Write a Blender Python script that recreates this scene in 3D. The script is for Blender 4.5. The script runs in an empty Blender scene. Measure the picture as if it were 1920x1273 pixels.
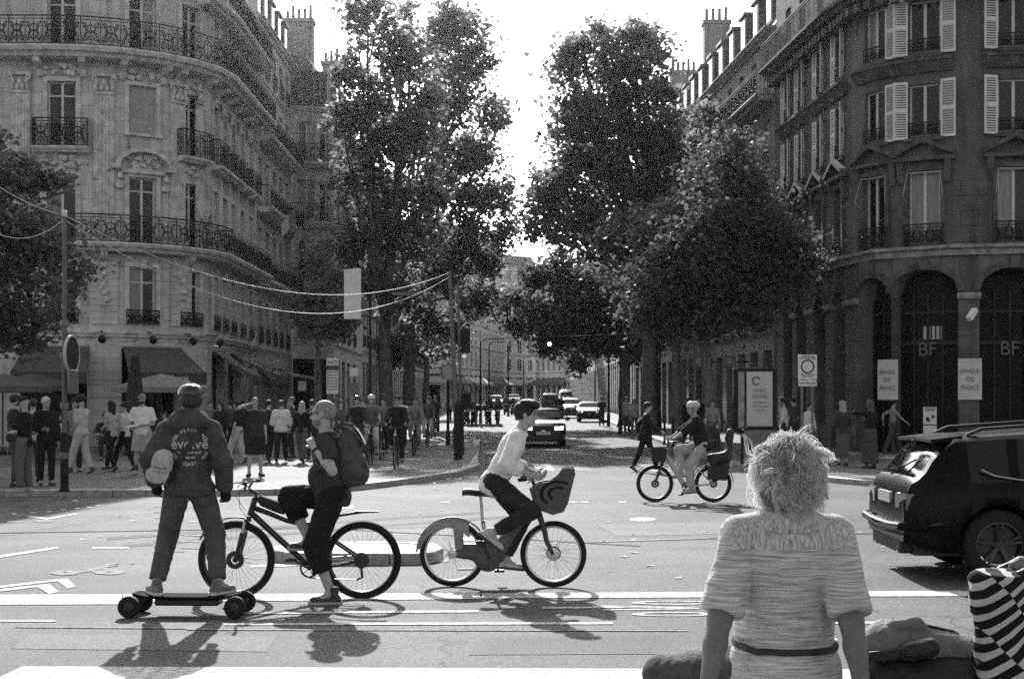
import bpy, math, random
import numpy as np
from mathutils import Vector as V, Matrix, noise

R = math.radians
scene = bpy.context.scene
col = scene.collection
rnd = random.Random(11)

# ------------------------------------------------------------------ camera, sky, sun, exposure
FPX, EYE, CXP, HYP = 2667.0, 1.72, 960.0, 757.0          # focal length in photo pixels, eye height, image centre, horizon row
cam_d = bpy.data.cameras.new('camera'); cam = bpy.data.objects.new('camera', cam_d); col.objects.link(cam)
cam_d.sensor_width = 36.0; cam_d.lens = 36.0 * FPX / 1920.0
cam_d.shift_y = (HYP - 636.5) / 1920.0
cam.location = (0, 0, EYE); cam.rotation_euler = (R(90), 0, 0)
cam_d.clip_start = 0.1; cam_d.clip_end = 6000
scene.camera = cam

SUN_AZ, SUN_EL = -8.0, 31.0                               # degrees right of the view axis, above the horizon
world = bpy.data.worlds.new('World'); scene.world = world; world.use_nodes = True
wn = world.node_tree.nodes; wl = world.node_tree.links; wn.clear()
w_sky = wn.new('ShaderNodeTexSky'); w_sky.sky_type = 'NISHITA'; w_sky.sun_disc = False
w_sky.sun_elevation = R(SUN_EL); w_sky.sun_rotation = R(SUN_AZ); w_sky.dust_density = 3.0
w_bw = wn.new('ShaderNodeRGBToBW'); w_bg = wn.new('ShaderNodeBackground'); w_bg.inputs[1].default_value = 0.135
w_out = wn.new('ShaderNodeOutputWorld')
wl.new(w_sky.outputs[0], w_bw.inputs[0]); wl.new(w_bw.outputs[0], w_bg.inputs[0]); wl.new(w_bg.outputs[0], w_out.inputs[0])

sun_d = bpy.data.lights.new('sun', 'SUN'); sun = bpy.data.objects.new('sun', sun_d); col.objects.link(sun)
sun_d.energy = 4.0; sun_d.angle = R(0.6); sun_d.color = (1, 1, 1)
sdir = V((math.sin(R(SUN_AZ)) * math.cos(R(SUN_EL)), math.cos(R(SUN_AZ)) * math.cos(R(SUN_EL)), math.sin(R(SUN_EL))))
sun.rotation_euler = (-sdir).to_track_quat('-Z', 'Y').to_euler(); sun.location = (0, 0, 60)

vs = scene.view_settings
vs.view_transform = 'Standard'; vs.look = 'None'; vs.exposure = 1.22; vs.gamma = 1.0; vs.use_curve_mapping = False
scene.cycles.use_denoising = False
scene.cycles.max_bounces = 6; scene.cycles.diffuse_bounces = 3; scene.cycles.glossy_bounces = 3
scene.cycles.transmission_bounces = 4; scene.cycles.volume_bounces = 0; scene.cycles.transparent_max_bounces = 6
scene.cycles.sample_clamp_indirect = 4.0
scene.cycles.caustics_reflective = False; scene.cycles.caustics_refractive = False

# ------------------------------------------------------------------ pixels and ground
def gz(y):                                                # the street climbs gently away from the square
    return 0.0 if y < 45 else 0.011 * (y - 45)
def P(px, py, y):                                         # photo pixel at a known distance
    return V(((px - CXP) / FPX * y, y, EYE - (py - HYP) / FPX * y))
def G(px, py, z=0.0):                                     # photo pixel on the ground
    y = 20.0
    for _ in range(60):
        d = max(0.5, (py - HYP))
        yn = FPX * (EYE - z - gz(y)) / d
        y = 0.5 * y + 0.5 * max(4, min(400, yn))
    return V(((px - CXP) / FPX * y, y, gz(y) + z))

# ------------------------------------------------------------------ materials
MATS = {}
def M(name, c, r=0.75, var=0.0, sc=6.0, bump=0.0, bsc=60.0, metal=0.0, coat=0.0, spec=0.4, coord='Object', detail=5.0, stretch=None):
    if name in MATS: return MATS[name]
    m = bpy.data.materials.new(name); m.use_nodes = True; MATS[name] = m
    nt = m.node_tree; n, l = nt.nodes, nt.links
    b = n['Principled BSDF']
    b.inputs['Base Color'].default_value = (c, c, c, 1); b.inputs['Roughness'].default_value = r
    b.inputs['Metallic'].default_value = metal; b.inputs['Coat Weight'].default_value = coat
    b.inputs['Coat Roughness'].default_value = 0.05
    b.inputs['Specular IOR Level'].default_value = spec
    if var or bump:
        tc = n.new('ShaderNodeTexCoord'); src = tc.outputs[coord]
        if stretch:
            mp = n.new('ShaderNodeMapping'); mp.inputs['Scale'].default_value = stretch
            l.new(src, mp.inputs[0]); src = mp.outputs[0]
    if var:
        t = n.new('ShaderNodeTexNoise'); t.inputs['Scale'].default_value = sc; t.inputs['Detail'].default_value = detail
        l.new(src, t.inputs['Vector'])
        mr = n.new('ShaderNodeMapRange'); mr.inputs[1].default_value = 0.3; mr.inputs[2].default_value = 0.7
        mr.inputs[3].default_value = max(0.0, c * (1 - var)); mr.inputs[4].default_value = min(1.0, c * (1 + var))
        l.new(t.outputs['Fac'], mr.inputs[0]); l.new(mr.outputs[0], b.inputs['Base Color'])
    if bump:
        t2 = n.new('ShaderNodeTexNoise'); t2.inputs['Scale'].default_value = bsc; t2.inputs['Detail'].default_value = 4
        l.new(src, t2.inputs['Vector'])
        bp = n.new('ShaderNodeBump'); bp.inputs['Strength'].default_value = bump; bp.inputs['Distance'].default_value = 0.02
        l.new(t2.outputs['Fac'], bp.inputs['Height']); l.new(bp.outputs[0], b.inputs['Normal'])
    return m

def stone_mat(name, c, bw=1.1, bh=0.42, var=0.25, joint=0.55, stain=0.5, bump=0.6):
    """ashlar: fine joints in (s, z) uv, blotches, weather streaks"""
    if name in MATS: return MATS[name]
    m = M(name, c, 0.85)
    nt = m.node_tree; n, l = nt.nodes, nt.links; b = n['Principled BSDF']
    uv = n.new('ShaderNodeUVMap'); tc = n.new('ShaderNodeTexCoord')
    br = n.new('ShaderNodeTexBrick'); br.inputs['Scale'].default_value = 1.0
    br.inputs['Brick Width'].default_value = bw; br.inputs['Row Height'].default_value = bh
    br.inputs['Mortar Size'].default_value = 0.012; br.inputs['Mortar Smooth'].default_value = 0.3
    for i, v in ((0, c * 0.9), (1, c * 1.12), (2, c * joint)):
        br.inputs[i + 1].default_value = (v, v, v, 1)
    l.new(uv.outputs[0], br.inputs['Vector'])
    t = n.new('ShaderNodeTexNoise'); t.inputs['Scale'].default_value = 0.8; t.inputs['Detail'].default_value = 9; t.inputs['Roughness'].default_value = 0.65
    l.new(tc.outputs['Object'], t.inputs['Vector'])
    mr = n.new('ShaderNodeMapRange'); mr.inputs[1].default_value = 0.3; mr.inputs[2].default_value = 0.7
    mr.inputs[3].default_value = 1 - var; mr.inputs[4].default_value = 1 + var; l.new(t.outputs['Fac'], mr.inputs[0])
    mp = n.new('ShaderNodeMapping'); mp.inputs['Scale'].default_value = (4, 4, 0.25); l.new(tc.outputs['Object'], mp.inputs[0])
    t3 = n.new('ShaderNodeTexNoise'); t3.inputs['Scale'].default_value = 1.0; t3.inputs['Detail'].default_value = 6
    l.new(mp.outputs[0], t3.inputs['Vector'])
    mr3 = n.new('ShaderNodeMapRange'); mr3.inputs[1].default_value = 0.5; mr3.inputs[2].default_value = 0.75
    mr3.inputs[3].default_value = 1.0; mr3.inputs[4].default_value = 1 - stain; l.new(t3.outputs['Fac'], mr3.inputs[0])
    mu = n.new('ShaderNodeMath'); mu.operation = 'MULTIPLY'; l.new(mr.outputs[0], mu.inputs[0]); l.new(mr3.outputs[0], mu.inputs[1])
    mx = n.new('ShaderNodeMix'); mx.data_type = 'RGBA'; mx.blend_type = 'MULTIPLY'; mx.inputs[0].default_value = 1.0
    l.new(br.outputs['Color'], mx.inputs[6]); l.new(mu.outputs[0], mx.inputs[7]); l.new(mx.outputs[2], b.inputs['Base Color'])
    t2 = n.new('ShaderNodeTexNoise'); t2.inputs['Scale'].default_value = 14; t2.inputs['Detail'].default_value = 6
    l.new(tc.outputs['Object'], t2.inputs['Vector'])
    ad = n.new('ShaderNodeMath'); ad.operation = 'MULTIPLY_ADD'; ad.inputs[1].default_value = -0.8
    l.new(br.outputs['Fac'], ad.inputs[0]); l.new(t2.outputs['Fac'], ad.inputs[2])
    bp = n.new('ShaderNodeBump'); bp.inputs['Strength'].default_value = bump; bp.inputs['Distance'].default_value = 0.03
    l.new(ad.outputs[0], bp.inputs['Height']); l.new(bp.outputs[0], b.inputs['Normal'])
    return m

# ------------------------------------------------------------------ objects
ORG = {}
def tag(o, label=None, cat=None, group=None, kind=None):
    if label: o['label'] = label
    if cat: o['category'] = cat
    if group: o['group'] = group
    if kind: o['kind'] = kind
    return o
def thing(name, label, cat, loc=(0, 0, 0), yaw=0.0, group=None):
    o = bpy.data.objects.new(name, None); col.objects.link(o); o.empty_display_size = 0.2
    o.location = loc; o.rotation_euler = (0, 0, yaw); ORG[o.name] = V(loc)
    return tag(o, label, cat, group)
def link_mesh(name, me, mats, parent=None, label=None):
    o = bpy.data.objects.new(name, me); col.objects.link(o)
    for m in (mats if isinstance(mats, (list, tuple)) else [mats]): me.materials.append(m)
    if parent is not None:
        o.parent = parent; ORG[o.name] = ORG.get(parent.name, V((0, 0, 0)))
    else: ORG[o.name] = V((0, 0, 0))
    if label: o['label'] = label
    return o
def copy_part(src, parent, loc=(0, 0, 0), rot=(0, 0, 0), scale=(1, 1, 1)):
    o = src.copy(); col.objects.link(o); o.parent = parent; o.location = loc; o.rotation_euler = rot; o.scale = scale
    ORG[o.name] = ORG.get(parent.name, V((0, 0, 0)))
    return o
def copy_tree(src, parent=None):
    c = src.copy(); col.objects.link(c); c.parent = parent
    for ch in list(src.children): copy_tree(ch, c)
    return c

def frame_from(d, up=V((0, 0, 1))):
    d = d.normalized()
    if abs(d.dot(up)) > 0.98: up = V((1, 0, 0))
    x = up.cross(d).normalized(); y = d.cross(x)
    return x, y

class MB:
    def __init__(s): s.v, s.f, s.m, s.uv, s.cm = [], [], [], {}, 0
    def add(s, vs_, fs, uv=None):
        o = len(s.v); s.v.extend(vs_); s.f.extend([tuple(i + o for i in f) for f in fs]); s.m.extend([s.cm] * len(fs))
        if uv:
            for i, t in enumerate(uv): s.uv[o + i] = t
        return o
    def box(s, x0, x1, y0, y1, z0, z1):
        s.add([V((x, y, z)) for z in (z0, z1) for y in (y0, y1) for x in (x0, x1)],
              [(0, 2, 3, 1), (4, 5, 7, 6), (0, 1, 5, 4), (2, 6, 7, 3), (0, 4, 6, 2), (1, 3, 7, 5)])
    def obox(s, c, h, ax):                                # centre, half sizes, three axes
        c = V(c)
        s.add([c + ax[0] * (h[0] * a) + ax[1] * (h[1] * b) + ax[2] * (h[2] * d) for d in (-1, 1) for b in (-1, 1) for a in (-1, 1)],
              [(0, 2, 3, 1), (4, 5, 7, 6), (0, 1, 5, 4), (2, 6, 7, 3), (0, 4, 6, 2), (1, 3, 7, 5)])
    def bar(s, a, b, w, h, up=V((0, 0, 1))):
        a, b = V(a), V(b); d = b - a; x, y = frame_from(d, up)
        s.obox((a + b) / 2, (w / 2, h / 2, d.length / 2), (x, y, d.normalized()))
    def loft(s, rings, closed=True, cap=True):
        n = len(rings[0]); o = len(s.v); vs_ = [V(p) for r in rings for p in r]; fs = []
        for i in range(len(rings) - 1):
            for j in range(n if closed else n - 1):
                k = (j + 1) % n
                fs.append((i * n + j, i * n + k, (i + 1) * n + k, (i + 1) * n + j))
        if cap:
            fs.append(tuple(range(n - 1, -1, -1))); fs.append(tuple((len(rings) - 1) * n + j for j in range(n)))
        s.add(vs_, fs)
    def tube(s, pts, r, n=8, closed=False, cap=True):
        pts = [V(p) for p in pts]; N = len(pts)
        rr = r if isinstance(r, (list, tuple)) else [r] * N
        rings = []; px = None
        for i, p in enumerate(pts):
            a = pts[(i - 1) % N] if (i > 0 or closed) else p
            b = pts[(i + 1) % N] if (i < N - 1 or closed) else p
            d = (b - a)
            if d.length < 1e-9: d = V((0, 0, 1))
            d.normalize()
            if px is None: x, y = frame_from(d)
            else:
                x = px - d * px.dot(d)
                x = x.normalized() if x.length > 1e-6 else frame_from(d)[0]
                y = d.cross(x)
            px = x
            rings.append([p + (x * math.cos(2 * math.pi * k / n) + y * math.sin(2 * math.pi * k / n)) * rr[i] for k in range(n)])
        if closed: rings.append(rings[0])
        s.loft(rings, True, cap and not closed)
    def rev(s, prof, c=(0, 0, 0), ax=(0, 0, 1), n=16, a0=0.0, a1=2 * math.pi, cap=False):   # prof: (radius, along)
        c = V(c); ax = V(ax).normalized(); x, y = frame_from(ax); full = abs(a1 - a0 - 2 * math.pi) < 1e-6
        m = n if full else n + 1
        rings = [[c + ax * h + (x * math.cos(a0 + (a1 - a0) * k / n) + y * math.sin(a0 + (a1 - a0) * k / n)) * rad for k in range(m)] for rad, h in prof]
        s.loft(rings, full, cap)
    def ell(s, c, r, n=10, ax=None):
        c = V(c); r = (r, r, r) if not isinstance(r, (tuple, list)) else r
        ax = ax or (V((1, 0, 0)), V((0, 1, 0)), V((0, 0, 1))); k = max(4, n // 2)
        rings = []
        for i in range(k + 1):
            t = math.pi * (0.001 + 0.998 * i / k); rings.append([c + ax[0] * (r[0] * math.sin(t) * math.cos(2 * math.pi * j / n)) +
                ax[1] * (r[1] * math.sin(t) * math.sin(2 * math.pi * j / n)) - ax[2] * (r[2] * math.cos(t)) for j in range(n)])
        s.loft(rings)
    def prism(s, poly, ext):
        n = len(poly); a = [V(p) for p in poly]; e = V(ext)
        s.add(a + [p + e for p in a], [tuple(range(n - 1, -1, -1)), tuple(range(n, 2 * n))] + [(i, (i + 1) % n, n + (i + 1) % n, n + i) for i in range(n)])
    def build(s, name, mats, parent=None, smooth=True, ang=35, world=False, label=None, bevel=0, recalc=True):
        if world and parent is not None:
            o = ORG.get(parent.name, V((0, 0, 0))); vv = [tuple(p - o) for p in s.v]
        else: vv = [tuple(p) for p in s.v]
        me = bpy.data.meshes.new(name); me.from_pydata(vv, [], s.f)
        if any(s.m): me.polygons.foreach_set('material_index', s.m)
        if s.uv:
            ul = me.uv_layers.new(name='UVMap'); li = np.zeros(len(me.loops), dtype=np.int32); me.loops.foreach_get('vertex_index', li)
            arr = np.zeros((len(s.v), 2), dtype=np.float32)
            for k, t in s.uv.items(): arr[k] = t
            ul.data.foreach_set('uv', arr[li].ravel())
        if recalc:
            import bmesh
            bm = bmesh.new(); bm.from_mesh(me); bmesh.ops.recalc_face_normals(bm, faces=bm.faces); bm.to_mesh(me); bm.free()
        if smooth:
            me.polygons.foreach_set('use_smooth', [True] * len(me.polygons)); me.set_sharp_from_angle(angle=R(ang))
        ob = link_mesh(name, me, mats, parent, label)
        if bevel:
            bv = ob.modifiers.new('bevel', 'BEVEL'); bv.width = bevel; bv.segments = 2; bv.limit_method = 'ANGLE'
        return ob

def text_mesh(name, txt, mat, size, origin, xax, yax, parent, depth=0.004, align='CENTER', world=True, maxw=None, bold=0.0):
    cu = bpy.data.curves.new('t', 'FONT'); cu.body = txt; cu.size = size; cu.align_x = align; cu.align_y = 'CENTER'; cu.extrude = depth; cu.resolution_u = 3; cu.offset = bold
    o = bpy.data.objects.new('t', cu); col.objects.link(o)
    dg = bpy.context.evaluated_depsgraph_get(); me = bpy.data.meshes.new_from_object(o.evaluated_get(dg))
    bpy.data.objects.remove(o); bpy.data.curves.remove(cu)
    xax = V(xax).normalized(); yax = V(yax).normalized(); zax = xax.cross(yax)
    org = V(origin) - (ORG.get(parent.name, V((0, 0, 0))) if world else V((0, 0, 0)))
    k = 1.0
    if maxw and len(me.vertices):
        xs = [v.co.x for v in me.vertices]; k = min(1.0, maxw / max(1e-6, max(xs) - min(xs)))
    for v in me.vertices: c = v.co.copy(); v.co = org + xax * (c.x * k) + yax * c.y + zax * c.z
    me.materials.clear()
    return link_mesh(name, me, mat, parent)

# ------------------------------------------------------------------ implicit surfaces (bodies, garments, soft things)
def sdf(prims, vox, k=0.03, cuts=(), subs=(), smooth=1):
    """prims: ('c', a, b, ra, rb) tapered capsule | ('e', centre, radii, axes or None); a trailing number overrides k"""
    def bb(p):
        if p[0] == 'x': return bb(p[1])
        if p[0] == 'c':
            r = max(p[3], p[4]); a, b = np.array(p[1]), np.array(p[2]); return np.minimum(a, b) - r, np.maximum(a, b) + r
        r = max(p[2]); c = np.array(p[1]); return c - r, c + r
    lo = np.min([bb(p)[0] for p in prims], axis=0) - 3 * vox; hi = np.max([bb(p)[1] for p in prims], axis=0) + 3 * vox
    n = np.ceil((hi - lo) / vox).astype(int) + 1
    Fd = np.full(n, 0.3, dtype=np.float32)
    axs = [lo[i] + vox * np.arange(n[i]) for i in range(3)]
    def dist(p, X, Y, Z):
        if p[0] == 'x':                                   # primitive cut by a plane of its own
            pt, nn = p[2], p[3]; return np.maximum(dist(p[1], X, Y, Z), (X - pt[0]) * nn[0] + (Y - pt[1]) * nn[1] + (Z - pt[2]) * nn[2])
        if p[0] == 'c':
            a = np.array(p[1], float); b = np.array(p[2], float); ab = b - a; L = max(1e-9, ab.dot(ab))
            t = np.clip(((X - a[0]) * ab[0] + (Y - a[1]) * ab[1] + (Z - a[2]) * ab[2]) / L, 0, 1)
            return np.sqrt((X - a[0] - t * ab[0]) ** 2 + (Y - a[1] - t * ab[1]) ** 2 + (Z - a[2] - t * ab[2]) ** 2) - (p[3] + (p[4] - p[3]) * t)
        c = p[1]; ax = p[3] or ((1, 0, 0), (0, 1, 0), (0, 0, 1)); r = p[2]; q = 0
        for i in range(3):
            q = q + (((X - c[0]) * ax[i][0] + (Y - c[1]) * ax[i][1] + (Z - c[2]) * ax[i][2]) / r[i]) ** 2
        return (np.sqrt(q) - 1) * min(r)
    def sub(p, kk):
        l, h = bb(p); mg = 2.5 * vox + kk * 2
        i0 = np.clip(np.floor((l - mg - lo) / vox).astype(int), 0, n); i1 = np.clip(np.ceil((h + mg - lo) / vox).astype(int) + 1, 0, n)
        sl = tuple(slice(a, b) for a, b in zip(i0, i1))
        X = axs[0][sl[0]][:, None, None]; Y = axs[1][sl[1]][None, :, None]; Z = axs[2][sl[2]][None, None, :]
        return sl, X, Y, Z
    for p in prims:
        kk = (p[4] if len(p) > 4 else k * .6) if p[0] == 'x' else (p[-1] if (len(p) > 5 if p[0] == 'c' else len(p) > 4) else k)
        sl, X, Y, Z = sub(p, kk); d = dist(p, X, Y, Z); f = Fd[sl]
        h = np.clip(0.5 + 0.5 * (f - d) / kk, 0, 1); Fd[sl] = f * (1 - h) + d * h - kk * h * (1 - h)
    for p in subs:
        kk = p[-1] if (len(p) > 5 if p[0] == 'c' else len(p) > 4) else k * 0.5
        sl, X, Y, Z = sub(p, kk); d = -dist(p, X, Y, Z); f = Fd[sl]
        h = np.clip(0.5 - 0.5 * (f - d) / kk, 0, 1); Fd[sl] = f * (1 - h) + d * h + kk * h * (1 - h)
    X = axs[0][:, None, None]; Y = axs[1][None, :, None]; Z = axs[2][None, None, :]
    for pt, nn, rad in cuts:
        pl = (X - pt[0]) * nn[0] + (Y - pt[1]) * nn[1] + (Z - pt[2]) * nn[2]
        ms = ((X - pt[0]) ** 2 + (Y - pt[1]) ** 2 + (Z - pt[2]) ** 2) < rad * rad
        Fd = np.where(ms, np.maximum(Fd, pl), Fd)
    return nets(Fd, lo, vox, smooth)

def nets(Fd, lo, vox, smooth=1):
    n = np.array(Fd.shape); cn = n - 1
    acc = np.zeros(tuple(cn) + (3,), dtype=np.float32); cnt = np.zeros(tuple(cn), dtype=np.float32)
    neg = Fd < 0
    corners = [(i, j, k) for i in (0, 1) for j in (0, 1) for k in (0, 1)]
    def sl(c): return tuple(slice(c[i], cn[i] + c[i]) for i in range(3))
    for a in corners:
        for axn in range(3):
            if a[axn]: continue
            b = list(a); b[axn] = 1
            fa, fb = Fd[sl(a)], Fd[sl(b)]; cr = neg[sl(a)] != neg[sl(b)]
            t = np.where(cr, fa / np.where(cr, fa - fb, 1), 0)
            for i in range(3):
                acc[..., i] += np.where(cr, a[i] + (t if i == axn else 0), 0)
            cnt += cr
    act = cnt > 0; idx = -np.ones(tuple(cn), dtype=np.int64); idx[act] = np.arange(act.sum())
    ci = np.argwhere(act); vv = lo + vox * (ci + acc[act] / cnt[act][:, None])
    faces = []
    for axn in range(3):
        o1, o2 = (axn + 1) % 3, (axn + 2) % 3
        sa = [slice(1, -1)] * 3; sb = [slice(1, -1)] * 3; sa[axn] = slice(0, -1); sb[axn] = slice(1, None)
        A, B = neg[tuple(sa)], neg[tuple(sb)]; e = np.argwhere(A != B)
        if not len(e): continue
        g = e.copy(); g[:, o1] += 1; g[:, o2] += 1
        inside = A[tuple(e.T)]
        q = []
        for d1, d2 in ((-1, -1), (0, -1), (0, 0), (-1, 0)):
            c = g.copy(); c[:, o1] += d1; c[:, o2] += d2; q.append(idx[tuple(c.T)])
        q = np.stack(q, 1); q[~inside] = q[~inside][:, ::-1]; faces.append(q)
    fs = np.concatenate(faces) if faces else np.zeros((0, 4), dtype=np.int64)
    for _ in range(smooth):
        s_ = np.zeros_like(vv); c_ = np.zeros(len(vv))
        for i in range(4):
            a, b = fs[:, i], fs[:, (i + 1) % 4]
            np.add.at(s_, a, vv[b]); np.add.at(c_, a, 1)
        vv = np.where(c_[:, None] > 0, vv * 0.45 + 0.55 * s_ / np.maximum(c_, 1)[:, None], vv)
    return vv, fs

def vnormals(vv, fs):
    d = np.cross(vv[fs[:, 2]] - vv[fs[:, 0]], vv[fs[:, 3]] - vv[fs[:, 1]]); nn = np.zeros_like(vv)
    for i in range(4): np.add.at(nn, fs[:, i], d)
    return nn / np.maximum(np.linalg.norm(nn, axis=1), 1e-9)[:, None]
def wrinkle(vv, fs, amp, fr, seed=0.0):                   # fr: frequency per axis
    nn = vnormals(vv, fs); o = V((seed, seed * 1.7, seed * 0.3))
    d = np.array([(1 - 3.0 * abs(noise.noise(V((p[0] * fr[0] + p[2] * fr[0] * .5, p[1] * fr[1], p[2] * fr[2])) + o))) * .6 + (1 - 3.0 * abs(noise.noise(V((p[0] * fr[0] * 2.3 - p[2] * fr[0], p[1] * fr[1] * 2.3, p[2] * fr[2] * 2.3)) + o))) * .4 for p in vv])
    return vv + nn * (d * amp)[:, None]
def np_obj(name, vv, fs, mat, parent=None, label=None, extra=None):
    me = bpy.data.meshes.new(name); v = vv.tolist(); f = fs.tolist()
    if extra is not None:
        o = len(v); v += [tuple(p) for p in extra.v]; f += [tuple(i + o for i in q) for q in extra.f]
    me.from_pydata(v, [], f); me.polygons.foreach_set('use_smooth', [True] * len(me.polygons))
    return link_mesh(name, me, mat, parent, label)
# ------------------------------------------------------------------ paths that walls, kerbs and rails follow
class Path:
    def __init__(s, pts):
        s.p = [V((p[0], p[1])) for p in pts]; s.s = [0.0]
        for a, b in zip(s.p, s.p[1:]): s.s.append(s.s[-1] + (b - a).length)
        s.L = s.s[-1]; seg = [(b - a).normalized() for a, b in zip(s.p, s.p[1:])]
        s.t = [seg[0]] + [(a + b).normalized() for a, b in zip(seg, seg[1:])] + [seg[-1]]
    def at(s, x):
        x0 = min(max(x, 0), s.L); i = 0
        while i < len(s.s) - 2 and s.s[i + 1] < x0: i += 1
        k = (x0 - s.s[i]) / max(1e-9, s.s[i + 1] - s.s[i]); t = (s.t[i] * (1 - k) + s.t[i + 1] * k).normalized()
        return s.p[i] * (1 - k) + s.p[i + 1] * k + t * (x - x0), t
    def P(s, x, d, z):
        p, t = s.at(x); return V((p.x + t.y * d, p.y - t.x * d, z))
    def T(s, x): t = s.at(x)[1]; return V((t.x, t.y, 0))
    def N(s, x): t = s.at(x)[1]; return V((t.y, -t.x, 0))
    def px(s, px, d=0.0, lo=None, hi=None):               # s whose point projects to that photo column
        best, bs = 1e9, 0
        lo = 0 if lo is None else lo; hi = s.L if hi is None else hi
        for i in range(801):
            x = lo + (hi - lo) * i / 800; q = s.P(x, d, 0); e = abs(q.x / q.y * FPX + CXP - px)
            if e < best: best, bs = e, x
        return bs
    def segs(s, a, b):
        ta, tb = s.at(a)[1], s.at(b)[1]
        mids = [s.at(a + (b - a) * i / 6)[1] for i in range(7)]
        tot = sum(math.acos(max(-1, min(1, u.dot(v)))) for u, v in zip(mids, mids[1:]))
        return max(1, int(tot / R(7) + 0.9))
def arc_pts(cx, cy, a, b, t0, t1, n): return [(cx + a * math.cos(R(t0 + (t1 - t0) * i / n)), cy + b * math.sin(R(t0 + (t1 - t0) * i / n))) for i in range(n + 1)]

def fbox(mb, pt, s0, s1, d0, d1, z0, z1, zf=None):
    """box that follows a path; d is outward from it"""
    n = pt.segs(s0, s1); rings = []; uvs = []
    for i in range(n + 1):
        s_ = s0 + (s1 - s0) * i / n; q = pt.P(s_, 0, 0); dz = zf(q) if zf else 0
        rings.append([pt.P(s_, d0, z0 + dz), pt.P(s_, d1, z0 + dz), pt.P(s_, d1, z1 + dz), pt.P(s_, d0, z1 + dz)])
        uvs += [(s_, z0), (s_, z0), (s_, z1), (s_, z1)]
    o = len(mb.v); mb.loft(rings)
    for i, t in enumerate(uvs): mb.uv[o + i] = t
def fmold(mb, pt, s0, s1, prof, n=None):
    """moulding: profile of (d, z) swept along the path"""
    n = n or pt.segs(s0, s1); rings = []; o = len(mb.v)
    for i in range(n + 1):
        s_ = s0 + (s1 - s0) * i / n; rings.append([pt.P(s_, d, z) for d, z in prof])
    mb.loft(rings)
    for i in range(n + 1):
        for j, (d, z) in enumerate(prof): mb.uv[o + i * len(prof) + j] = (s0 + (s1 - s0) * i / n, z)

# ------------------------------------------------------------------ ground
def asphalt(name, c, r=0.5, grain=0.5, patch=0.3, cracks=True, spec=0.5):
    m = M(name, c, r, spec=spec); nt = m.node_tree; n, l = nt.nodes, nt.links; b = n['Principled BSDF']
    tc = n.new('ShaderNodeTexCoord'); co = tc.outputs['Object']
    def nz(sc, det, a0, a1, lo=0.3, hi=0.7, src=co, rough=0.6):
        t = n.new('ShaderNodeTexNoise'); t.inputs['Scale'].default_value = sc; t.inputs['Detail'].default_value = det; t.inputs['Roughness'].default_value = rough
        l.new(src, t.inputs['Vector']); mr = n.new('ShaderNodeMapRange')
        mr.inputs[1].default_value = lo; mr.inputs[2].default_value = hi; mr.inputs[3].default_value = a0; mr.inputs[4].default_value = a1
        l.new(t.outputs['Fac'], mr.inputs[0]); return mr.outputs[0], t.outputs['Fac']
    def mul(a, b_): k = n.new('ShaderNodeMath'); k.operation = 'MULTIPLY'; l.new(a, k.inputs[0]); l.new(b_, k.inputs[1]); return k.outputs[0]
    g, graw = nz(55, 3, 1 - grain, 1 + grain); g2, _ = nz(16, 3, 1 - grain * 0.35, 1 + grain * 0.35)
    p, _ = nz(0.35, 6, 1 - patch, 1 + patch)
    mp = n.new('ShaderNodeMapping'); mp.inputs['Scale'].default_value = (0.12, 1.4, 1); l.new(co, mp.inputs[0])
    st, _ = nz(1.0, 5, 0.8, 1.2, 0.3, 0.7, mp.outputs[0])
    f = mul(mul(mul(g, p), g2), st)
    if cracks:
        vo = n.new('ShaderNodeTexVoronoi'); vo.feature = 'DISTANCE_TO_EDGE'; vo.inputs['Scale'].default_value = 0.22
        wv = n.new('ShaderNodeVectorMath'); wv.operation = 'ADD'; tn = n.new('ShaderNodeTexNoise'); tn.inputs['Scale'].default_value = 1.3; tn.inputs['Detail'].default_value = 5
        l.new(co, tn.inputs['Vector']); l.new(co, wv.inputs[0]); l.new(tn.outputs['Color'], wv.inputs[1]); l.new(wv.outputs[0], vo.inputs['Vector'])
        cm = n.new('ShaderNodeMapRange'); cm.inputs[1].default_value = 0.0; cm.inputs[2].default_value = 0.006; cm.inputs[3].default_value = 0.35; cm.inputs[4].default_value = 1
        l.new(vo.outputs['Distance'], cm.inputs[0]); f = mul(f, cm.outputs[0])
    k = n.new('ShaderNodeMath'); k.operation = 'MULTIPLY'; k.inputs[1].default_value = c; l.new(f, k.inputs[0]); l.new(k.outputs[0], b.inputs['Base Color'])
    bp = n.new('ShaderNodeBump'); bp.inputs['Strength'].default_value = 0.5; bp.inputs['Distance'].default_value = 0.012
    l.new(graw, bp.inputs['Height']); l.new(bp.outputs[0], b.inputs['Normal'])
    return m
m_road = asphalt('asphalt', 0.082, 0.8, 0.95, 0.35, spec=.11)
m_pave = asphalt('pavement_asphalt', 0.14, 0.8, 0.5, 0.25, spec=.13)
m_gran = M('kerb_granite', 0.3, 0.7, 0.35, 9, 0.4, 90)
m_isle = M('island_concrete', 0.34, 0.8, 0.25, 5, 0.4, 70)

mb = MB(); ys = [-60, -10, 0, 10, 20, 30, 40, 45] + [50 + 25 * i for i in range(13)] + [500, 900, 1500, 2600]
xs = [-1500, -300, -60, -20, -8, 0, 8, 20, 60, 300, 1500]
zg = lambda y: gz(min(y, 420))
mb.add([V((x, y, zg(y))) for y in ys for x in xs], [(j * len(xs) + i, j * len(xs) + i + 1, (j + 1) * len(xs) + i + 1, (j + 1) * len(xs) + i) for j in range(len(ys) - 1) for i in range(len(xs) - 1)])
tag(mb.build('ground', m_road), kind='structure')

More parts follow.
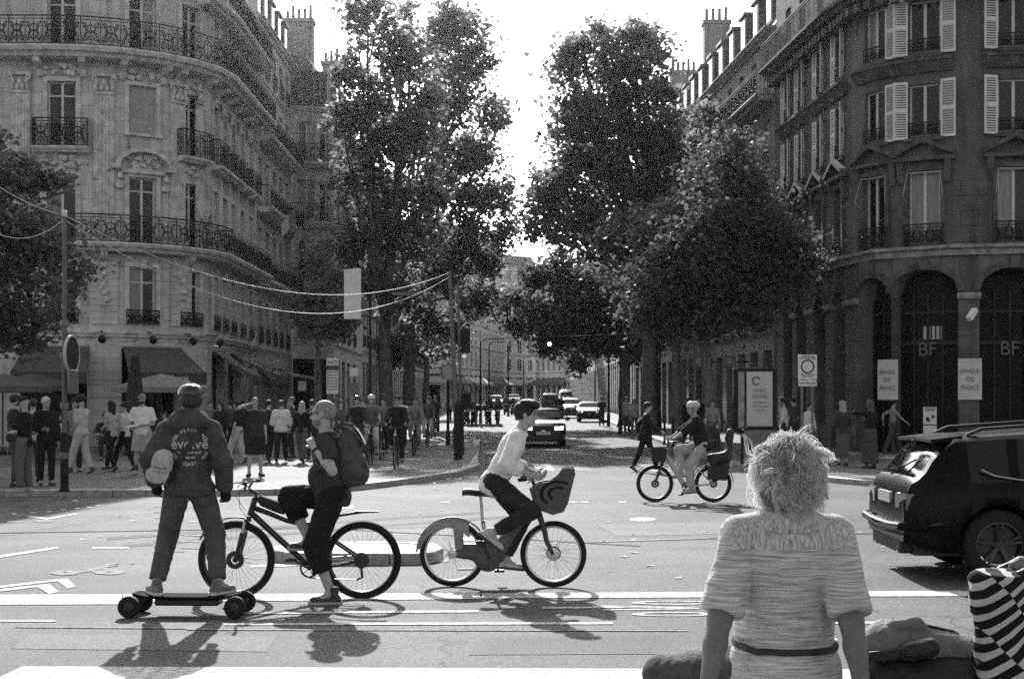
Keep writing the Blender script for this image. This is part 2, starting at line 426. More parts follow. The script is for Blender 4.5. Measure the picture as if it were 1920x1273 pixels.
KH = 0.12
left_kerb = [G(*p) for p in ((-700, 931), (-200, 931), (120, 931), (420, 930), (600, 927), (720, 914), (800, 903), (860, 893))]
left_kerb += [V((-0.95, 36.4, 0)), V((-0.85, 37.6, 0)), V((-0.95, 39.5, 0)), V((-1.15, 50, 0)), V((-1.3, 58, 0)), V((-1.7, 61, 0)), V((-2.6, 63, 0)), V((-4.5, 66, 0)), V((-6, 76, 0)), V((-6.5, 100, 0)), V((-6.6, 230, 0))]
right_kerb = [V((6.3, 230, 0)), V((6.2, 110, 0)), V((6.1, 85, 0)), V((6.0, 66, 0)), V((6.0, 52, 0)), V((6.0, 41, 0)), V((6.05, 37, 0)), V((6.3, 34, 0)), V((6.75, 31.6, 0)), V((7.5, 29.4, 0)), V((9.2, 27.5, 0)), V((13, 26.2, 0)), V((30, 25.5, 0))]
zq = lambda q: gz(q.y)
def make_pavement(name, kerb, side, y0):
    pk = Path(kerb); root = tag(thing(name, None, None), kind='structure'); m = MB()
    dense = [pk.P(pk.L * i / 1500, -0.285, 0) for i in range(1501)]
    ys_ = [y0 + 0.35 * i for i in range(54)] + [y0 + 19 + i * 2 for i in range(12)] + [y0 + 43 + 12 * i for i in range(15)]
    rows = []
    for i, y in enumerate(ys_):
        best = None
        for a, b_ in zip(dense, dense[1:]):
            if (a.y - y) * (b_.y - y) <= 0:
                x = a.x + (b_.x - a.x) * ((y - a.y) / (b_.y - a.y) if abs(b_.y - a.y) > 1e-9 else 0)
                if best is None or x * side < best * side: best = x
        if best is None: continue
        rows.append((best, y))
    v = []
    for x, y in rows: v += [V((x, y, KH + gz(y))), V((side * 60, y, KH + gz(y)))]
    m.add(v, [(2 * i, 2 * i + 1, 2 * i + 3, 2 * i + 2) for i in range(len(rows) - 1)])
    m.build('paving', m_pave, root)
    x = 0.0; k = 0
    mk = M('kerb_side', 0.26, 0.75, 0.3, 12, 0.4, 80)
    while x < pk.L - 0.2:
        q = pk.P(x, 0, 0); Ls = 1.0 if q.y < 60 else 2.0
        if q.y > 118 or abs(q.x) > 22: x += Ls; continue
        e = min(pk.L, x + Ls - 0.012); km = MB()
        fbox(km, pk, x, e, -0.29, rnd.uniform(-0.004, 0.004), -0.05, KH + rnd.uniform(0.0, 0.006), zf=zq)
        km.build('kerb_stone', m_gran if k % 3 else mk, root, bevel=0.012); k += 1; x += Ls
    return pk
make_pavement('pavement_left', left_kerb, -1, 26.7)
make_pavement('pavement_right', right_kerb, 1, 25.85)

# traffic island
root = tag(thing('traffic_island', None, None), kind='structure')
isl = Path([(-2.45, 16.55), (-2.62, 16.2), (-2.68, 15.9), (-2.6, 15.55), (-2.4, 15.3), (-2.0, 15.2), (-1.4, 15.2), (-1.0, 15.25), (-0.82, 15.45), (-0.76, 15.8), (-0.85, 16.25), (-1.1, 16.5), (-1.7, 16.6), (-2.45, 16.55)])
for i in range(9):
    m = MB(); a = isl.L * i / 9; fbox(m, isl, a, a + isl.L / 9 - 0.01, -0.16, 0.0, -0.02, 0.12 + rnd.uniform(-.004, .004)); m.build('kerb_stone', m_gran, root, bevel=0.015)
m = MB(); m.prism([isl.P(isl.L * i / 40, -0.14, 0.0) for i in range(40)], (0, 0, 0.112)); m.build('paving', m_isle, root)

# painted markings, traced on the ground plane
m_paint = M('road_paint', 0.42, 0.85, 0.45, 16, 0.3, 90, detail=10, spec=.12)
m_worn = M('worn_paint', 0.18, 0.85, 0.6, 14, 0.3, 90, detail=10, spec=.12)
def mark(name, polys, mat=m_paint, z=0.006):
    m = MB()
    for pl in polys:
        q = [G(x, y) for x, y in pl]; m.add([V((p.x, p.y, p.z + z)) for p in q], [tuple(range(len(q)))])
    return tag(m.build(name, mat, smooth=False), kind='structure')
def line(a, b, w0, w1=None): w1 = w0 if w1 is None else w1; return [(a[0], a[1] - w0 / 2), (b[0], b[1] - w1 / 2), (b[0], b[1] + w1 / 2), (a[0], a[1] + w0 / 2)]
def ring(cx, cy, rx, ry, k=0.55, n=18):
    o = [(cx + rx * math.cos(2 * math.pi * i / n), cy + ry * math.sin(2 * math.pi * i / n)) for i in range(n)]
    return [[o[i], o[(i + 1) % n], (cx + (o[(i + 1) % n][0] - cx) * k, cy + (o[(i + 1) % n][1] - cy) * k), (cx + (o[i][0] - cx) * k, cy + (o[i][1] - cy) * k)] for i in range(n)]
mark('lane_line', [line((-1800, 1130), (228, 1124), 19)]); mark('lane_line', [line((231, 1122), (900, 1118), 15, 11)])
mark('lane_line', [line((904, 1117.5), (2200, 1111), 10, 10)])
mark('edge_line', [line((-900, 1165), (104, 1164.5), 3)]); mark('edge_line', [line((28, 1176), (400, 1179), 2)], m_worn)
mark('edge_line', [line((450, 1150), (897, 1146.5), 4)]); mark('edge_line', [line((420, 1171), (1149, 1169), 4)])
mark('edge_line', [line((350, 1181), (1290, 1183), 2)], m_worn); mark('edge_line', [line((1480, 1168.5), (1700, 1167.5), 4)])
mark('stop_line', [[(42, 1250), (900, 1253.5), (1700, 1256), (2100, 1257), (2100, 1330), (900, 1330), (-80, 1330), (2, 1269)]])
mark('bicycle_symbol', ring(122, 1074, 28, 4.6, 0.15) + ring(204, 1072.5, 31, 5.2, 0.15) + [line((150, 1073), (200, 1066), 3), line((165, 1068), (222, 1059), 3), line((195, 1060), (222, 1057), 4)], m_worn)
mark('arrow_marking', [[(-120, 1112), (126, 1084.5), (142, 1100), (127, 1104), (108, 1090), (-120, 1117)], [(-120, 1118), (72, 1097), (92, 1095), (111, 1110), (92, 1114), (70, 1101), (-120, 1124)]])
mark('bicycle_symbol', ring(1262, 1130.5, 80, 3.6, 0.7) + ring(1262, 1152, 80, 3.8, 0.7) + [line((1016, 1140), (1180, 1139), 3.5, 2.5), line((1110, 1136.5), (1300, 1140.5), 2), line((1130, 1144), (1310, 1141.5), 2)])
mark('lane_line', [line((-60, 1053), (108, 1027), 5, 4)]); mark('lane_line', [line((173, 1027.5), (242, 1027.5), 2.4)])
mark('chevron_marking', [[(51, 967), (90, 971), (145, 962), (143, 964.5), (88, 974.5), (51, 969.5)]]); mark('bicycle_symbol', ring(28, 978, 17, 2.2, .1) + ring(81, 977.5, 17, 2.2, .1), m_worn)
for i, (x, y) in enumerate(((27, 963.5), (62, 961.5), (92, 959), (120, 956), (145, 953.5), (168, 951.5), (185, 948), (141, 939))): mark('road_stud', [line((x - 5, y), (x + 5, y), 1.8)])
mark('crosswalk_ladder', [line((288, 950 + 10.5 * i), (306 + 40 * (i > 7), 949.5 + 10.5 * i), 2.2) for i in range(9)], m_worn)
for i in range(8): mark('dashed_line', [line((340, 1003 + 6 * i), (384, 1005 + 6 * i), 1.8)], m_worn) if i in (0, 2, 4) else None
mark('lane_line', [line((470, 1062), (842, 1051), 5, 4)])
for i, x in enumerate((835, 1025, 1075, 1096, 1167)): mark('road_stud', [line((x - 8, 941.5), (x + 8, 941.5), 2)])
mark('lane_line', [line((1105, 1016), (1330, 1009), 2.6, 2)], m_worn); mark('lane_line', [line((560, 905), (893, 861), 2, 1.6)], m_worn)
for i in range(7):
    if i == 3: continue
    x = -0.35 + i * 0.98; m = MB(); m.add([V((x, 36.2, .006)), V((x + .48, 36.2, .006)), V((x + .44, 40.6, .006)), V((x - .04, 40.6, .006))], [(0, 1, 2, 3)])
    tag(m.build('crosswalk_bar', m_paint if i in (1, 4) else m_worn, smooth=False), kind='structure')
m = MB()
for x in (-1.9, -1.45): m.add([V((x, 37.0, KH + .006)), V((x + .3, 37.0, KH + .006)), V((x + .26, 52, KH + .006 + gz(52))), V((x - .04, 52, KH + .006 + gz(52)))], [(0, 1, 2, 3)])
tag(m.build('guide_strip', m_worn, smooth=False), kind='structure')
mark('manhole_cover', [[(1205 + 26 * math.cos(t * .524), 974 + 3.5 * math.sin(t * .524)) for t in range(12)]], M('manhole_iron', 0.05, 0.5, 0.4, 60, 0.6, 120))

m_patch = asphalt('patched_asphalt', 0.055, .8, .8, .2, False, .13); m_patch2 = asphalt('pale_patched_asphalt', 0.1, .8, .8, .2, False, .13)
mark('asphalt_patch', [[(560, 972), (790, 966), (838, 988), (575, 994)]], m_patch, .003); mark('asphalt_patch', [[(1120, 985), (1420, 975), (1520, 996), (1160, 1006)]], m_patch2, .003)
mark('asphalt_patch', [[(60, 1190), (520, 1194), (500, 1222), (20, 1216)]], m_patch2, .003); mark('asphalt_patch', [[(900, 1196), (1230, 1192), (1290, 1226), (880, 1228)]], m_patch, .003)
mark('asphalt_joint', [line((-100, 1001), (600, 990), 1.4), line((600, 990), (1200, 1024), 1.4), line((1100, 1017), (1640, 1000), 1.4)], M('bitumen_joint', .03, .9, spec=.08), .004)
mark('tyre_mark', [line((200, 1010), (900, 961), 5, 4), line((230, 1024), (960, 968), 5, 4)], M('tyre_polish', .06, .85, .5, 9, spec=.1), .0035)
for x, y in ((880, 1010), (640, 950), (1420, 1060)): mark('manhole_cover', [[(x + 24 * math.cos(t * .524), y + 4 * math.sin(t * .524)) for t in range(12)]], M('manhole_iron', 0.05, 0.5, 0.4, 60, 0.6, 120), .005)
# ------------------------------------------------------------------ facades
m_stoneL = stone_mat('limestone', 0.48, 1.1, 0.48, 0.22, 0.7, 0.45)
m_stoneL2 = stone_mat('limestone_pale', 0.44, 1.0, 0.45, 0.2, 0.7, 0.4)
m_stoneR = stone_mat('dark_stone', 0.09, 0.95, 0.5, 0.3, 1.5, 0.55)  # low base grey: darker stone with the front's shade in the colour
m_stoneR2 = stone_mat('dark_stone_lighter', 0.17, 1.0, 0.45, 0.2, 0.7, 0.4)
m_trimL = M('limestone_trim', 0.5, 0.8, 0.35, 3.5, 0.6, 25, detail=9); m_trimR = M('dark_trim', 0.075, 0.85, 0.5, 3, 0.6, 25, detail=9)
m_band = M('string_course_stone', 0.24, 0.8, 0.4, 5, 0.5, 40)
m_iron = M('wrought_iron', 0.012, 0.55, spec=0.3); m_white = M('painted_wood', 0.5, 0.5, 0.15, 5); m_shut = M('shutter_paint', 0.62, 0.6, 0.12, 8)
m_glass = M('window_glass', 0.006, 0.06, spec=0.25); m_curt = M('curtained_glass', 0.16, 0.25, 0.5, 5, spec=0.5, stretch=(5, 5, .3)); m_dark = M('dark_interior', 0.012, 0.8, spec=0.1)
m_zinc = M('zinc_roof', 0.11, 0.5, 0.3, 2, 0.3, 20); m_slate = M('slate_roof', 0.09, 0.55, 0.35, 8, 0.5, 30); m_pot = M('chimney_clay', 0.22, 0.8, 0.3, 9)
m_awn = M('awning_canvas', 0.085, 0.85, 0.2, 3, 0.25, 60); m_letter = M('pale_lettering', 0.55, 0.6)
m_blind = M('window_blind', 0.3, 0.8, 0.15, 4)

def wall(mb, pt, s0, s1, z0, z1, ops, th=0.4):
    x = s0
    for c, w, a, b in sorted(ops):
        if c + w / 2 < s0 or c - w / 2 > s1: continue
        fbox(mb, pt, x, c - w / 2, -th, 0, z0, z1)
        if a > z0 + 1e-3: fbox(mb, pt, c - w / 2, c + w / 2, -th, 0, z0, a)
        if b < z1 - 1e-3: fbox(mb, pt, c - w / 2, c + w / 2, -th, 0, b, z1)
        x = c + w / 2
    if x < s1: fbox(mb, pt, x, s1, -th, 0, z0, z1)

def window(root, pt, c, w, z0, z1, fr=None, tr=0.74, d=-0.2, gl=None, fine=True):
    fr = fr or m_white; m = MB(); t = 0.06 if fine else 0.08; a, b = c - w / 2, c + w / 2
    fbox(m, pt, a, a + t, d, d + .07, z0, z1); fbox(m, pt, b - t, b, d, d + .07, z0, z1); fbox(m, pt, a + t, b - t, d, d + .07, z1 - t, z1); fbox(m, pt, a + t, b - t, d, d + .07, z0, z0 + t * 1.3)
    fbox(m, pt, c - t * .8, c + t * .8, d + .003, d + .08, z0 + t * 1.3, z1 - t)
    if tr: zt = z0 + (z1 - z0) * tr; fbox(m, pt, a + t, c - t * .8, d, d + .065, zt - t / 2, zt + t / 2); fbox(m, pt, c + t * .8, b - t, d, d + .065, zt - t / 2, zt + t / 2)
    o = m.build('window', fr, root, world=True, smooth=False)
    for q, e in ((a + t, c - t * .8), (c + t * .8, b - t)):
        g = MB(); fbox(g, pt, q, e, d + .015, d + .03, z0 + t, z1 - t)
        g.build('pane', gl or (m_curt if rnd.random() < .2 else m_glass), o, world=True, smooth=False)
    return o
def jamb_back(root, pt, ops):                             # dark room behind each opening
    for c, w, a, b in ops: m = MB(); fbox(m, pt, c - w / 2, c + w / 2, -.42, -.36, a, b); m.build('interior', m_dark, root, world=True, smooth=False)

SCROLLS = []
def _cu(f, n): SCROLLS.append([f(i / n) for i in range(n + 1)])
_cu(lambda t: (.5 + .2 * math.cos(6.283 * t), .64 + .17 * math.sin(6.283 * t)), 12)
_cu(lambda t: (.5 + .13 * math.cos(6.283 * t), .25 + .1 * math.sin(6.283 * t)), 9)
for sg in (-1, 1):
    _cu(lambda t, sg=sg: (.5 + sg * (.42 - .2 * math.sin(3.14 * t)), .06 + .86 * t), 7)
    _cu(lambda t, sg=sg: (.5 + sg * (.33 + .11 * math.cos(5.2 * t + .4)), .8 + .11 * math.sin(5.2 * t + .4)), 7)
    _cu(lambda t, sg=sg: (.5 + sg * (.3 + .12 * math.cos(5.4 * t + 2.5)), .22 + .11 * math.sin(5.4 * t + 2.5)), 7)
    _cu(lambda t, sg=sg: (.5 + sg * (.02 + .3 * t), .46 + .1 * math.sin(6.283 * t)), 6)
_cu(lambda t: (.5, .03 + .94 * t), 1)
def railing(parent, pt, s0, s1, d, z0, z1, mod=0.6, fancy=True, ends=True, r=0.018, name='railing'):
    m = MB(); n = max(1, round((s1 - s0) / mod)); w = (s1 - s0) / n
    for zz, hh in ((z1 - .03, .045), (z0 + .02, .03), (z1 - .13, .022)): fbox(m, pt, s0, s1, d - .022, d + .022, zz, zz + hh)
    for i in range(n + 1): fbox(m, pt, s0 + i * w - .013, s0 + i * w + .013, d - .013, d + .013, z0, z1)
    for i in range(n):
        if fancy:
            for cu in SCROLLS: m.tube([pt.P(s0 + (i + u) * w, d, z0 + .05 + v * (z1 - z0 - .2)) for u, v in cu], r, 4, cap=False)
        else:
            k = max(2, round(w / .13))
            for j in range(1, k): q = s0 + (i + j / k) * w; fbox(m, pt, q - .01, q + .01, d - .01, d + .01, z0, z1)
    if ends:
        for q in (s0, s1):
            for j in range(1, 5): b = d * j / 5; fbox(m, pt, q - .012, q + .012, b - .012, b + .012, z0, z1)
            fbox(m, pt, q - .02, q + .02, 0, d - .03, z1 - .03, z1 + .012)
    return m.build(name, m_iron, parent, world=True, smooth=False, recalc=False)
def balcony(root, pt, s0, s1, dep, z, h=1.0, th=.22, mat=None, brackets=(), fancy=True, mod=.6, ends=True):
    m = MB(); fmold(m, pt, s0, s1, [(0.003, z - th), (dep * .72, z - th), (dep * .8, z - th * .62), (dep * .96, z - th * .55), (dep * 1.03, z - th * .2), (dep, z), (0.003, z)])
    for c in brackets:
        fmold(m, pt, c - .11, c + .11, [(0.004, z - th - .62), (.12, z - th - .6), (.16, z - th - .35), (dep * .6, z - th - .18), (dep * .66, z - th - .002), (0.004, z - th - .002)])
    o = m.build('balcony', mat or m_trimL, root, world=True)
    railing(o, pt, s0 + .03, s1 - .03, dep - .06, z, z + h, mod, fancy, ends)
    return o
def cornice(root, pt, s0, s1, z, h, proj, mat, dent=0, name='cornice'):
    m = MB(); fmold(m, pt, s0, s1, [(.003, z), (proj * .25, z), (proj * .35, z + h * .35), (proj * .7, z + h * .42), (proj * .8, z + h * .7), (proj, z + h * .78), (proj, z + h), (.003, z + h)])
    if dent:
        x = s0 + .1
        while x < s1 - .2: fbox(m, pt, x, x + dent * .5, .002, proj * .62, z - dent * .6, z - .002); x += dent
    return m.build(name, mat, root, world=True)
def surround(root, pt, c, w, z0, z1, mat, t=.16, p=.06, sill=True, keystone=False):
    m = MB(); fbox(m, pt, c - w / 2 - t, c - w / 2, .002, p, z0, z1 + t); fbox(m, pt, c + w / 2, c + w / 2 + t, .002, p, z0, z1 + t); fbox(m, pt, c - w / 2, c + w / 2, .002, p, z1, z1 + t)
    if sill: fbox(m, pt, c - w / 2 - t - .04, c + w / 2 + t + .04, .002, p + .09, z0 - .1, z0 - .002)
    if keystone: fbox(m, pt, c - .12, c + .12, p + .002, p + .09, z1 - .04, z1 + t + .1)
    return m.build('window_surround', mat, root, world=True, smooth=False)
def farch(m, pt, c, zc, ra, rb, t, d0, d1, a0=0, a1=180, n=14):
    rings = []
    for i in range(n + 1):
        a = R(a0 + (a1 - a0) * i / n); ca, sa = math.cos(a), math.sin(a)
        rings.append([pt.P(c + ra * ca, d0, zc + rb * sa), pt.P(c + ra * ca, d1, zc + rb * sa), pt.P(c + (ra + t) * ca, d1, zc + (rb + t) * sa), pt.P(c + (ra + t) * ca, d0, zc + (rb + t) * sa)])
    m.loft(rings)
def lumps(m, pt, c, z, w, h, d, n, seed=1):
    r_ = random.Random(seed)
    for _ in range(n):
        u, v = r_.uniform(-1, 1), r_.uniform(-1, 1); k = r_.uniform(.05, .12)
        m.ell(pt.P(c + u * w / 2, d * (1 - .5 * abs(u)), z + v * h / 2), (k * 1.2, k, k * r_.uniform(.6, 1.3)), 6)
def capital(root, pt, c, z, w, h, mat):
    m = MB(); fbox(m, pt, c - w / 2, c + w / 2, .003, .16, z, z + h * .15); fbox(m, pt, c - w * .6, c + w * .6, .003, .2, z + h * .86, z + h)
    for r_, k in ((0, 4), (1, 3)):
        for i in range(k):
            u = (i + .5) / k - .5; m.ell(pt.P(c + u * w * 1.1, .17, z + h * (.3 + .26 * r_)), (w * .13, .07, h * .18), 6)
    for sg in (-1, 1): m.rev([(.0, 0), (.09, .01), (.1, .08), (.04, .1)], pt.P(c + sg * w * .48, .13, z + h * .74), pt.N(c), 8)
    return m.build('capital', mat, root, world=True)
def shutter(root, pt, a, b, z0, z1, ang=0.0, mat=None):
    """louvred leaf; hinged at a, folded back to b"""
    m = MB(); A = pt.P(a, .05, 0); t = pt.T(a); n = pt.N(a); sg = 1 if b > a else -1; w = abs(b - a)
    u = (t * (sg * math.cos(ang)) + n * math.sin(ang)); k = u.cross(V((0, 0, 1))); Z = V((0, 0, 1)); zc = (z0 + z1) / 2; H_ = (z1 - z0) / 2
    def bx(u0, u1, za, zb, th=.022): m.obox(A + u * ((u0 + u1) / 2) + Z * ((za + zb) / 2), ((u1 - u0) / 2, th, (zb - za) / 2), (u, k, Z))
    f = .055; bx(0, f, z0, z1); bx(w - f, w, z0, z1); bx(f, w - f, z0, z0 + .09); bx(f, w - f, z1 - .09, z1); bx(f, w - f, zc - .05, zc + .05)
    ns = max(8, int((z1 - z0) / .085))
    for i in range(ns):
        z = z0 + .1 + (z1 - z0 - .2) * (i + .5) / ns
        if abs(z - zc) < .06: continue
        c = A + u * (w / 2) + Z * z; tl = (Z * .8 + k * .6).normalized(); m.obox(c, ((w - 2 * f) / 2, .028, .006), (u, tl, u.cross(tl)))
    return m.build('shutter', mat or m_shut, root, world=True, smooth=False)
def blocks(root, pt, s0, s1, z0, z1, ch, bl, mat, proud=.03, gap=.014, taper=0):
    nz_ = max(1, round((z1 - z0) / ch)); h = (z1 - z0) / nz_
    for j in range(nz_):
        nb = max(1, round((s1 - s0) / bl)); w = (s1 - s0) / nb; off = (w / 2 if j % 2 and nb > 1 else 0); e = [s0] + [s0 + off + w * i for i in range(0 if off else 1, nb)] + [s1]
        for a, b in zip(e, e[1:]):
            if b - a < .05: continue
            m = MB(); fbox(m, pt, a + gap / 2, b - gap / 2, -.02, proud + rnd.uniform(-.006, .006), z0 + j * h + gap / 2, z0 + (j + 1) * h - gap / 2)
            m.build('stone_block', mat, root, world=True, smooth=False)
def mansard(root, pt, s0, s1, z, h, back, bays=(), mat=None, dw=1.0, dh=1.5, dz=.35):
    m = MB(); fmold(m, pt, s0, s1, [(-.02, z), (-back * .55, z + h * .82), (-back, z + h), (-back - 5, z + h + .5), (-back - 5, z)]); m.build('roof', mat or m_slate, root, world=True)
    for c in bays:
        m = MB(); fbox(m, pt, c - dw / 2, c + dw / 2, -back * .75, -.08, z + dz, z + dz + dh); fbox(m, pt, c - dw / 2 - .1, c + dw / 2 + .1, -back * .8, .04, z + dz + dh, z + dz + dh + .14)
        o = m.build('dormer', m_zinc, root, world=True, smooth=False)
        g = MB(); fbox(g, pt, c - dw / 2 + .16, c + dw / 2 - .16, -.1, -.06, z + dz + .1, z + dz + dh - .12); g.build('pane', m_glass, o, world=True, smooth=False)
def chimney(root, x, y, z0, z1, w, d, pots, mat=None):
    m = MB(); m.box(x - w / 2, x + w / 2, y - d / 2, y + d / 2, z0, z1 - .2); m.box(x - w / 2 - .08, x + w / 2 + .08, y - d / 2 - .08, y + d / 2 + .08, z1 - .2, z1)
    o = m.build('chimney', mat or m_stoneL2, root, world=True, smooth=False)
    for i in range(pots):
        q = MB(); px = x - w / 2 + w * (i + .5) / pots; hh = rnd.uniform(.45, .8); q.rev([(.12, 0), (.14, .08), (.1, .12), (.09, hh), (.12, hh + .04), (.07, hh + .05)], (px, y, z1), n=8); q.build('chimney_pot', m_pot, o, world=True)

# ------------------------------------------------------------------ left corner building with the cafe
PL = Path([(-34, 51.3), (-22, 51.3), (-17.2, 51.3)] + arc_pts(-16.5, 55.5, 4.85, 4.2, -90, 0, 18) + [(-11.65, 58), (-11.65, 61), (-11.65, 64.8)])
LB = thing('corner_building', 'pale stone building with rounded corner, iron balconies and cafe awnings', 'building', (-16.5, 55.5, KH))
sPL = lambda px: PL.px(px, 0, 6, PL.L)
sA = sPL(396) + .0                                       # where the curve ends and the street side begins
side = [PL.px(p, 0, 18, PL.L) for p in (404, 420, 436, 453, 469)]
fr = [sPL(-42), sPL(116), sPL(268), sPL(358)]; E = PL.L; S0 = 4.0
lw = [(c, 1.02) for c in fr] + [(c, .95) for c in side]
mb = MB()
ent = [(c, w, 4.62, 6.72) for c, w in lw]; nob = [(c, w, 7.52, 10.0) for c, w in lw]; mid = [(c, w, 11.0 if c != fr[2] else 11.6, 13.35) for c, w in lw]; top = [(c, w, 14.5, 16.7) for c, w in lw]; att = [(c, w, 17.3, 19.2) for c, w in lw]
wall(mb, PL, S0, E, 4.35, 7.3, ent); wall(mb, PL, S0, E, 7.3, 10.7, nob); wall(mb, PL, S0, E, 10.7, 14.2, mid); wall(mb, PL, S0, E, 14.2, 17.0, top); wall(mb, PL, S0, E, 17.0, 20, att)
gops = [(sPL(100), sPL(166) - sPL(40), KH, 3.75), (sPL(286), sPL(338) - sPL(229), KH, 3.75), (side[0] + .5, 2.3, KH, 3.75), (side[2] + .4, 2.6, KH, 3.75), (side[4] + .2, 1.3, KH, 3.4)]
wall(mb, PL, S0, E, KH, 4.0, gops, .6)
mb.build('wall', m_stoneL, LB, world=True, smooth=False)
jamb_back(LB, PL, ent + nob + top + att + [o for o in mid if o[0] != fr[2]])
m = MB()
for c, w, a, b in gops: fbox(m, PL, c - w / 2, c + w / 2, -2.2, -2.1, a, b); fbox(m, PL, c - w / 2 - .3, c + w / 2 + .3, -2.1, -.6, b + .01, b + .08)
m.build('interior', m_dark, LB, world=True, smooth=False)
for c, w, a, b in gops:                                  # shopfront framing
    m = MB(); n = max(2, round(w / .75))
    for i in range(n + 1): q = c - w / 2 + .04 + (w - .08) * i / n; fbox(m, PL, q - .035, q + .035, -.4, -.32, a, b)
    fbox(m, PL, c - w / 2, c + w / 2, -.41, -.31, 2.5, 2.6); fbox(m, PL, c - w / 2, c + w / 2, -.41, -.31, a, a + .45)
    o = m.build('shopfront', M('shopfront_wood', .02, .5), LB, world=True, smooth=False)
    g = MB(); fbox(g, PL, c - w / 2, c + w / 2, -.375, -.36, a + .4, b); g.build('pane', m_glass, o, world=True, smooth=False)
for c, w, a, b in ent: window(LB, PL, c, w, a, b)
for c, w, a, b in nob: window(LB, PL, c, w, a, b, tr=.8)
for c, w, a, b in mid:
    if c == fr[2]:
        g = MB(); fbox(g, PL, c - w / 2, c + w / 2, -.12, -.08, a, b); g.build('blind', m_blind, LB, world=True, smooth=False)
    else: window(LB, PL, c, w, a, b, tr=.78)
for c, w, a, b in top + att: window(LB, PL, c, w, a, b)
for c, w, a, b in ent + nob + mid + top: surround(LB, PL, c, w, a, b, m_trimL, sill=(a > 11.2 and a < 12), keystone=(a < 5))
cornice(LB, PL, S0, E, 4.0, .35, .28, m_trimL); cornice(LB, PL, S0, E, 16.75, .25, .2, m_trimL)
balcony(LB, PL, sPL(60), sA + .3, .8, 7.52, .98, .3, brackets=[sPL(195), sPL(345)], ends=False); balcony(LB, PL, sA + .36, E - .1, .8, 7.5, .98, .3)
balcony(LB, PL, S0 + 5, sA + .2, .95, 14.47, 1.02, .36, brackets=[c + o for c in fr[1:] for o in (-.75, .75)], ends=False); balcony(LB, PL, sA + .26, E, .95, 14.47, 1.02, .36, brackets=side)
balcony(LB, PL, sA - 1.2, E, .8, 17.15, 1.0, .3)
balcony(LB, PL, fr[1] - .95, fr[1] + .95, .5, 10.95, 1.0, .2, mod=.63); balcony(LB, PL, fr[3] - .8, fr[3] + .8, .5, 10.95, 1.0, .2, mod=.8)
for i, c in enumerate(side): balcony(LB, PL, c - .8, c + .8, .45, 10.95, 1.0, .2, mod=.8)
for c in fr[:1] + fr[1:]: railing(LB, PL, c - .6, c + .6, .1, 4.62, 5.15, .4, ends=False)
for c in side: railing(LB, PL, c - .52, c + .52, .1, 4.62, 5.15, .35, ends=False)
# pilasters with capitals, pediment, garlands
for px in (40, 194, 331):
    c = sPL(px); m = MB(); fbox(m, PL, c - .34, c + .34, .002, .1, 7.55, 12.9)
    for i in range(5): q = c - .24 + i * .12; fbox(m, PL, q - .028, q + .028, .101, .125, 7.9, 12.8)
    fbox(m, PL, c - .4, c + .4, .003, .15, 7.54, 7.88); m.build('pilaster', m_trimL, LB, world=True, smooth=False); capital(LB, PL, c, 12.9, .68, .75, m_trimL)
for px in (372, 412, 428, 444, 461, 476):
    c = PL.px(px, 0, 15, PL.L); m = MB(); fbox(m, PL, c - .2, c + .2, .002, .08, 7.55, 13.1); m.build('pilaster', m_trimL, LB, world=True, smooth=False); capital(LB, PL, c, 13.1, .42, .55, m_trimL)
c = fr[2]; m = MB(); farch(m, PL, c, 10.35, .86, .55, .16, .004, .34, 0, 180); fbox(m, PL, c - 1.15, c - .84, .004, .36, 10.25, 10.42); fbox(m, PL, c + .84, c + 1.15, .004, .36, 10.25, 10.42)
lumps(m, PL, c, 10.5, 1.2, .6, .1, 26, 3); m.build('pediment', m_trimL, LB, world=True)
m = MB(); fbox(m, PL, c - .8, c + .8, .004, .2, 10.12, 10.26)
for sg in (-1, 1): lumps(m, PL, c + sg * .85, 9.85, .16, .7, .12, 8, 5)
m.build('console', m_trimL, LB, world=True)
for c_, z_ in ((fr[1], 10.45), (fr[3], 10.45), (fr[1], 13.75), (fr[2], 13.75), (fr[3], 13.75)):
    m = MB(); lumps(m, PL, c_, z_, 1.3, .34, .1, 22, int(c_ * 10)); m.build('garland', m_trimL, LB, world=True)
for px in (195, 340):
    c = sPL(px); blocks(LB, PL, c - .5, c + .5, 4.6, 6.9, .46, 1.2, m_stoneL, .06)
    m = MB(); lumps(m, PL, c, 5.9, .3, 1.3, .12, 14, px); m.build('festoon', m_trimL, LB, world=True)
blocks(LB, PL, sPL(0), sPL(55), 8.0, 13.6, .52, 1.1, m_stoneL, .04)
blocks(LB, PL, sPL(168), sPL(227), KH, 3.8, .62, 1.4, m_stoneL, .05); blocks(LB, PL, sPL(341), sPL(384), KH, 3.8, .62, 1.2, m_stoneL, .05)
for a, b in zip(side, side[1:]): blocks(LB, PL, (a + b) / 2 - .3, (a + b) / 2 + .3, 4.6, 6.9, .46, .7, m_stoneL, .05)
blocks(LB, PL, sPL(0), fr[1] - .8, 4.45, 7.2, .45, 1.0, m_stoneL, .03)
for px in (190, 275, 340, 383):
    c = sPL(px); m = MB(); m.rev([(.06, 0), (.13, .05), (.15, .2), (.05, .24)], PL.P(c, .55, 4.1), (PL.N(c) + V((0, 0, -.5))), 10); m.bar(PL.P(c, .02, 4.35), PL.P(c, .55, 4.3), .05, .05); m.build('spotlight', m_iron, LB, world=True)
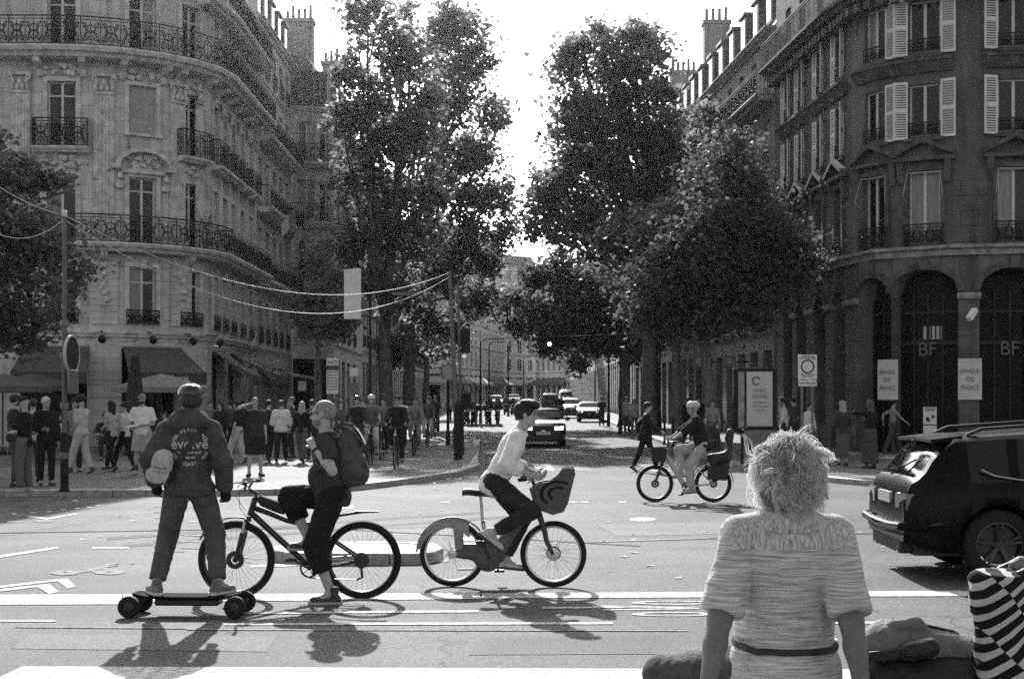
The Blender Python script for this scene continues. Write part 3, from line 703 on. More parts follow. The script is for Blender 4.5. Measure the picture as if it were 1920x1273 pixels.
def awning(root, pt, s0, s1, z0, z1, dep, val, n=6):
    m = MB(); rings = [[pt.P(s0 + (s1 - s0) * i / n, .05, z0), pt.P(s0 + (s1 - s0) * i / n, dep * .5, (z0 + z1) / 2 - .05), pt.P(s0 + (s1 - s0) * i / n, dep, z1)] for i in range(n + 1)]
    rings = [r + [p - V((0, 0, .02)) for p in r[::-1]] for r in rings]; m.loft(rings)
    for q in (s0 + .01, s1 - .01): m.prism([pt.P(q, .05, z0 - .02), pt.P(q, dep, z1 - .02), pt.P(q, dep, z1 - val * .9), pt.P(q, dep * .8, z1 - .05)], pt.T(q) * .012)
    o = m.build('awning', m_awn, root, world=True)
    v = MB(); fbox(v, pt, s0, s1, dep - .006, dep + .012, z1 - val, z1 - .003); v.build('valance', M('valance_canvas', .05, .85, .2, 4), o, world=True, smooth=False)
    b = MB(); b.bar(pt.P(s0 + .1, .05, z1 + .1), pt.P(s0 + .1, dep - .05, z1 - .02), .04, .04); b.bar(pt.P(s1 - .1, .05, z1 + .1), pt.P(s1 - .1, dep - .05, z1 - .02), .04, .04); b.build('awning_arm', m_iron, o, world=True)
    return o
a1 = awning(LB, PL, sPL(46), sPL(168), 3.8, 2.85, 1.5, .42); c0, c1 = sPL(229), sPL(338); a2 = awning(LB, PL, c0, c1, 3.8, 2.85, 1.45, .42)
cm = (c0 + c1) / 2 + .1; text_mesh('awning_lettering', 'Café Français', m_letter, .3, PL.P(cm, 1.49, 2.64), PL.T(cm), (0, 0, 1), a2, .004, maxw=1.1, bold=.004)
a3 = awning(LB, PL, side[0] - .6, side[1] - .1, 3.8, 2.85, 1.6, .42); a4 = awning(LB, PL, side[1] + 1.1, side[3] + .4, 3.8, 2.95, 1.9, .38)
mansard(LB, PL, sA - 5, E, 20, 3.2, 2.4)
for x, y in ((fr[3] + .3, 7.6), (side[0] - .2, 14.6)):   # potted plants on the balconies
    m = MB(); rr_ = random.Random(int(x * 7)); b0 = PL.P(x, .5, y)
    for _ in range(46):
        a = rr_.uniform(0, 6.28); k = rr_.uniform(.3, .75); q = b0 + V((math.cos(a) * .3 * k, math.sin(a) * .3 * k, .4 + k)); sd = V((-math.sin(a), math.cos(a), 0)) * .035
        e = q + V((math.cos(a) * .3, math.sin(a) * .3, rr_.uniform(-.15, .2))); m.add([q - sd, q + sd, e], [(0, 1, 2)])
    for _ in range(5): a = rr_.uniform(0, 6.28); m.tube([b0 + V((0, 0, .3)), b0 + V((math.cos(a) * .12, math.sin(a) * .12, 1.0))], .012, 4)
    po = thing('potted_plant', 'leafy potted palm on the ' + ('lower' if y < 10 else 'upper') + ' iron balcony of the cafe building', 'plant', b0)
    m.build('leaves', M('balcony_leaf', .08, .6), po, world=True); q = MB(); q.rev([(.0, 0), (.16, 0), (.2, .32), (.17, .32), (.0, .28)], b0, n=12); q.build('pot', m_pot, po, world=True)

# ------------------------------------------------------------------ plainer street buildings
def street_building(name, label, pts, levels, px_bays=None, bays=None, mat=None, trim=None, ground=4.2, roof=None, fine=False, shut=False, base=None, dorm=True):
    pt = Path(pts); mid_ = pt.P(pt.L / 2, -2, 0); b0 = base if base is not None else KH + gz(mid_.y)
    root = thing(name, label, 'building', (mid_.x, mid_.y, b0)); mat = mat or m_stoneL2; trim = trim or m_trimL; mb = MB()
    bays = bays if bays is not None else [pt.L * (i + .5) / max(1, round(pt.L / 2.2)) for i in range(max(1, round(pt.L / 2.2)))]
    zt = b0 + ground; g = [(c, 1.5, b0, b0 + ground - .8) for c in bays]; wall(mb, pt, 0, pt.L, b0, zt, g, .4); allops = list(g)
    for i, (h, bal) in enumerate(levels):
        ops = [(c, .95, zt + .25, zt + h - .7) for c in bays]; wall(mb, pt, 0, pt.L, zt, zt + h, ops); allops += ops
        for c, w, a, b in ops:
            window(root, pt, c, w, a, b, fine=fine, tr=.75 if fine else 0)
            if shut:
                shutter(root, pt, c - w / 2 - .02, c - w / 2 - .5, a, b); shutter(root, pt, c + w / 2 + .02, c + w / 2 + .5, a, b)
        if bal == 2: balcony(root, pt, .1, pt.L - .1, .75, zt + .2, .95, .28, mat=trim, fancy=fine, mod=.7)
        elif bal == 1:
            for c in bays: railing(root, pt, c - .5, c + .5, .08, zt + .25, zt + 1.0, .5, fancy=False, ends=False)
        cornice(root, pt, 0, pt.L, zt - .14, .18, .14, trim); zt += h
    mb.build('wall', mat, root, world=True, smooth=False); jamb_back(root, pt, allops); cornice(root, pt, 0, pt.L, zt - .25, .3, .4, trim)
    if roof: mansard(root, pt, 0, pt.L, zt + .05, roof, 2.0, bays if dorm else ())
    return root, pt, zt
rt, p2, z2 = street_building('street_building', 'narrow stone building with stacked balconies right behind the cafe corner', [(-11.75, 65.1), (-11.75, 75.6)], [(2.9, 1), (3.4, 2), (3.3, 2), (3.0, 2), (2.6, 1)], bays=[1.3, 3.2, 5.2, 7.2, 9.2], ground=3.9, roof=2.6, fine=True)
m = MB(); fmold(m, p2, 1.0, 9.4, [(.02, 3.4), (1.5, 3.1), (1.5, 3.0), (.02, 3.2)]); m.build('canopy', m_zinc, rt, world=True, smooth=False)
for i in range(3):
    m = MB(); q = p2.P(1.6 + i * 2, .5, 9.6 + .6 * (i % 2)); m.tube([q, q + V((.8, 0, 1.1))], .02, 6); o = m.build('flagpole', m_iron, rt, world=True)
    f = MB(); b = q + V((.75, 0, 1.05)); f.add([b, b + V((-.35, 0, -.5)), b + V((-.3, .1, -1.1)), b + V((.05, .1, -.75))], [(0, 1, 2, 3)]); f.build('flag', M('flag_cloth_%d' % i, (.5, .25, .4)[i], .8), o, world=True)
rt, p3, z3 = street_building('street_building', 'hazy pale building with curved balconied bay and tall chimneys beyond the narrow stone one', [(-15, 76.2), (-11.4, 76.2), (-10.5, 76.3), (-9.95, 76.7), (-9.7, 77.4), (-9.7, 92)], [(3.1, 1), (3.2, 2), (3.2, 2), (3.1, 2)], bays=[2.45, 4.0, 5.2, 8, 10.4, 13, 16], ground=4.4, roof=3.2, fine=True)
chimney(rt, -11.9, 79.5, z3 + 1, z3 + 5.6, 1.6, .9, 5); chimney(rt, -10.6, 83.5, z3 + .5, z3 + 4.2, 1.0, .8, 3); chimney(rt, -13.4, 79, z3 + 1, z3 + 5, 1.0, .9, 3)
street_building('street_building', 'light facade behind the plane trees on the cafe side', [(-9.8, 93), (-9.8, 168)], [(3.2, 1), (3.2, 2), (3.1, 1), (3, 2)], ground=4.2, roof=2.8, mat=m_stoneL2, dorm=False)
# the far end of the street, where it bends
m_far = stone_mat('far_plaster', 0.64, 1.2, .6, .12, .9, .2, .2)  # base grey raised to carry the haze over the distant fronts
def fx(px, y): return (px - CXP) / FPX * y
for i, (pa, pb, ya, yb, lv, lab) in enumerate(((792, 838, 169, 170, 4, 'distant house front closing the view behind the track trees'), (838, 872, 170, 178, 5, 'lower pale house front at the left of the distant row'), (872, 905, 182, 190, 5, 'distant pale house front with many small windows, second in the row'),
        (905, 945, 196, 214, 6, 'distant pale house front left of the street gap'), (945, 1004, 232, 236, 6, 'tallest distant pale house closing the street under the sky gap'), (1004, 1075, 234, 220, 5, 'distant pale house half hidden by the trees on the bank side'))):
    r_, p_, z_ = street_building('distant_house', lab, [(fx(pa, ya), ya), (fx(pb, yb), yb)], [(2.9, 0)] * lv, ground=4.6, roof=2.2, mat=m_far, dorm=False)
    m = MB(); fmold(m, p_, .1, p_.L - .1, [(.02, gz(ya) + 3.7), (1.6, gz(ya) + 2.9), (1.6, gz(ya) + 2.6), (.02, gz(ya) + 3.4)]); m.build('awning', m_awn if i % 2 else M('pale_awning', .45, .8), r_, world=True, smooth=False)

# ------------------------------------------------------------------ right corner building (bank)
PR = Path([(10.70, 57.6), (10.95, 54), (11.2, 50)] + arc_pts(16.4, 47.4, 5.0, 3.1, 180, 270, 18) + [(20, 44.3), (30, 44.3)])
RB = thing('bank_building', 'dark stone bank building with rounded corner and white shutters', 'building', (16.4, 47.4, KH))
sidR = PR.s[3] - .02
rb_s = [PR.px(p, 0, 0, sidR) for p in (1478, 1504, 1539, 1575)]; rb_f = [PR.px(p, 0, sidR, PR.L) for p in (1640, 1733, 1902)] + [PR.px(1902, 0, sidR, PR.L) + 3.1]
bay = [(c, .8) for c in rb_s] + [(rb_f[0], .9)] + [(c, 1.0) for c in rb_f[1:]]
f1 = [(c, w, 6.75, 9.1) for c, w in bay]; f2 = [(c, w, 10.2, 11.85) for c, w in bay]; f3 = [(c, w, 12.85, 14.5) for c, w in bay]; f4 = [(c, w, 15.4, 17.2) for c, w in bay]
mb = MB(); E = PR.L; wall(mb, PR, 0, E, 6.4, 9.9, f1); wall(mb, PR, 0, E, 9.9, 12.3, f2); wall(mb, PR, 0, E, 12.3, 15.0, f3); wall(mb, PR, 0, E, 15.0, 18, f4)
arches = [(c, 1.35, 4.95, .62) for c in rb_s] + [(rb_f[0] - .1, 1.5, 5.1, .7)] + [(c, 2.08, 5.25, .72) for c in rb_f[1:]]
x = 0.0
for c, w, sp, rise in arches:                            # ground floor: piers and arched openings
    fbox(mb, PR, x, c - w / 2, -.7, 0, KH, 6.4); n = 14; rings = []
    for i in range(n + 1):
        u = -1 + 2 * i / n; zb = sp + rise * math.sqrt(max(0, 1 - abs(u) ** 2.4)); q = c + u * w / 2
        rings.append([PR.P(q, -.7, zb), PR.P(q, 0, zb), PR.P(q, 0, 6.4), PR.P(q, -.7, 6.4)])
    mb.loft(rings); x = c + w / 2
fbox(mb, PR, x, E, -.7, 0, KH, 6.4)
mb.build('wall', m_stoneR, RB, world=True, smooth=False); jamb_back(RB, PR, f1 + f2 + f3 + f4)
m_doorblk = M('bank_door', .004, .5, spec=.12)
for i, (c, w, sp, rise) in enumerate(arches):
    m = MB(); farch(m, PR, c, sp, w / 2, rise, .2, .003, .1, 0, 180, 16); m.build('archivolt', m_trimR, RB, world=True)
    m = MB(); fbox(m, PR, c - .14, c + .14, .101, .2, sp + rise - .02, 6.32); m.build('keystone', m_trimR, RB, world=True, smooth=False)
    m = MB(); fbox(m, PR, c - w / 2 - .02, c + w / 2 + .02, -.66, -.6, KH, sp + rise); o = m.build('arch_door', m_doorblk, RB, world=True, smooth=False)
    m = MB(); k = 4 if w > 2 else 2
    for j in range(k + 1): q = c - w / 2 + .03 + (w - .06) * j / k; fbox(m, PR, q - .03, q + .03, -.6, -.52, KH, sp)
    fbox(m, PR, c - w / 2, c + w / 2, -.6, -.53, 3.6, 3.72); fbox(m, PR, c - w / 2, c + w / 2, -.6, -.53, 4.6, 4.68); m.build('door_frame', m_iron, o, world=True, smooth=False)
    if i == len(rb_s) + 1:
        g = MB(); fbox(g, PR, c - .2, c + .55, -.6, -.585, 3.78, 4.2); g.build('lit_pane', M('pale_fanlight', .42, .5), o, world=True, smooth=False)
        g = MB()
        for j in range(6): q = c - .2 + .15 * j; fbox(g, PR, q - .02, q + .02, -.58, -.55, 3.72, 4.3)
        g.build('bars', m_iron, o, world=True, smooth=False)
    if i > len(rb_s): text_mesh('bank_letters', 'BF', M('gilt_letter', .1, .5), .62, PR.P(c - .02, -.5, 3.45), PR.T(c), (0, 0, 1), o, .01, maxw=.55)
piers = [(a[0] + a[1] / 2, b[0] - b[1] / 2) for a, b in zip(arches, arches[1:])]
for i, (a, b) in enumerate(piers):
    if b - a < .12: continue
    m = MB(); fmold(m, PR, a - .04, b + .04, [(.003, 5.0), (.1, 5.0), (.14, 5.08), (.14, 5.2), (.003, 5.2)]); m.build('impost', m_band, RB, world=True, smooth=False)
    m = MB(); fbox(m, PR, a - .02, b + .02, .003, .1, KH, .95); m.build('plinth', m_trimR, RB, world=True, smooth=False)
    if i >= len(rb_s) - 1: blocks(RB, PR, a, b, .96, 5.0, .58, 1.0, m_stoneR, .03)
    else: blocks(RB, PR, a, b, .96, 5.0, .58, 1.0, m_stoneR, .025)
for c, w in bay[len(rb_s):]: blocks(RB, PR, c + w / 2 + .35, c + w / 2 + 1.4, 6.8, 9.2, .48, .7, m_stoneR, .02) if c > rb_f[0] else None
m = MB(); fmold(m, PR, 0, E, [(.003, 6.38), (.2, 6.38), (.22, 6.55), (.34, 6.6), (.34, 6.7), (.003, 6.72)]); m.build('string_course', m_band, RB, world=True, smooth=False)
for k, (c, w, a, b) in enumerate(f1):
    window(RB, PR, c, w, a, b, tr=.0, gl=m_curt if k % 3 == 2 else None); railing(RB, PR, c - w / 2 - .1, c + w / 2 + .1, .16, 6.73, 7.4, .4, ends=False); surround(RB, PR, c, w, a + .02, b, m_trimR, .14, .1, False)
    m = MB(); h = .95; fbox(m, PR, c - h, c + h, .003, .26, 9.4, 9.52)
    for sg in (-1, 1):
        m.loft([[PR.P(c + sg * h, .003, 9.52), PR.P(c + sg * h, .32, 9.52), PR.P(c + sg * h, .32, 9.66), PR.P(c + sg * h, .003, 9.66)], [PR.P(c, .003, 9.98), PR.P(c, .32, 9.98), PR.P(c, .32, 10.12), PR.P(c, .003, 10.12)]])
        fmold(m, PR, c + sg * .72 - .1, c + sg * .72 + .1, [(.004, 8.7), (.08, 8.7), (.2, 9.2), (.22, 9.39), (.004, 9.39)])
    m.build('pediment', m_trimR, RB, world=True, smooth=False)
    if k >= len(rb_s):                                    # projecting blind frames
        m = MB()
        for sg in (-1, 1): m.tube([PR.P(c + sg * .5, .12, 9.05), PR.P(c + sg * .58, .3, 8.3), PR.P(c + sg * .52, .1, 8.1)], .012, 5)
        m.tube([PR.P(c - .5, .13, 9.04), PR.P(c + .5, .13, 9.04)], .02, 5); m.build('blind_frame', M('blind_metal', .35, .4), RB, world=True)
for k, (c, w, a, b) in enumerate(f2 + f3):
    window(RB, PR, c, w, a, b, tr=.0); railing(RB, PR, c - w / 2, c + w / 2, .06, a, a + .42, .5, ends=False, r=.011); sw = .46 if w > .85 else .36
    fl = k % len(bay) < len(rb_s)
    if not (k % len(bay) == len(rb_s)): shutter(RB, PR, c - w / 2 - .01, c - w / 2 - sw - .01, a - .08, b + .1, R(6 if fl else 24))
    shutter(RB, PR, c + w / 2 + .01, c + w / 2 + sw + .01, a - .08, b + .1, R(30 if fl else 5))
    m = MB(); fbox(m, PR, c - w / 2 - .1, c + w / 2 + .1, .003, .12, a - .16, a - .06); m.build('sill', m_trimR, RB, world=True, smooth=False)
for c, w, a, b in f3:
    m = MB(); fmold(m, PR, c - .85, c + .85, [(.003, 12.2), (.1, 12.2), (.28, 12.5), (.34, 12.52), (.34, 12.62), (.003, 12.66)]); m.build('window_hood', m_trimR, RB, world=True, smooth=False)
for c, w, a, b in f4: window(RB, PR, c, w, a, b)
cornice(RB, PR, 0, E, 14.72, .42, .75, m_trimR, dent=.42, name='main_cornice'); railing(RB, PR, .1, E - .1, .65, 15.15, 16.15, .7, fancy=False, ends=False)
m = MB(); fmold(m, PR, 0, E, [(-.05, 15.14), (.72, 15.14), (.72, 15.148), (-.05, 15.148)]); m.build('balcony_floor', m_trimR, RB, world=True, smooth=False)
mansard(RB, PR, 0, E, 18, 3.0, 2.0, rb_s, mat=m_zinc)
m_banner = M('banner_cloth', .5, .8, .12, 6); m_ink = M('banner_ink', .16, .7)
for i, (pc, wd) in enumerate(((1668, .7), (1819, .7))):
    c = PR.px(pc, 0, sidR, PR.L); m = MB(); fbox(m, PR, c - wd / 2, c + wd / 2, .1, .13, 1.85, 3.14)
    o = thing('bank_banner', ('pale banner with faint lettering on the pier left of the bank door' if i == 0 else 'pale banner reading BANQUE DE FRANCE right of the bank door'), 'banner', PR.P(c, .1, 1.85), group='bank banners'); m.build('cloth', m_banner, o, world=True, smooth=False)
    b = MB(); b.tube([PR.P(c - wd / 2, .12, 3.15), PR.P(c + wd / 2, .12, 3.15)], .015, 5); b.build('rod', m_iron, o, world=True)
    for j, tx in enumerate(('BANQUE', 'DE', 'FRANCE')): text_mesh('lettering', tx, m_ink, .2, PR.P(c, .136, 2.74 - .26 * j), PR.T(c), (0, 0, 1), o, .002, maxw=wd * .78)
c = PR.px(1822, 0, sidR, PR.L); o = thing('security_camera', 'white security camera box on the pier above the banner', 'camera', PR.P(c, .1, 4.4))
m = MB(); q = PR.P(c, .35, 4.5); dn = (PR.N(c) * .6 + V((-.5, 0, -.75))).normalized(); ax_ = frame_from(dn); m.obox(q, (.09, .08, .24), (ax_[0], ax_[1], dn)); m.build('housing', M('camera_white', .75, .4), o, world=True, bevel=.01)
m = MB(); m.tube([PR.P(c, .0, 4.62), PR.P(c, .25, 4.62), q], .025, 6); m.build('bracket', M('camera_arm', .5, .4), o, world=True)
# further along the bank side
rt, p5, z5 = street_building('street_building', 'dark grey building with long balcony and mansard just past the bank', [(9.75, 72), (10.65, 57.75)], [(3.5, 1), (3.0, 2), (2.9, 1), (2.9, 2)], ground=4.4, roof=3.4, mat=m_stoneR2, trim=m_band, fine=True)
chimney(rt, 12, 66, z5, z5 + 5, 1.4, .8, 4); chimney(rt, 12.2, 60, z5, z5 + 5.4, 1.2, .8, 3)
for i, c in enumerate((11.2, 8.2)): balcony(rt, p5, c - 1.2, c + 1.2, 1.0, 9.2, 1.0, .25, mat=m_band)
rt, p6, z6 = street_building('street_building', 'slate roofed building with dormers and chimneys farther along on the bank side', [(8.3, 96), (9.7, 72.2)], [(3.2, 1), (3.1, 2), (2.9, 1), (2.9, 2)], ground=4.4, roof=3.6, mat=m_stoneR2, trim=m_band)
chimney(rt, 11.2, 78, z6, z6 + 5.6, 1.4, .8, 4); chimney(rt, 10.6, 88, z6, z6 + 5.2, 1.6, .8, 5)
street_building('street_building', 'building hidden behind the trees at the far bank side', [(8.4, 231), (8.2, 150), (8.3, 97)], [(3.2, 1), (3.1, 2), (2.9, 1)], ground=4.4, roof=3.0, mat=m_stoneL2, dorm=False)
# ------------------------------------------------------------------ trees
m_bark = M('plane_bark', 0.11, 0.85, 0.55, 7, 0.7, 18, stretch=(1, 1, .45))
def leaf_mat(name, c, tr=0.5):
    m = bpy.data.materials.new(name); m.use_nodes = True; nt = m.node_tree; n, l = nt.nodes, nt.links; n.clear()
    o = n.new('ShaderNodeOutputMaterial'); tc = n.new('ShaderNodeTexCoord'); t = n.new('ShaderNodeTexNoise'); t.inputs['Scale'].default_value = 3.1; t.inputs['Detail'].default_value = 6
    l.new(tc.outputs['Object'], t.inputs['Vector']); mr = n.new('ShaderNodeMapRange'); mr.inputs[1].default_value = .3; mr.inputs[2].default_value = .7; mr.inputs[3].default_value = c * .6; mr.inputs[4].default_value = c * 1.5
    l.new(t.outputs['Fac'], mr.inputs[0]); p = n.new('ShaderNodeBsdfPrincipled'); p.inputs['Roughness'].default_value = .55; p.inputs['Specular IOR Level'].default_value = .3; l.new(mr.outputs[0], p.inputs['Base Color'])
    d = n.new('ShaderNodeBsdfTranslucent'); l.new(mr.outputs[0], d.inputs['Color']); mx = n.new('ShaderNodeMixShader'); mx.inputs[0].default_value = tr
    l.new(p.outputs[0], mx.inputs[1]); l.new(d.outputs[0], mx.inputs[2]); l.new(mx.outputs[0], o.inputs[0]); return m
m_leaf = leaf_mat('plane_leaf', 0.17, .72); m_leafd = leaf_mat('dark_leaf', 0.1, .6)

def leaf_cloud(blobs, dens, size, rng, clump=.42, per=34):
    """blobs: (centre, rx, ry, rz); leaves gathered in clumps, lobed outline, folded along the midrib"""
    C = []
    for c, rx, ry, rz in blobs:
        vol = rx * ry * rz; rx, ry, rz = rx * .86, ry * .86, rz * .86; nc = max(5, int(dens * .5 * vol ** (2 / 3.)))
        u = rng.normal(size=(nc, 3)); u /= np.linalg.norm(u, axis=1)[:, None]; rad = rng.uniform(.1, 1.2, nc) ** .6
        C.append(np.array(c) + u * rad[:, None] * np.array([rx, ry, rz]))
    C = np.concatenate(C); n = len(C) * per
    cen = np.repeat(C, per, 0) + rng.normal(size=(n, 3)) * np.array([clump, clump, clump * .72]) * rng.uniform(.5, 1.15, (len(C), 1)).repeat(per, 0)
    nr = rng.normal(size=(n, 3)); nr[:, 2] = np.abs(nr[:, 2]) + .45; nr /= np.linalg.norm(nr, axis=1)[:, None]
    a = rng.normal(size=(n, 3)); a -= nr * (a * nr).sum(1)[:, None]; a /= np.linalg.norm(a, axis=1)[:, None]; b = np.cross(nr, a)
    s = (size * rng.uniform(.6, 1.35, n))[:, None]
    tip, base = cen + a * s * .62, cen - a * s * .5
    lf, rt = cen + b * s * .55 + nr * s * .16 - a * s * .05, cen - b * s * .55 + nr * s * .16 - a * s * .05
    vv = np.stack([base, rt, tip, lf], 1).reshape(-1, 3); q = np.arange(n)[:, None] * 4
    fs = np.concatenate([q + np.array([[0, 1, 2]]), q + np.array([[0, 2, 3]])])
    return vv, fs
def tree(name, label, base, blobs_px, depth, trunk_r, fork, dens=26, size=.24, group=None, seed=1, mat=None, per=44, lean=(0, 0), squash=1.0, dspread=1.0, clump=.42):
    rng = np.random.default_rng(seed); rr_ = random.Random(seed); b = V(base); root = thing(name, label, 'tree', b, group=group)
    blobs = []
    for px, py, rp in blobs_px:
        k = depth / FPX; r = rp * k; dy = rr_.uniform(-1, 1) * 1.5 * dspread; c = P(px, py, depth + dy); blobs.append((tuple(c), r, r * 1.15 * squash + .3, r))
    f = V((b.x + lean[0], b.y + lean[1], fork)); m = MB()
    pts = [b + V((0, 0, -.1)), b + V((lean[0] * .1, lean[1] * .1, .35)), b.lerp(f, .35) + V((rr_.uniform(-.1, .1), rr_.uniform(-.1, .1), 0)), b.lerp(f, .7), f]
    m.tube(pts, [trunk_r * 1.5, trunk_r * 1.08, trunk_r * .95, trunk_r * .85, trunk_r * .78], 12)
    tr = m.build('trunk', m_bark, root, world=True); lm = MB()
    for c, rx, ry, rz in blobs:
        c = V(c); d = (c - f).length; mid1 = f.lerp(c, .4) + V((rr_.uniform(-.4, .4), rr_.uniform(-.4, .4), .12 * d)); r0 = trunk_r * min(.5, .16 + .035 * d)
        lm.tube([f + V((rr_.uniform(-.1, .1), 0, -.3)), f.lerp(mid1, .5) + V((0, 0, .05 * d)), mid1, mid1.lerp(c, .6) + V((rr_.uniform(-.2, .2), 0, .1)), c], [r0, r0 * .8, r0 * .6, r0 * .38, r0 * .18], 6)
        for _ in range(5):
            e = c + V((rr_.uniform(-1, 1) * rx, rr_.uniform(-1, 1) * ry, rr_.uniform(-.8, 1) * rz)) * .85; q = mid1.lerp(c, rr_.uniform(.4, 1)); lm.tube([q, q.lerp(e, .5) + V((0, 0, .12 * rz)), e], [r0 * .28, r0 * .18, .012], 4)
    o = lm.build('limbs', m_bark, root, world=True, recalc=False); o['kind'] = 'stuff'
    vv, fs = leaf_cloud(blobs, dens, size, rng, per=per, clump=clump); vv = vv - np.array(b)
    cr = np_obj('crown', vv, fs, mat or m_leaf, root); cr['kind'] = 'stuff'
    return root
gp = 'plane trees along the street'
def gb(px, y, dx=0): return (fx(px, y) + dx, y, KH + gz(y))
tree('plane_tree', 'tall plane tree on the cafe side whose crown reaches the top of the frame', gb(722, 66), [(690, 15, 42), (668, 60, 34), (655, 140, 40), (745, 75, 50), (770, 130, 60), (690, 190, 62), (640, 215, 36), (700, 260, 70), (770, 250, 66), (660, 330, 52), (730, 350, 80), (800, 350, 55), (690, 430, 62), (770, 450, 66), (700, 520, 55), (650, 470, 45), (760, 560, 50), (640, 600, 34), (805, 190, 45)], 66, .34, 5.4, group=gp, seed=3, dens=17)
tree('plane_tree', 'plane tree behind the tall one with its crown leaning over the roadway', gb(768, 80), [(835, 35, 45), (875, 75, 50), (820, 100, 60), (890, 130, 45), (850, 180, 62), (915, 205, 40), (830, 280, 70), (905, 290, 55), (945, 225, 22), (860, 380, 70), (925, 370, 45), (950, 430, 36), (880, 470, 65), (930, 500, 32), (820, 500, 60), (870, 560, 55), (912, 560, 36), (800, 600, 50), (845, 630, 36), (760, 20, 20)], 80, .36, 6.8, group=gp, seed=4, dens=17)
tree('plane_tree', 'slimmer plane tree with low foliage far behind on the cafe side', gb(800, 104), [(775, 640, 42), (815, 650, 40), (740, 660, 36), (850, 640, 26), (700, 650, 36), (790, 600, 40)], 104, .25, 5.0, group=gp, seed=5)
tree('plane_tree', 'small leafy branch tree beside the narrow stone building', gb(597, 60), [(560, 585, 26), (600, 575, 34), (640, 590, 28), (585, 600, 22), (590, 490, 26), (628, 520, 22), (615, 615, 18)], 60, .13, 4.6, group=gp, seed=6, dens=30, size=.2, mat=leaf_mat('light_leaf', .16, .55))
tree('plane_tree', 'tallest plane tree on the bank side, standing against the sky', gb(1218, 66), [(1088, 88, 44), (1065, 130, 40), (1125, 60, 30), (1180, 60, 44), (1222, 90, 38), (1140, 120, 60), (1205, 150, 62), (1245, 190, 40), (1095, 200, 66), (1165, 230, 80), (1240, 260, 60), (1070, 280, 60), (1130, 320, 80), (1210, 340, 75), (1290, 300, 52), (1320, 230, 34), (1040, 340, 52), (1060, 410, 66), (1140, 430, 80), (1010, 370, 34), (1290, 380, 55), (1000, 430, 24), (1340, 330, 36)], 66, .36, 6.0, group=gp, seed=7, dens=19)
tree('plane_tree', 'dark plane tree with low spreading branches over the parked cars', gb(1172, 80), [(1010, 520, 34), (1060, 520, 52), (1120, 540, 60), (1000, 590, 40), (1050, 600, 50), (1100, 620, 48), (1180, 520, 60), (1150, 620, 50), (1200, 640, 40), (975, 610, 22), (1030, 650, 28), (1085, 675, 26), (965, 560, 20), (1230, 580, 50)], 80, .34, 4.6, group=gp, seed=8, mat=m_leafd)
tree('plane_tree', 'leafy plane tree nearest on the bank side, hiding the lower bank windows', gb(1340, 48), [(1380, 300, 52), (1330, 350, 60), (1400, 370, 66), (1280, 400, 55), (1350, 430, 80), (1440, 430, 60), (1240, 450, 52), (1300, 490, 70), (1400, 500, 70), (1480, 470, 44), (1220, 530, 52), (1290, 560, 58), (1370, 560, 60), (1450, 530, 52), (1505, 500, 30), (1330, 600, 40), (1240, 600, 40), (1420, 590, 36), (1200, 590, 36), (1310, 330, 36)], 48, .22, 4.3, group=gp, seed=9, mat=m_leafd, dens=34, size=.16, per=60, lean=(-.4, 0))
tree('plane_tree', 'thin trunked plane tree between the two large ones on the bank side', gb(1268, 56), [(1260, 420, 50), (1220, 480, 60), (1280, 520, 50), (1180, 440, 50), (1250, 580, 44), (1200, 560, 40)], 56, .2, 5.0, group=gp, seed=10, mat=m_leafd)
tree('plane_tree', 'distant plane tree under the sky gap near the far houses', gb(1120, 140), [(1080, 640, 30), (1120, 630, 40), (1160, 640, 40), (1040, 655, 22), (1100, 600, 36), (1150, 590, 40)], 140, .3, 6, group=gp, seed=12, mat=m_leafd)
tree('plane_tree', 'dark leafy tree cut off by the left picture edge', (fx(-120, 33), 33, KH), [(-40, 320, 60), (20, 310, 38), (60, 350, 42), (100, 335, 22), (-30, 420, 80), (60, 440, 58), (10, 500, 70), (110, 470, 30), (95, 540, 44), (140, 510, 26), (20, 590, 60), (80, 610, 34), (-40, 600, 60), (40, 640, 22), (-10, 270, 20)], 33, .2, 4.4, group=gp, seed=13, mat=m_leafd, dens=42, size=.14, clump=.3)
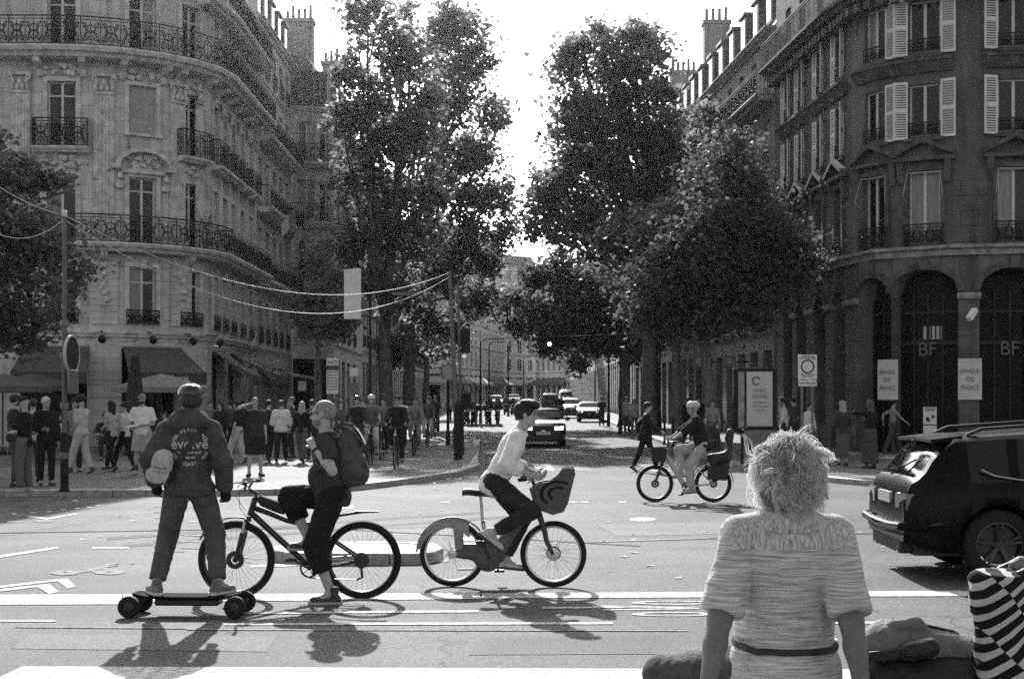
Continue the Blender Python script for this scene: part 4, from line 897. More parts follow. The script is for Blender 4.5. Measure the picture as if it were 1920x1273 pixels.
# ------------------------------------------------------------------ bicycles (local: rear hub above x = 0, heading +x)
m_rub = M('tyre_rubber', 0.012, 0.8, 0.3, 30, spec=.3); m_alu = M('brushed_alloy', 0.45, 0.35, metal=.9); m_blk = M('black_paint', 0.012, 0.35, spec=.5); m_plas = M('black_plastic', 0.02, 0.6, 0.2, 20)
m_spoke = M('spoke_steel', 0.25, 0.35, metal=.8); m_gun = M('dark_metal', 0.05, 0.4, metal=.6); m_refl = M('reflector', .5, .3)
def bike_wheel(root, x, r, tr, y=0, fine=True, hub=.025, disc=None, spokes=32, rimm=None):
    n = 44 if fine else 20; c = V((x, y, r)); ax = V((0, 1, 0)); m = MB(); rr_ = r - 2 * tr
    m.rev([(rr_, -tr * .7), (rr_ - .014, -tr * .5), (rr_ - .018, 0), (rr_ - .014, tr * .5), (rr_, tr * .7), (rr_, -tr * .7)], c, ax, n); m.rev([(.008, -.05), (hub, -.045), (hub * .7, -.03), (hub * .7, .03), (hub, .045), (.008, .05)], c, ax, 12, cap=True)
    w = m.build('wheel', rimm or m_gun, root)
    t = MB(); k = 8 if fine else 6; t.rev([(r - tr + tr * math.cos(2 * math.pi * i / k), tr * math.sin(2 * math.pi * i / k)) for i in range(k + 1)], c, ax, n); t.build('tyre', m_rub, w)
    s = MB(); ns = spokes if fine else 14
    for i in range(ns):
        a = 2 * math.pi * i / ns; b = a + (.28 if i % 4 < 2 else -.28); sd = .03 if i % 2 else -.03
        s.tube([c + V((hub * math.cos(b), sd, hub * math.sin(b))), c + V(((rr_ - .01) * math.cos(a), 0, (rr_ - .01) * math.sin(a)))], .0016 if fine else .002, 3, cap=False)
    o = s.build('spokes', m_spoke, w, smooth=False, recalc=False); o['kind'] = 'stuff'
    if disc: d = MB(); d.rev([(disc * .45, disc * 0 + .05), (disc, .05), (disc, .053), (disc * .45, .053)], c, ax, 22); d.build('brake_disc', m_gun, w)
    return w
def arcpts(c, r, a0, a1, n, y=0): return [V((c[0] + r * math.cos(R(a0 + (a1 - a0) * i / n)), y, c[1] + r * math.sin(R(a0 + (a1 - a0) * i / n)))) for i in range(n + 1)]
def fender(root, c, r, a0, a1, w=.03, mat=None, n=16):
    m = MB(); rings = []
    for p, q in zip(arcpts(c, r, a0, a1, n), arcpts(c, r + .012, a0, a1, n)): rings.append([p + V((0, -w, 0)), q + V((0, -w * .5, 0)), q + V((0, w * .5, 0)), p + V((0, w, 0)), p + V((0, 0, .004))])
    m.loft(rings); return m.build('mudguard', mat or m_plas, root)
def saddle(root, x, z, L=.26, post=None, mat=None):
    m = MB(); rings = []
    for u, w, h in ((0, .05, .0), (.06, .075, .012), (.2, .078, .014), (.45, .045, .004), (.75, .024, 0), (.95, .02, -.006), (1, .008, -.014)):
        rings.append([V((x - L * .45 + L * u, w * math.cos(t), z + h + (.022 if math.sin(t) > 0 else .045) * math.sin(t))) for t in [2 * math.pi * i / 10 for i in range(10)]])
    m.loft(rings); o = m.build('saddle', mat or m_plas, root)
    if post: p = MB(); p.tube([V((post[0], 0, post[1])), V((x, 0, z - .03))], .0145, 8); p.build('seat_post', m_alu, root)
    return o
def crank(root, x, z, ang, rc=.085, y=.06, L=.17, fine=True, ped=True):
    m = MB(); m.rev([(rc * .8, y - .004), (rc, y - .003), (rc, y + .003), (rc * .8, y + .004), (rc * .8, y - .004)], (x, 0, z), (0, 1, 0), 22 if fine else 10); m.tube([V((x, -y - .02, z)), V((x, y + .02, z))], .018, 8); tips = []
    for sg in (-1, 1):
        e = V((x + sg * L * math.cos(ang), sg * (y + .02), z + sg * L * math.sin(ang))); m.tube([V((x, sg * (y + .02), z)), e], [.013, .01], 6); tips.append(e + V((0, sg * .06, 0)))
        for k in range(5): b = ang + 1.256 * k; m.bar(V((x, y, z)), V((x + rc * .85 * math.cos(b), y, z + rc * .85 * math.sin(b))), .01, .006)
    o = m.build('crankset', m_gun, root)
    if ped:
        for e in tips: p = MB(); p.box(e.x - .045, e.x + .045, e.y - .045, e.y + .045, e.z - .012, e.z + .012); p.build('pedal', m_plas, root, bevel=.005)
    return tips
def hbar(root, x, z, sweep=.05, w=.3, rise=.05, gx=.0, mat=None, brake=True):
    m = MB(); m.tube([V((x - sweep, -w, z + rise)), V((x + gx, -w * .45, z + rise)), V((x + .03, -.06, z)), V((x + .03, .06, z)), V((x + gx, w * .45, z + rise)), V((x - sweep, w, z + rise))], .0125, 8)
    o = m.build('handlebar', mat or m_blk, root)
    for sg in (-1, 1):
        g = MB(); a = V((x - sweep, sg * w, z + rise)); b = V((x + gx, sg * w * .45, z + rise)); g.tube([a, a.lerp(b, .55)], .018, 8); g.build('grip', m_rub, o)
        if brake: l = MB(); l.tube([a.lerp(b, .7), a.lerp(b, .6) + V((.05, 0, -.01)), a.lerp(b, .2) + V((.06, 0, -.03))], .006, 5); l.build('brake_lever', m_gun, o)
    return o
def tubes(root, name, mat, lst, n=10):
    m = MB()
    for pts, r in lst: m.tube(pts, r, n)
    return m.build(name, mat, root)
X = lambda x, z, y=0.0: V((x, y, z))

def mtb(loc, yaw):
    b = thing('mountain_bicycle', 'dark mountain bicycle with suspension fork held by the man with backpack', 'bicycle', loc, yaw); r = .345
    bike_wheel(b, 0, r, .026, disc=.07); bike_wheel(b, 1.118, r, .026, disc=.08)
    tubes(b, 'frame', m_blk, [([X(.95, .89), X(1.0, .73)], .027), ([X(.955, .80), X(.83, .755), X(.66, .685), X(.52, .655), X(.40, .66)], [.026, .024, .021, .019, .019]), ([X(.985, .755), X(.46, .275)], [.029, .027]), ([X(.46, .275), X(.37, .72)], .019)] +
          [([X(.41, .62, s * .02), X(.2, .48, s * .06), X(0, r, s * .065)], .011) for s in (-1, 1)] + [([X(.46, .275, s * .04), X(.2, .3, s * .065), X(0, r, s * .065)], .012) for s in (-1, 1)])
    f = tubes(b, 'fork', m_blk, [([X(1.005, .725), X(1.015, .69)], .024), ([X(1.015, .69, -.07), X(1.015, .69, .07)], .02)] + [([X(1.02, .70, s * .06), X(1.055, .56, s * .06)], .014) for s in (-1, 1)] + [([X(1.05, .585, s * .06), X(1.105, .37, s * .06), X(1.118, r, s * .055)], .022) for s in (-1, 1)])
    tubes(f, 'stanchion', m_alu, [([X(1.03, .68, s * .06), X(1.052, .57, s * .06)], .0165) for s in (-1, 1)])
    tubes(b, 'stem', m_blk, [([X(.95, .89), X(.94, .93), X(1.0, .96)], .018)]); hb = hbar(b, 1.0, .96, .02, .3, .07)
    saddle(b, .27, .93, post=(.37, .70)); crank(b, .46, .275, R(28), y=.05)
    g = tubes(b, 'cassette', m_gun, [([X(0, r, .035), X(0, r, .06)], [.06, .03])]); tubes(b, 'derailleur', m_gun, [([X(.0, .3, .07), X(-.01, .2, .07), X(.04, .18, .07)], .013)])
    tubes(b, 'chain', m_gun, [([X(.46, .36, .055), X(0, .39, .05)], .005), ([X(.46, .19, .055), X(.04, .175, .06)], .005)], 5)
    fender(b, (1.118, r), r + .02, 28, 112, .028); m = MB(); m.tube([X(.37, .66), X(.2, .735), X(.0, .765), X(-.14, .768)], [.01, .012, .012, .008], 6); m.box(-.15, .06, -.03, .03, .765, .775); m.build('mudguard', m_plas, b)
    m = MB(); m.loft([[V((x, w * math.cos(t), z + h * math.sin(t))) for t in [2 * math.pi * i / 12 for i in range(12)]] for x, z, w, h in ((.93, .875, .02, .02), (.9, .865, .035, .05), (.78, .82, .04, .055), (.7, .785, .032, .045), (.67, .775, .01, .01))]); o = m.build('frame_bag', m_plas, b)
    m = MB(); m.obox((.80, 0, .874), (.09, .028, .004), (V((.94, 0, .33)).normalized(), V((0, 1, 0)), V((-.33, 0, .94)).normalized())); m.build('phone_window', M('phone_film', .45, .12, spec=.6), o)
    tubes(b, 'cable', m_plas, [([X(1.02, 1.0, -.15), X(1.12, .95, -.1), X(1.1, .8, -.05), X(1.03, .7, -.04)], .003), ([X(1.0, 1.0, .15), X(1.1, .9, .1), X(1.03, .78, .03)], .003)], 4)
    text_mesh('frame_lettering', 'GRAVITY', M('frame_decal', .3, .4), .05, (.71, -.031, .51), (.735 * -1, 0, -.675), (-.675, 0, .735), b, .001, world=False)
    m = MB(); m.bar(X(.33, .2, -.06), X(.28, .02, -.13), .015, .012); m.build('kickstand', m_gun, b)
    m = MB(); m.ell((1.118 + .15, 0, r + .2), (.035, .006, .012), 8); m.build('reflector', m_refl, b)
    return b
def velib(loc, yaw):
    b = thing('share_bicycle', 'grey share bicycle with moulded front basket, ridden towards the right', 'bicycle', loc, yaw); r = .312; grey = M('share_bike_shell', .075, .5, .15, 12); dg = M('share_bike_dark', .035, .55, .2, 15)
    bike_wheel(b, 0, r, .024, rimm=m_alu, hub=.045); bike_wheel(b, .95, r, .024, rimm=m_alu, hub=.06, disc=.07)
    m = MB(); rings = []
    for x, z, w, h in ((.36, .27, .03, .09), (.40, .3, .05, .1), (.48, .4, .048, .075), (.6, .55, .045, .06), (.72, .7, .042, .055), (.79, .79, .036, .05)):
        d = V((.6, 0, .8)); nrm = V((-.8, 0, .6)); rings.append([V((x, 0, z)) + nrm * (h * math.cos(t)) + V((0, w * math.sin(t), 0)) for t in [2 * math.pi * i / 14 for i in range(14)]])
    m.loft(rings); m.build('frame', grey, b)
    vv, fs = sdf([('e', (.33, 0, .27), (.13, .055, .13), None), ('c', (.3, 0, .36), (.1, 0, .37), .05, .035), ('c', (.2, 0, .3), (0, 0, .312), .05, .04), ('c', (.36, 0, .4), (.28, 0, .5), .04, .03)], .012); np_obj('motor_housing', vv, fs, grey, b)
    tubes(b, 'seat_tube', m_alu, [([X(.31, .46), X(.285, .62)], .02), ([X(.285, .6), X(.265, .86)], .0145)]); m = MB(); m.tube([X(.29, .61, -.04), X(.29, .61, .03)], .012, 6); m.build('seat_clamp', m_gun, b)
    saddle(b, .22, .89, .28)
    tubes(b, 'fork', dg, [([X(.785, .86), X(.80, .72), X(.82, .66)], .035)] + [([X(.82, .67, s * .045), X(.86, .56, s * .055), X(.89, .42, s * .06), X(.95, r, s * .06)], [.026, .024, .019, .016]) for s in (-1, 1)])
    fender(b, (0, r), r + .022, 20, 178, .034, grey)
    m = MB()
    for sg in (-1, 1):
        o_ = [p + V((0, sg * .035, 0)) for p in arcpts((0, r), r + .02, 62, 172, 10)]; i_ = [p + V((0, sg * .03, 0)) for p in (X(.02, r + .02), X(.0, r + .1), X(-.06, r + .2), X(-.16, r + .21), X(-.26, r + .12))]
        inn = [p + V((0, sg * .035, 0)) for p in arcpts((-.04, r - .02), r - .05, 40, 168, 10)]; m.loft([[a, b_] for a, b_ in zip(o_, inn)], closed=False, cap=False)
        m.prism([X(.03, r + .03, sg * .04), X(.1, r + .05, sg * .04), X(.1, r + .3, sg * .036), X(.0, r + .33, sg * .036)], (0, sg * .004, 0))
    m.build('wheel_skirt', M('share_bike_skirt', .2, .5, .3, 10), b); m = MB(); m.box(-.3, -.24, -.03, .03, r + .1, r + .16); m.build('tail_light', dg, b, bevel=.01)
    # basket: moulded sides, dark inlays standing in for the shade in C shaped slots
    out = [(.74, .93), (.80, .98), (.92, 1.0), (.99, 1.05), (1.04, 1.12), (1.13, 1.125), (1.16, 1.08), (1.13, .96), (1.09, .8), (1.05, .72), (.95, .69), (.86, .72), (.78, .8)]
    m = MB(); bm = M('basket_plastic', .06, .55, .15, 14)
    for sg in (-1, 1): m.prism([X(x, z, sg * .17) for x, z in out], (0, -sg * .014, 0))
    for (a, c_) in zip(out[6:], out[7:] + out[:1]): m.prism([X(a[0], a[1], -.165), X(c_[0], c_[1], -.165), X(c_[0] * .985, c_[1] + .004, -.165), X(a[0] * .985, a[1] + .004, -.165)], (0, .33, 0))
    k = m.build('basket', bm, b)
    for sg in (-1, 1):
        for rad, w_ in ((.13, .028), (.065, .026)):
            s = MB(); rings = []
            for i in range(9):
                a = R(55 + i * 22); p = V((1.0 + rad * math.cos(a) * 1.1, sg * .1715, .885 + rad * math.sin(a) * .8)); q = V((1.0 + (rad + w_) * math.cos(a) * 1.1, sg * .1715, .885 + (rad + w_) * math.sin(a) * .8)); rings.append([p, q, q + V((0, sg * .003, 0)), p + V((0, sg * .003, 0))])
            s.loft(rings); s.build('slot_inlay', m_dark, k)
    hbar(b, .74, .97, .1, .28, .05, mat=dg); tubes(b, 'stem', dg, [([X(.785, .85), X(.77, .98)], .022)])
    crank(b, .355, .285, R(-62), rc=.06, y=.06); tubes(b, 'kickstand', m_alu, [([X(.34, .17), X(.05, .16)], .01)])
    tubes(b, 'cable', m_plas, [([X(.77, 1.0, -.15), X(.86, 1.02, -.1), X(.86, .9, -.05)], .004)], 4)
    return b
def ebike(loc, yaw):
    b = thing('electric_bicycle', 'pale framed electric bicycle with front basket and rear child seat', 'bicycle', loc, yaw); r = .325; pale = M('pale_bike_paint', .42, .4)
    bike_wheel(b, 0, r, .026, fine=True, spokes=24, disc=.07); bike_wheel(b, 1.02, r, .026, fine=True, spokes=24, disc=.07)
    tubes(b, 'frame', pale, [([X(.86, .86), X(.75, .7), X(.52, .32), X(.47, .27)], [.045, .047, .047, .04]), ([X(.8, .95), X(.88, .7)], .03), ([X(.47, .27), X(.25, .72)], .022)] + [([X(.47, .27, s * .05), X(0, r, s * .06)], .016) for s in (-1, 1)] + [([X(.3, .6, s * .03), X(0, r, s * .06)], .011) for s in (-1, 1)])
    m = MB(); m.bar(X(.72, .62), X(.53, .33), .05, .05); m.build('battery', m_blk, b); tubes(b, 'fork', m_blk, [([X(.88, .7), X(.9, .64)], .026)] + [([X(.9, .66, s * .055), X(1.02, r, s * .06)], .018) for s in (-1, 1)])
    tubes(b, 'stem', m_blk, [([X(.81, .93), X(.78, 1.03)], .018)]); hbar(b, .78, 1.03, .14, .3, .03); saddle(b, .2, .93, post=(.25, .72)); crank(b, .47, .27, R(-50), y=.06)
    fender(b, (0, r), r + .025, 10, 175, .03); fender(b, (1.02, r), r + .025, 25, 130, .03)
    m = MB(); a = [V((.86, -.16, .7)), V((1.06, -.16, .7)), V((1.06, .16, .7)), V((.86, .16, .7))]; t = [V((.82, -.2, .93)), V((1.12, -.2, .93)), V((1.12, .2, .93)), V((.82, .2, .93))]
    m.loft([a, t], cap=False); m.add(a, [(0, 1, 2, 3)]); m.loft([t, [p * 1.0 + V((0, 0, .015)) for p in t]], cap=False); o = m.build('basket', m_plas, b)
    vv, fs = sdf([('c', (-.02, 0, .78), (-.2, 0, .78), .13, .12), ('c', (-.22, 0, .8), (-.3, 0, 1.22), .1, .07), ('c', (.0, -.1, .7), (-.05, -.12, .42), .05, .05), ('c', (.0, .1, .7), (-.05, .12, .42), .05, .05)], .02, .05, subs=[('c', (.03, 0, .95), (-.15, 0, .98), .13, .12)]); np_obj('child_seat', vv, fs, m_plas, b)
    tubes(b, 'rack', m_blk, [([X(.25, .66, s * .06), X(-.3, .68, s * .06)], .008) for s in (-1, 1)] + [([X(-.05, .68, s * .06), X(0, r, s * .07)], .007) for s in (-1, 1)])
    m = MB(); m.loft([[V((x, .1, z)) for x, z in ((-.28, .66), (.1, .66), (.12, .4), (-.22, .38))], [V((x, .2, z)) for x, z in ((-.26, .64), (.08, .64), (.1, .42), (-.2, .4))]]); m.build('pannier', m_plas, b)
    m = MB(); m.box(-.33, -.3, -.04, .04, .62, .68); m.build('tail_light', m_refl, b)
    return b
CITY = []
def citybike(loc, yaw, label, group=None, tone=.03):
    if CITY:
        c = copy_tree(CITY[0]); c.location = loc; c.rotation_euler = (0, 0, yaw); tag(c, label, 'bicycle', group); return c
    b = thing('city_bicycle', label, 'bicycle', loc, yaw, group); r = .34
    bike_wheel(b, 0, r, .018, fine=False); bike_wheel(b, 1.06, r, .018, fine=False)
    tubes(b, 'frame', m_blk, [([X(.86, .86), X(.92, .68)], .02), ([X(.88, .8), X(.3, .78)], .015), ([X(.91, .7), X(.44, .28)], .017), ([X(.44, .28), X(.28, .84)], .015)] + [([X(.3, .74, s * .02), X(0, r, s * .06)], .009) for s in (-1, 1)] + [([X(.44, .28, s * .03), X(0, r, s * .06)], .01) for s in (-1, 1)], 6)
    tubes(b, 'fork', m_blk, [([X(.92, .69), X(.94, .62)], .018)] + [([X(.94, .64, s * .045), X(1.06, r, s * .05)], .012) for s in (-1, 1)], 6)
    tubes(b, 'stem', m_alu, [([X(.86, .86), X(.84, .98)], .013)], 6); hbar(b, .84, .99, .1, .27, .03, brake=False); saddle(b, .24, .93, post=(.28, .84)); crank(b, .44, .28, R(80), fine=False); fender(b, (0, r), r + .02, 10, 175, .02, n=8)
    m = MB(); m.ell((.94, 0, .84), (.03, .04, .04), 8); m.build('front_lamp', m_alu, b)
    CITY.append(b); return b

# ------------------------------------------------------------------ cars (local: rear bumper x = 0, heading +x, wheels on z = 0)
def interp(tab, x):
    for (a, u), (b, v) in zip(tab, tab[1:]):
        if x <= b: k = max(0, min(1, (x - a) / max(1e-9, b - a))); k = k * k * (3 - 2 * k) * .5 + k * .5; return u + (v - u) * k
    return tab[-1][1]
m_carglass = M('car_glass', .004, .04, spec=.35); m_tail = M('tail_lamp', .09, .15, spec=.6); m_chrome = M('chrome_trim', .6, .15, metal=1.0); m_lamp = M('head_lamp', .7, .1, spec=.8); m_plate = M('number_plate', .62, .4); m_pink = M('plate_ink', .03, .5)
def car_wheel(root, x, y, r, w=.21, rim_m=None, fine=True, side=1):
    c = V((x, y, r)); ax = V((0, side, 0)); t = MB(); t.rev([(r * .68, -w / 2), (r * .93, -w / 2), (r, -w * .36), (r, w * .36), (r * .93, w / 2), (r * .68, w / 2), (r * .66, w * .4)], c, ax, 32 if fine else 18); wl_ = t.build('wheel', m_rub, root)
    m = MB(); m.rev([(r * .68, w * .42), (r * .62, w * .44), (r * .6, w * .2)], c, ax, 32 if fine else 18); m.rev([(.001, w * .34), (r * .14, w * .34), (r * .16, w * .2)], c, ax, 12)
    for i in range(5):
        a = 2 * math.pi * i / 5 + .3
        for da in (-.13, .13):
            u = V((math.cos(a + da * .5), 0, math.sin(a + da * .5))); v = V((math.cos(a + da), 0, math.sin(a + da))); m.bar(c + u * (r * .12) + ax * (w * .3), c + v * (r * .63) + ax * (w * .4), .03, .018, up=ax)
    m.build('rim', rim_m or m_alu, wl_)
    d = MB(); d.rev([(.02, w * .05), (r * .55, w * .05), (r * .55, w * .08), (.02, w * .08)], c, ax, 20); d.build('brake_disc', m_gun, wl_)
def car(name, label, loc, yaw, L, W, top, belt, wx, wr, paint, glass, sill=.24, pillars=(), ends=(.86, .8), group=None, fine=True, rim_m=None, plate=None, rails=False, grille=True, spoiler=False):
    """top, belt: (x, z) tables; wx: wheel x positions; glass: (rear glass x0, x1, side x0, x1, screen x0, x1)"""
    root = thing(name, label, 'car', loc, yaw, group); hw = W / 2; N = 64 if fine else 40
    xs_ = sorted(set([L * i / N for i in range(N + 1)] + [w + d for w in wx for d in (-wr - .05, -wr - .02, wr + .02, wr + .05)] + list(glass) + [p + d for p in pillars for d in (-.05, .05)]))
    bodies = {}; rings = {}
    def plan(x):
        e = .5; a = min(1, x / e); b_ = min(1, (L - x) / e); f = ends[0] + (1 - ends[0]) * math.sin(a * math.pi / 2); g = ends[1] + (1 - ends[1]) * math.sin(b_ * math.pi / 2); return hw * min(f, g)
    for x in xs_:
        zl = sill + .1 * max(0, 1 - x / .35) + .02 * max(0, 1 - (L - x) / .3)
        for w in wx:
            if abs(x - w) < wr + .045: zl = max(zl, wr + math.sqrt(max(0, (wr + .045) ** 2 - (x - w) ** 2)))
        zt = interp(top, x); zb = min(interp(belt, x), zt - .015); p = plan(x); zs = max(zl + .02, (sill + zb) * .5); cab = max(0, min(1, (zt - zb) / .4)); roofw = p * (1 - .2 * cab)
        zr = zb + (zt - zb) * (.86 if cab > .5 else .7)
        rings[x] = [V((x, p * .96, zl)), V((x, p * .995, (zl + zs) / 2)), V((x, p, zs)), V((x, p * .985, zs + (zb - zs) * .6)), V((x, p * .955, zb)), V((x, p * .945 + (roofw - p * .945) * .5, zb + (zr - zb) * .5)), V((x, roofw, zr)), V((x, roofw * .88, zr + (zt - zr) * .72)), V((x, roofw * .5, zt - (zt - zb) * .012)), V((x, 0, zt))]
    rg0, rg1, sg0, sg1, ws0, ws1 = glass
    def put(key, quad): bodies.setdefault(key, []).append(quad)
    for a, b_ in zip(xs_, xs_[1:]):
        ra, rb = rings[a], rings[b_]; xm = (a + b_) / 2; cabn = interp(top, xm) - interp(belt, xm) > .12
        for k in range(9):
            key = 'body'
            if k in (4, 5) and sg0 < xm < sg1 and cabn:
                if all(abs(xm - p) > .049 for p in pillars): key = 'side_window%d' % sum(xm > p for p in pillars)
            if k >= 7 and ws0 < xm < ws1: key = 'windscreen'
            if k >= 7 and rg0 < xm < rg1: key = 'rear_window'
            put(key, (ra[k], rb[k], rb[k + 1], ra[k + 1]))
    for key, qs in bodies.items():
        m = MB(); idx = {}; nm = 'side_window' if key.startswith('side') else key
        def vid(p):
            t = (round(p.x, 5), round(p.y, 5), round(p.z, 5))
            if t not in idx: idx[t] = len(m.v); m.v.append(p)
            return idx[t]
        halves = ((1, -1) if key.startswith('side') else (0,))
        for hf in halves:
            m = MB(); idx = {}
            for sg in ((1, -1) if hf == 0 else (hf,)):
                for q in qs:
                    q2 = [V((p.x, p.y * sg, p.z)) for p in q]; ids = [vid(p) for p in q2]
                    if len(set(ids)) >= 3:
                        f = []; [f.append(i) for i in ids if i not in f]; m.f.append(tuple(f)); m.m.append(0)
            if key == 'body':
                for x in (xs_[0], xs_[-1]):
                    r_ = rings[x]; loop = r_ + [V((p.x, -p.y, p.z)) for p in r_[-2::-1]]; m.f.append(tuple(vid(p) for p in loop)); m.m.append(0)
            m.build(nm, paint if key == 'body' else m_carglass, root, ang=32)
    m = MB(); m.box(.12, L - .12, -hw * .8, hw * .8, sill - .04, sill + .3); m.build('underbody', m_plas, root, smooth=False)
    for w in wx:
        for sg in (-1, 1): car_wheel(root, w, sg * (hw - .13), wr, rim_m=rim_m, fine=fine, side=sg)
    zt_ = interp(belt, .1)
    for sg in (-1, 1):                                    # lamps
        m = MB(); y0 = sg * plan(.05) * .58; y1 = sg * plan(.06) * 1.0
        m.loft([[V((-.012, y0, zt_ - .2)), V((-.012, y0, zt_ - .06)), V((.06, y0, zt_ - .05)), V((.06, y0, zt_ - .2))], [V((.02, y1 * .97, zt_ - .21)), V((.02, y1 * .97, zt_ - .05)), V((.3, y1 * 1.03, zt_ - .06)), V((.26, y1 * 1.03, zt_ - .16))]]); m.build('tail_light', m_tail, root)
        zf = interp(top, L - .12) - .08; m = MB(); y0, y1 = sg * hw * .48, sg * plan(L - .1) * 1.0
        m.loft([[V((L + .012, y0, zf - .07)), V((L + .012, y0, zf + .03)), V((L - .1, y0, zf + .06)), V((L - .1, y0, zf - .07))], [V((L - .06, y1 * .99, zf - .06)), V((L - .06, y1 * .99, zf + .06)), V((L - .32, y1 * 1.02, zf + .1)), V((L - .3, y1 * 1.02, zf - .02))]]); m.build('headlight', m_lamp, root)
        m = MB(); xm = sg1 - .35 if sg1 < L * .8 else L * .62; zm = interp(belt, xm) + .1; m.ell((xm, sg * (hw + .1), zm), (.07, .1, .075), 10); m.bar((xm, sg * hw * .95, zm - .05), (xm, sg * (hw + .06), zm - .02), .04, .04); m.build('mirror', paint, root)
    if grille:
        m = MB(); zf = interp(top, L - .12) - .2; m.box(L - .05, L + .016, -hw * .5, hw * .5, zf - .12, zf + .06); m.box(L - .05, L + .012, -hw * .62, hw * .62, sill + .02, sill + .16); m.build('grille', m_plas, root, bevel=.01)
        m = MB(); m.ell((L + .018, 0, zf + .02), (.006, .08, .035), 12); m.build('badge', m_chrome, root)
    if plate:
        m = MB(); m.box(L + .012, L + .03, -.26, .26, sill + .22, sill + .33); o = m.build('number_plate', m_plate, root)
        text_mesh('plate_text', plate, m_pink, .1, (L + .034, 0, sill + .275), (0, 1, 0), (0, 0, 1), o, .001, world=False, maxw=.44)
    if rails:
        for sg in (-1, 1): m = MB(); m.tube([V((x, sg * hw * .66, interp(top, x) + dz)) for x, dz in ((.65, -.01), (.8, .045), (1.6, .055), (2.4, .05), (2.6, -.01))], .018, 8); m.build('roof_rail', m_plas, root)
    return root
def suv(loc, yaw):
    pt_ = M('black_car_paint', .002, .28, spec=.12); L, W = 4.5, 1.84; sq = lambda tb: [(x, z * .93) for x, z in tb]
    r_ = car('suv', 'large black suv leaving on the right, seen from its rear corner', loc, yaw, L, W, sq([(0, .8), (.04, .98), (.1, 1.06), (.42, 1.44), (.52, 1.52), (1.6, 1.585), (2.5, 1.53), (2.9, 1.4), (3.4, 1.1), (4.2, .98), (4.5, .72)]), sq([(0, .78), (.05, .95), (.3, 1.0), (1, 1.03), (3.2, 1.0), (4.2, .9), (4.5, .7)]), (.9, 3.55), .345, pt_, (.12, .42, .62, 3.0, 2.85, 3.35), sill=.27, pillars=(1.05, 2.05), rim_m=M('dark_rim', .05, .4, metal=.6), rails=True, grille=True)
    m = MB(); m.loft([[V((.28, y, 1.385 - abs(y) * .03)), V((.3, y, 1.35 - abs(y) * .03)), V((.62, y, 1.39 - abs(y) * .03)), V((.6, y, 1.425 - abs(y) * .03))] for y in (-.66, -.4, 0, .4, .66)]); m.build('spoiler', pt_, r_)
    m = MB(); m.tube([V((.2 if abs(y) > .8 else -.03 - .02 * (1 - abs(y)), y, .5 + .1 * max(0, abs(y) - .6))) for y in (-.93, -.8, -.4, 0, .4, .8, .93)], .045, 10); m.build('rear_bumper', pt_, r_)
    m = MB(); m.tube([V((.34, -.925, .56)), V((.12, -.88, .52)), V((-.02, -.7, .44)), V((-.045, 0, .42)), V((-.02, .7, .44)), V((.12, .88, .52)), V((.34, .925, .56))], .012, 8); m.build('bumper_trim', m_gun, r_)
    m = MB(); m.box(.0, .2, -.62, .62, .24, .4); m.build('diffuser', m_plas, r_, bevel=.02)
    for sg in (-1, 1):
        m = MB(); m.tube([V((x, sg * (W / 2 * .955 + .004), z)) for x, z in ((.72, 1.08), (.85, 1.02), (1.1, .98), (1.8, .97), (2.9, .955))], .011, 6); m.build('window_trim', m_chrome, r_)
        for x in (1.25, 2.25): m = MB(); m.tube([V((x, sg * (W / 2 + .012), .8)), V((x + .2, sg * (W / 2 + .016), .8))], .012, 6); m.build('door_handle', pt_, r_)
        m = MB(); m.box(-.03, .05, sg * .62 - .1, sg * .62 + .1, .5, .56); m.build('rear_reflector', m_tail, r_)
        m = MB(); m.tube([V((.0, sg * .5, .27)), V((.14, sg * .5, .27))], .035, 10); m.build('exhaust', m_chrome, r_)
    m = MB(); m.tube([V((.06, 0, 1.0)), V((.24, -.3, 1.16))], .01, 5); m.build('rear_wiper', m_plas, r_)
    m = MB(); m.box(-.02, .012, -.26, .26, .72, .83); o = m.build('number_plate', M('shaded_plate', .3, .4), r_)
    return r_
HB_TOP = [(0, .72), (.05, .98), (.35, 1.35), (.6, 1.44), (1.6, 1.48), (2.2, 1.42), (2.9, 1.02), (3.5, .9), (3.85, .78), (3.98, .55)]; HB_BELT = [(0, .7), (.05, .9), (2.8, .92), (3.5, .82), (3.98, .52)]
def hatch(label, loc, yaw, paint, plate=None, k=1.0, group=None, name='hatchback_car'):
    return car(name, label, loc, yaw, 3.98, 1.74, [(x, z * k) for x, z in HB_TOP], [(x, z) for x, z in HB_BELT], (.62, 3.15), .31, paint, (.08, .36, .5, 2.7, 2.22, 2.85), sill=.22, pillars=(1.45,), fine=False, plate=plate, group=group)
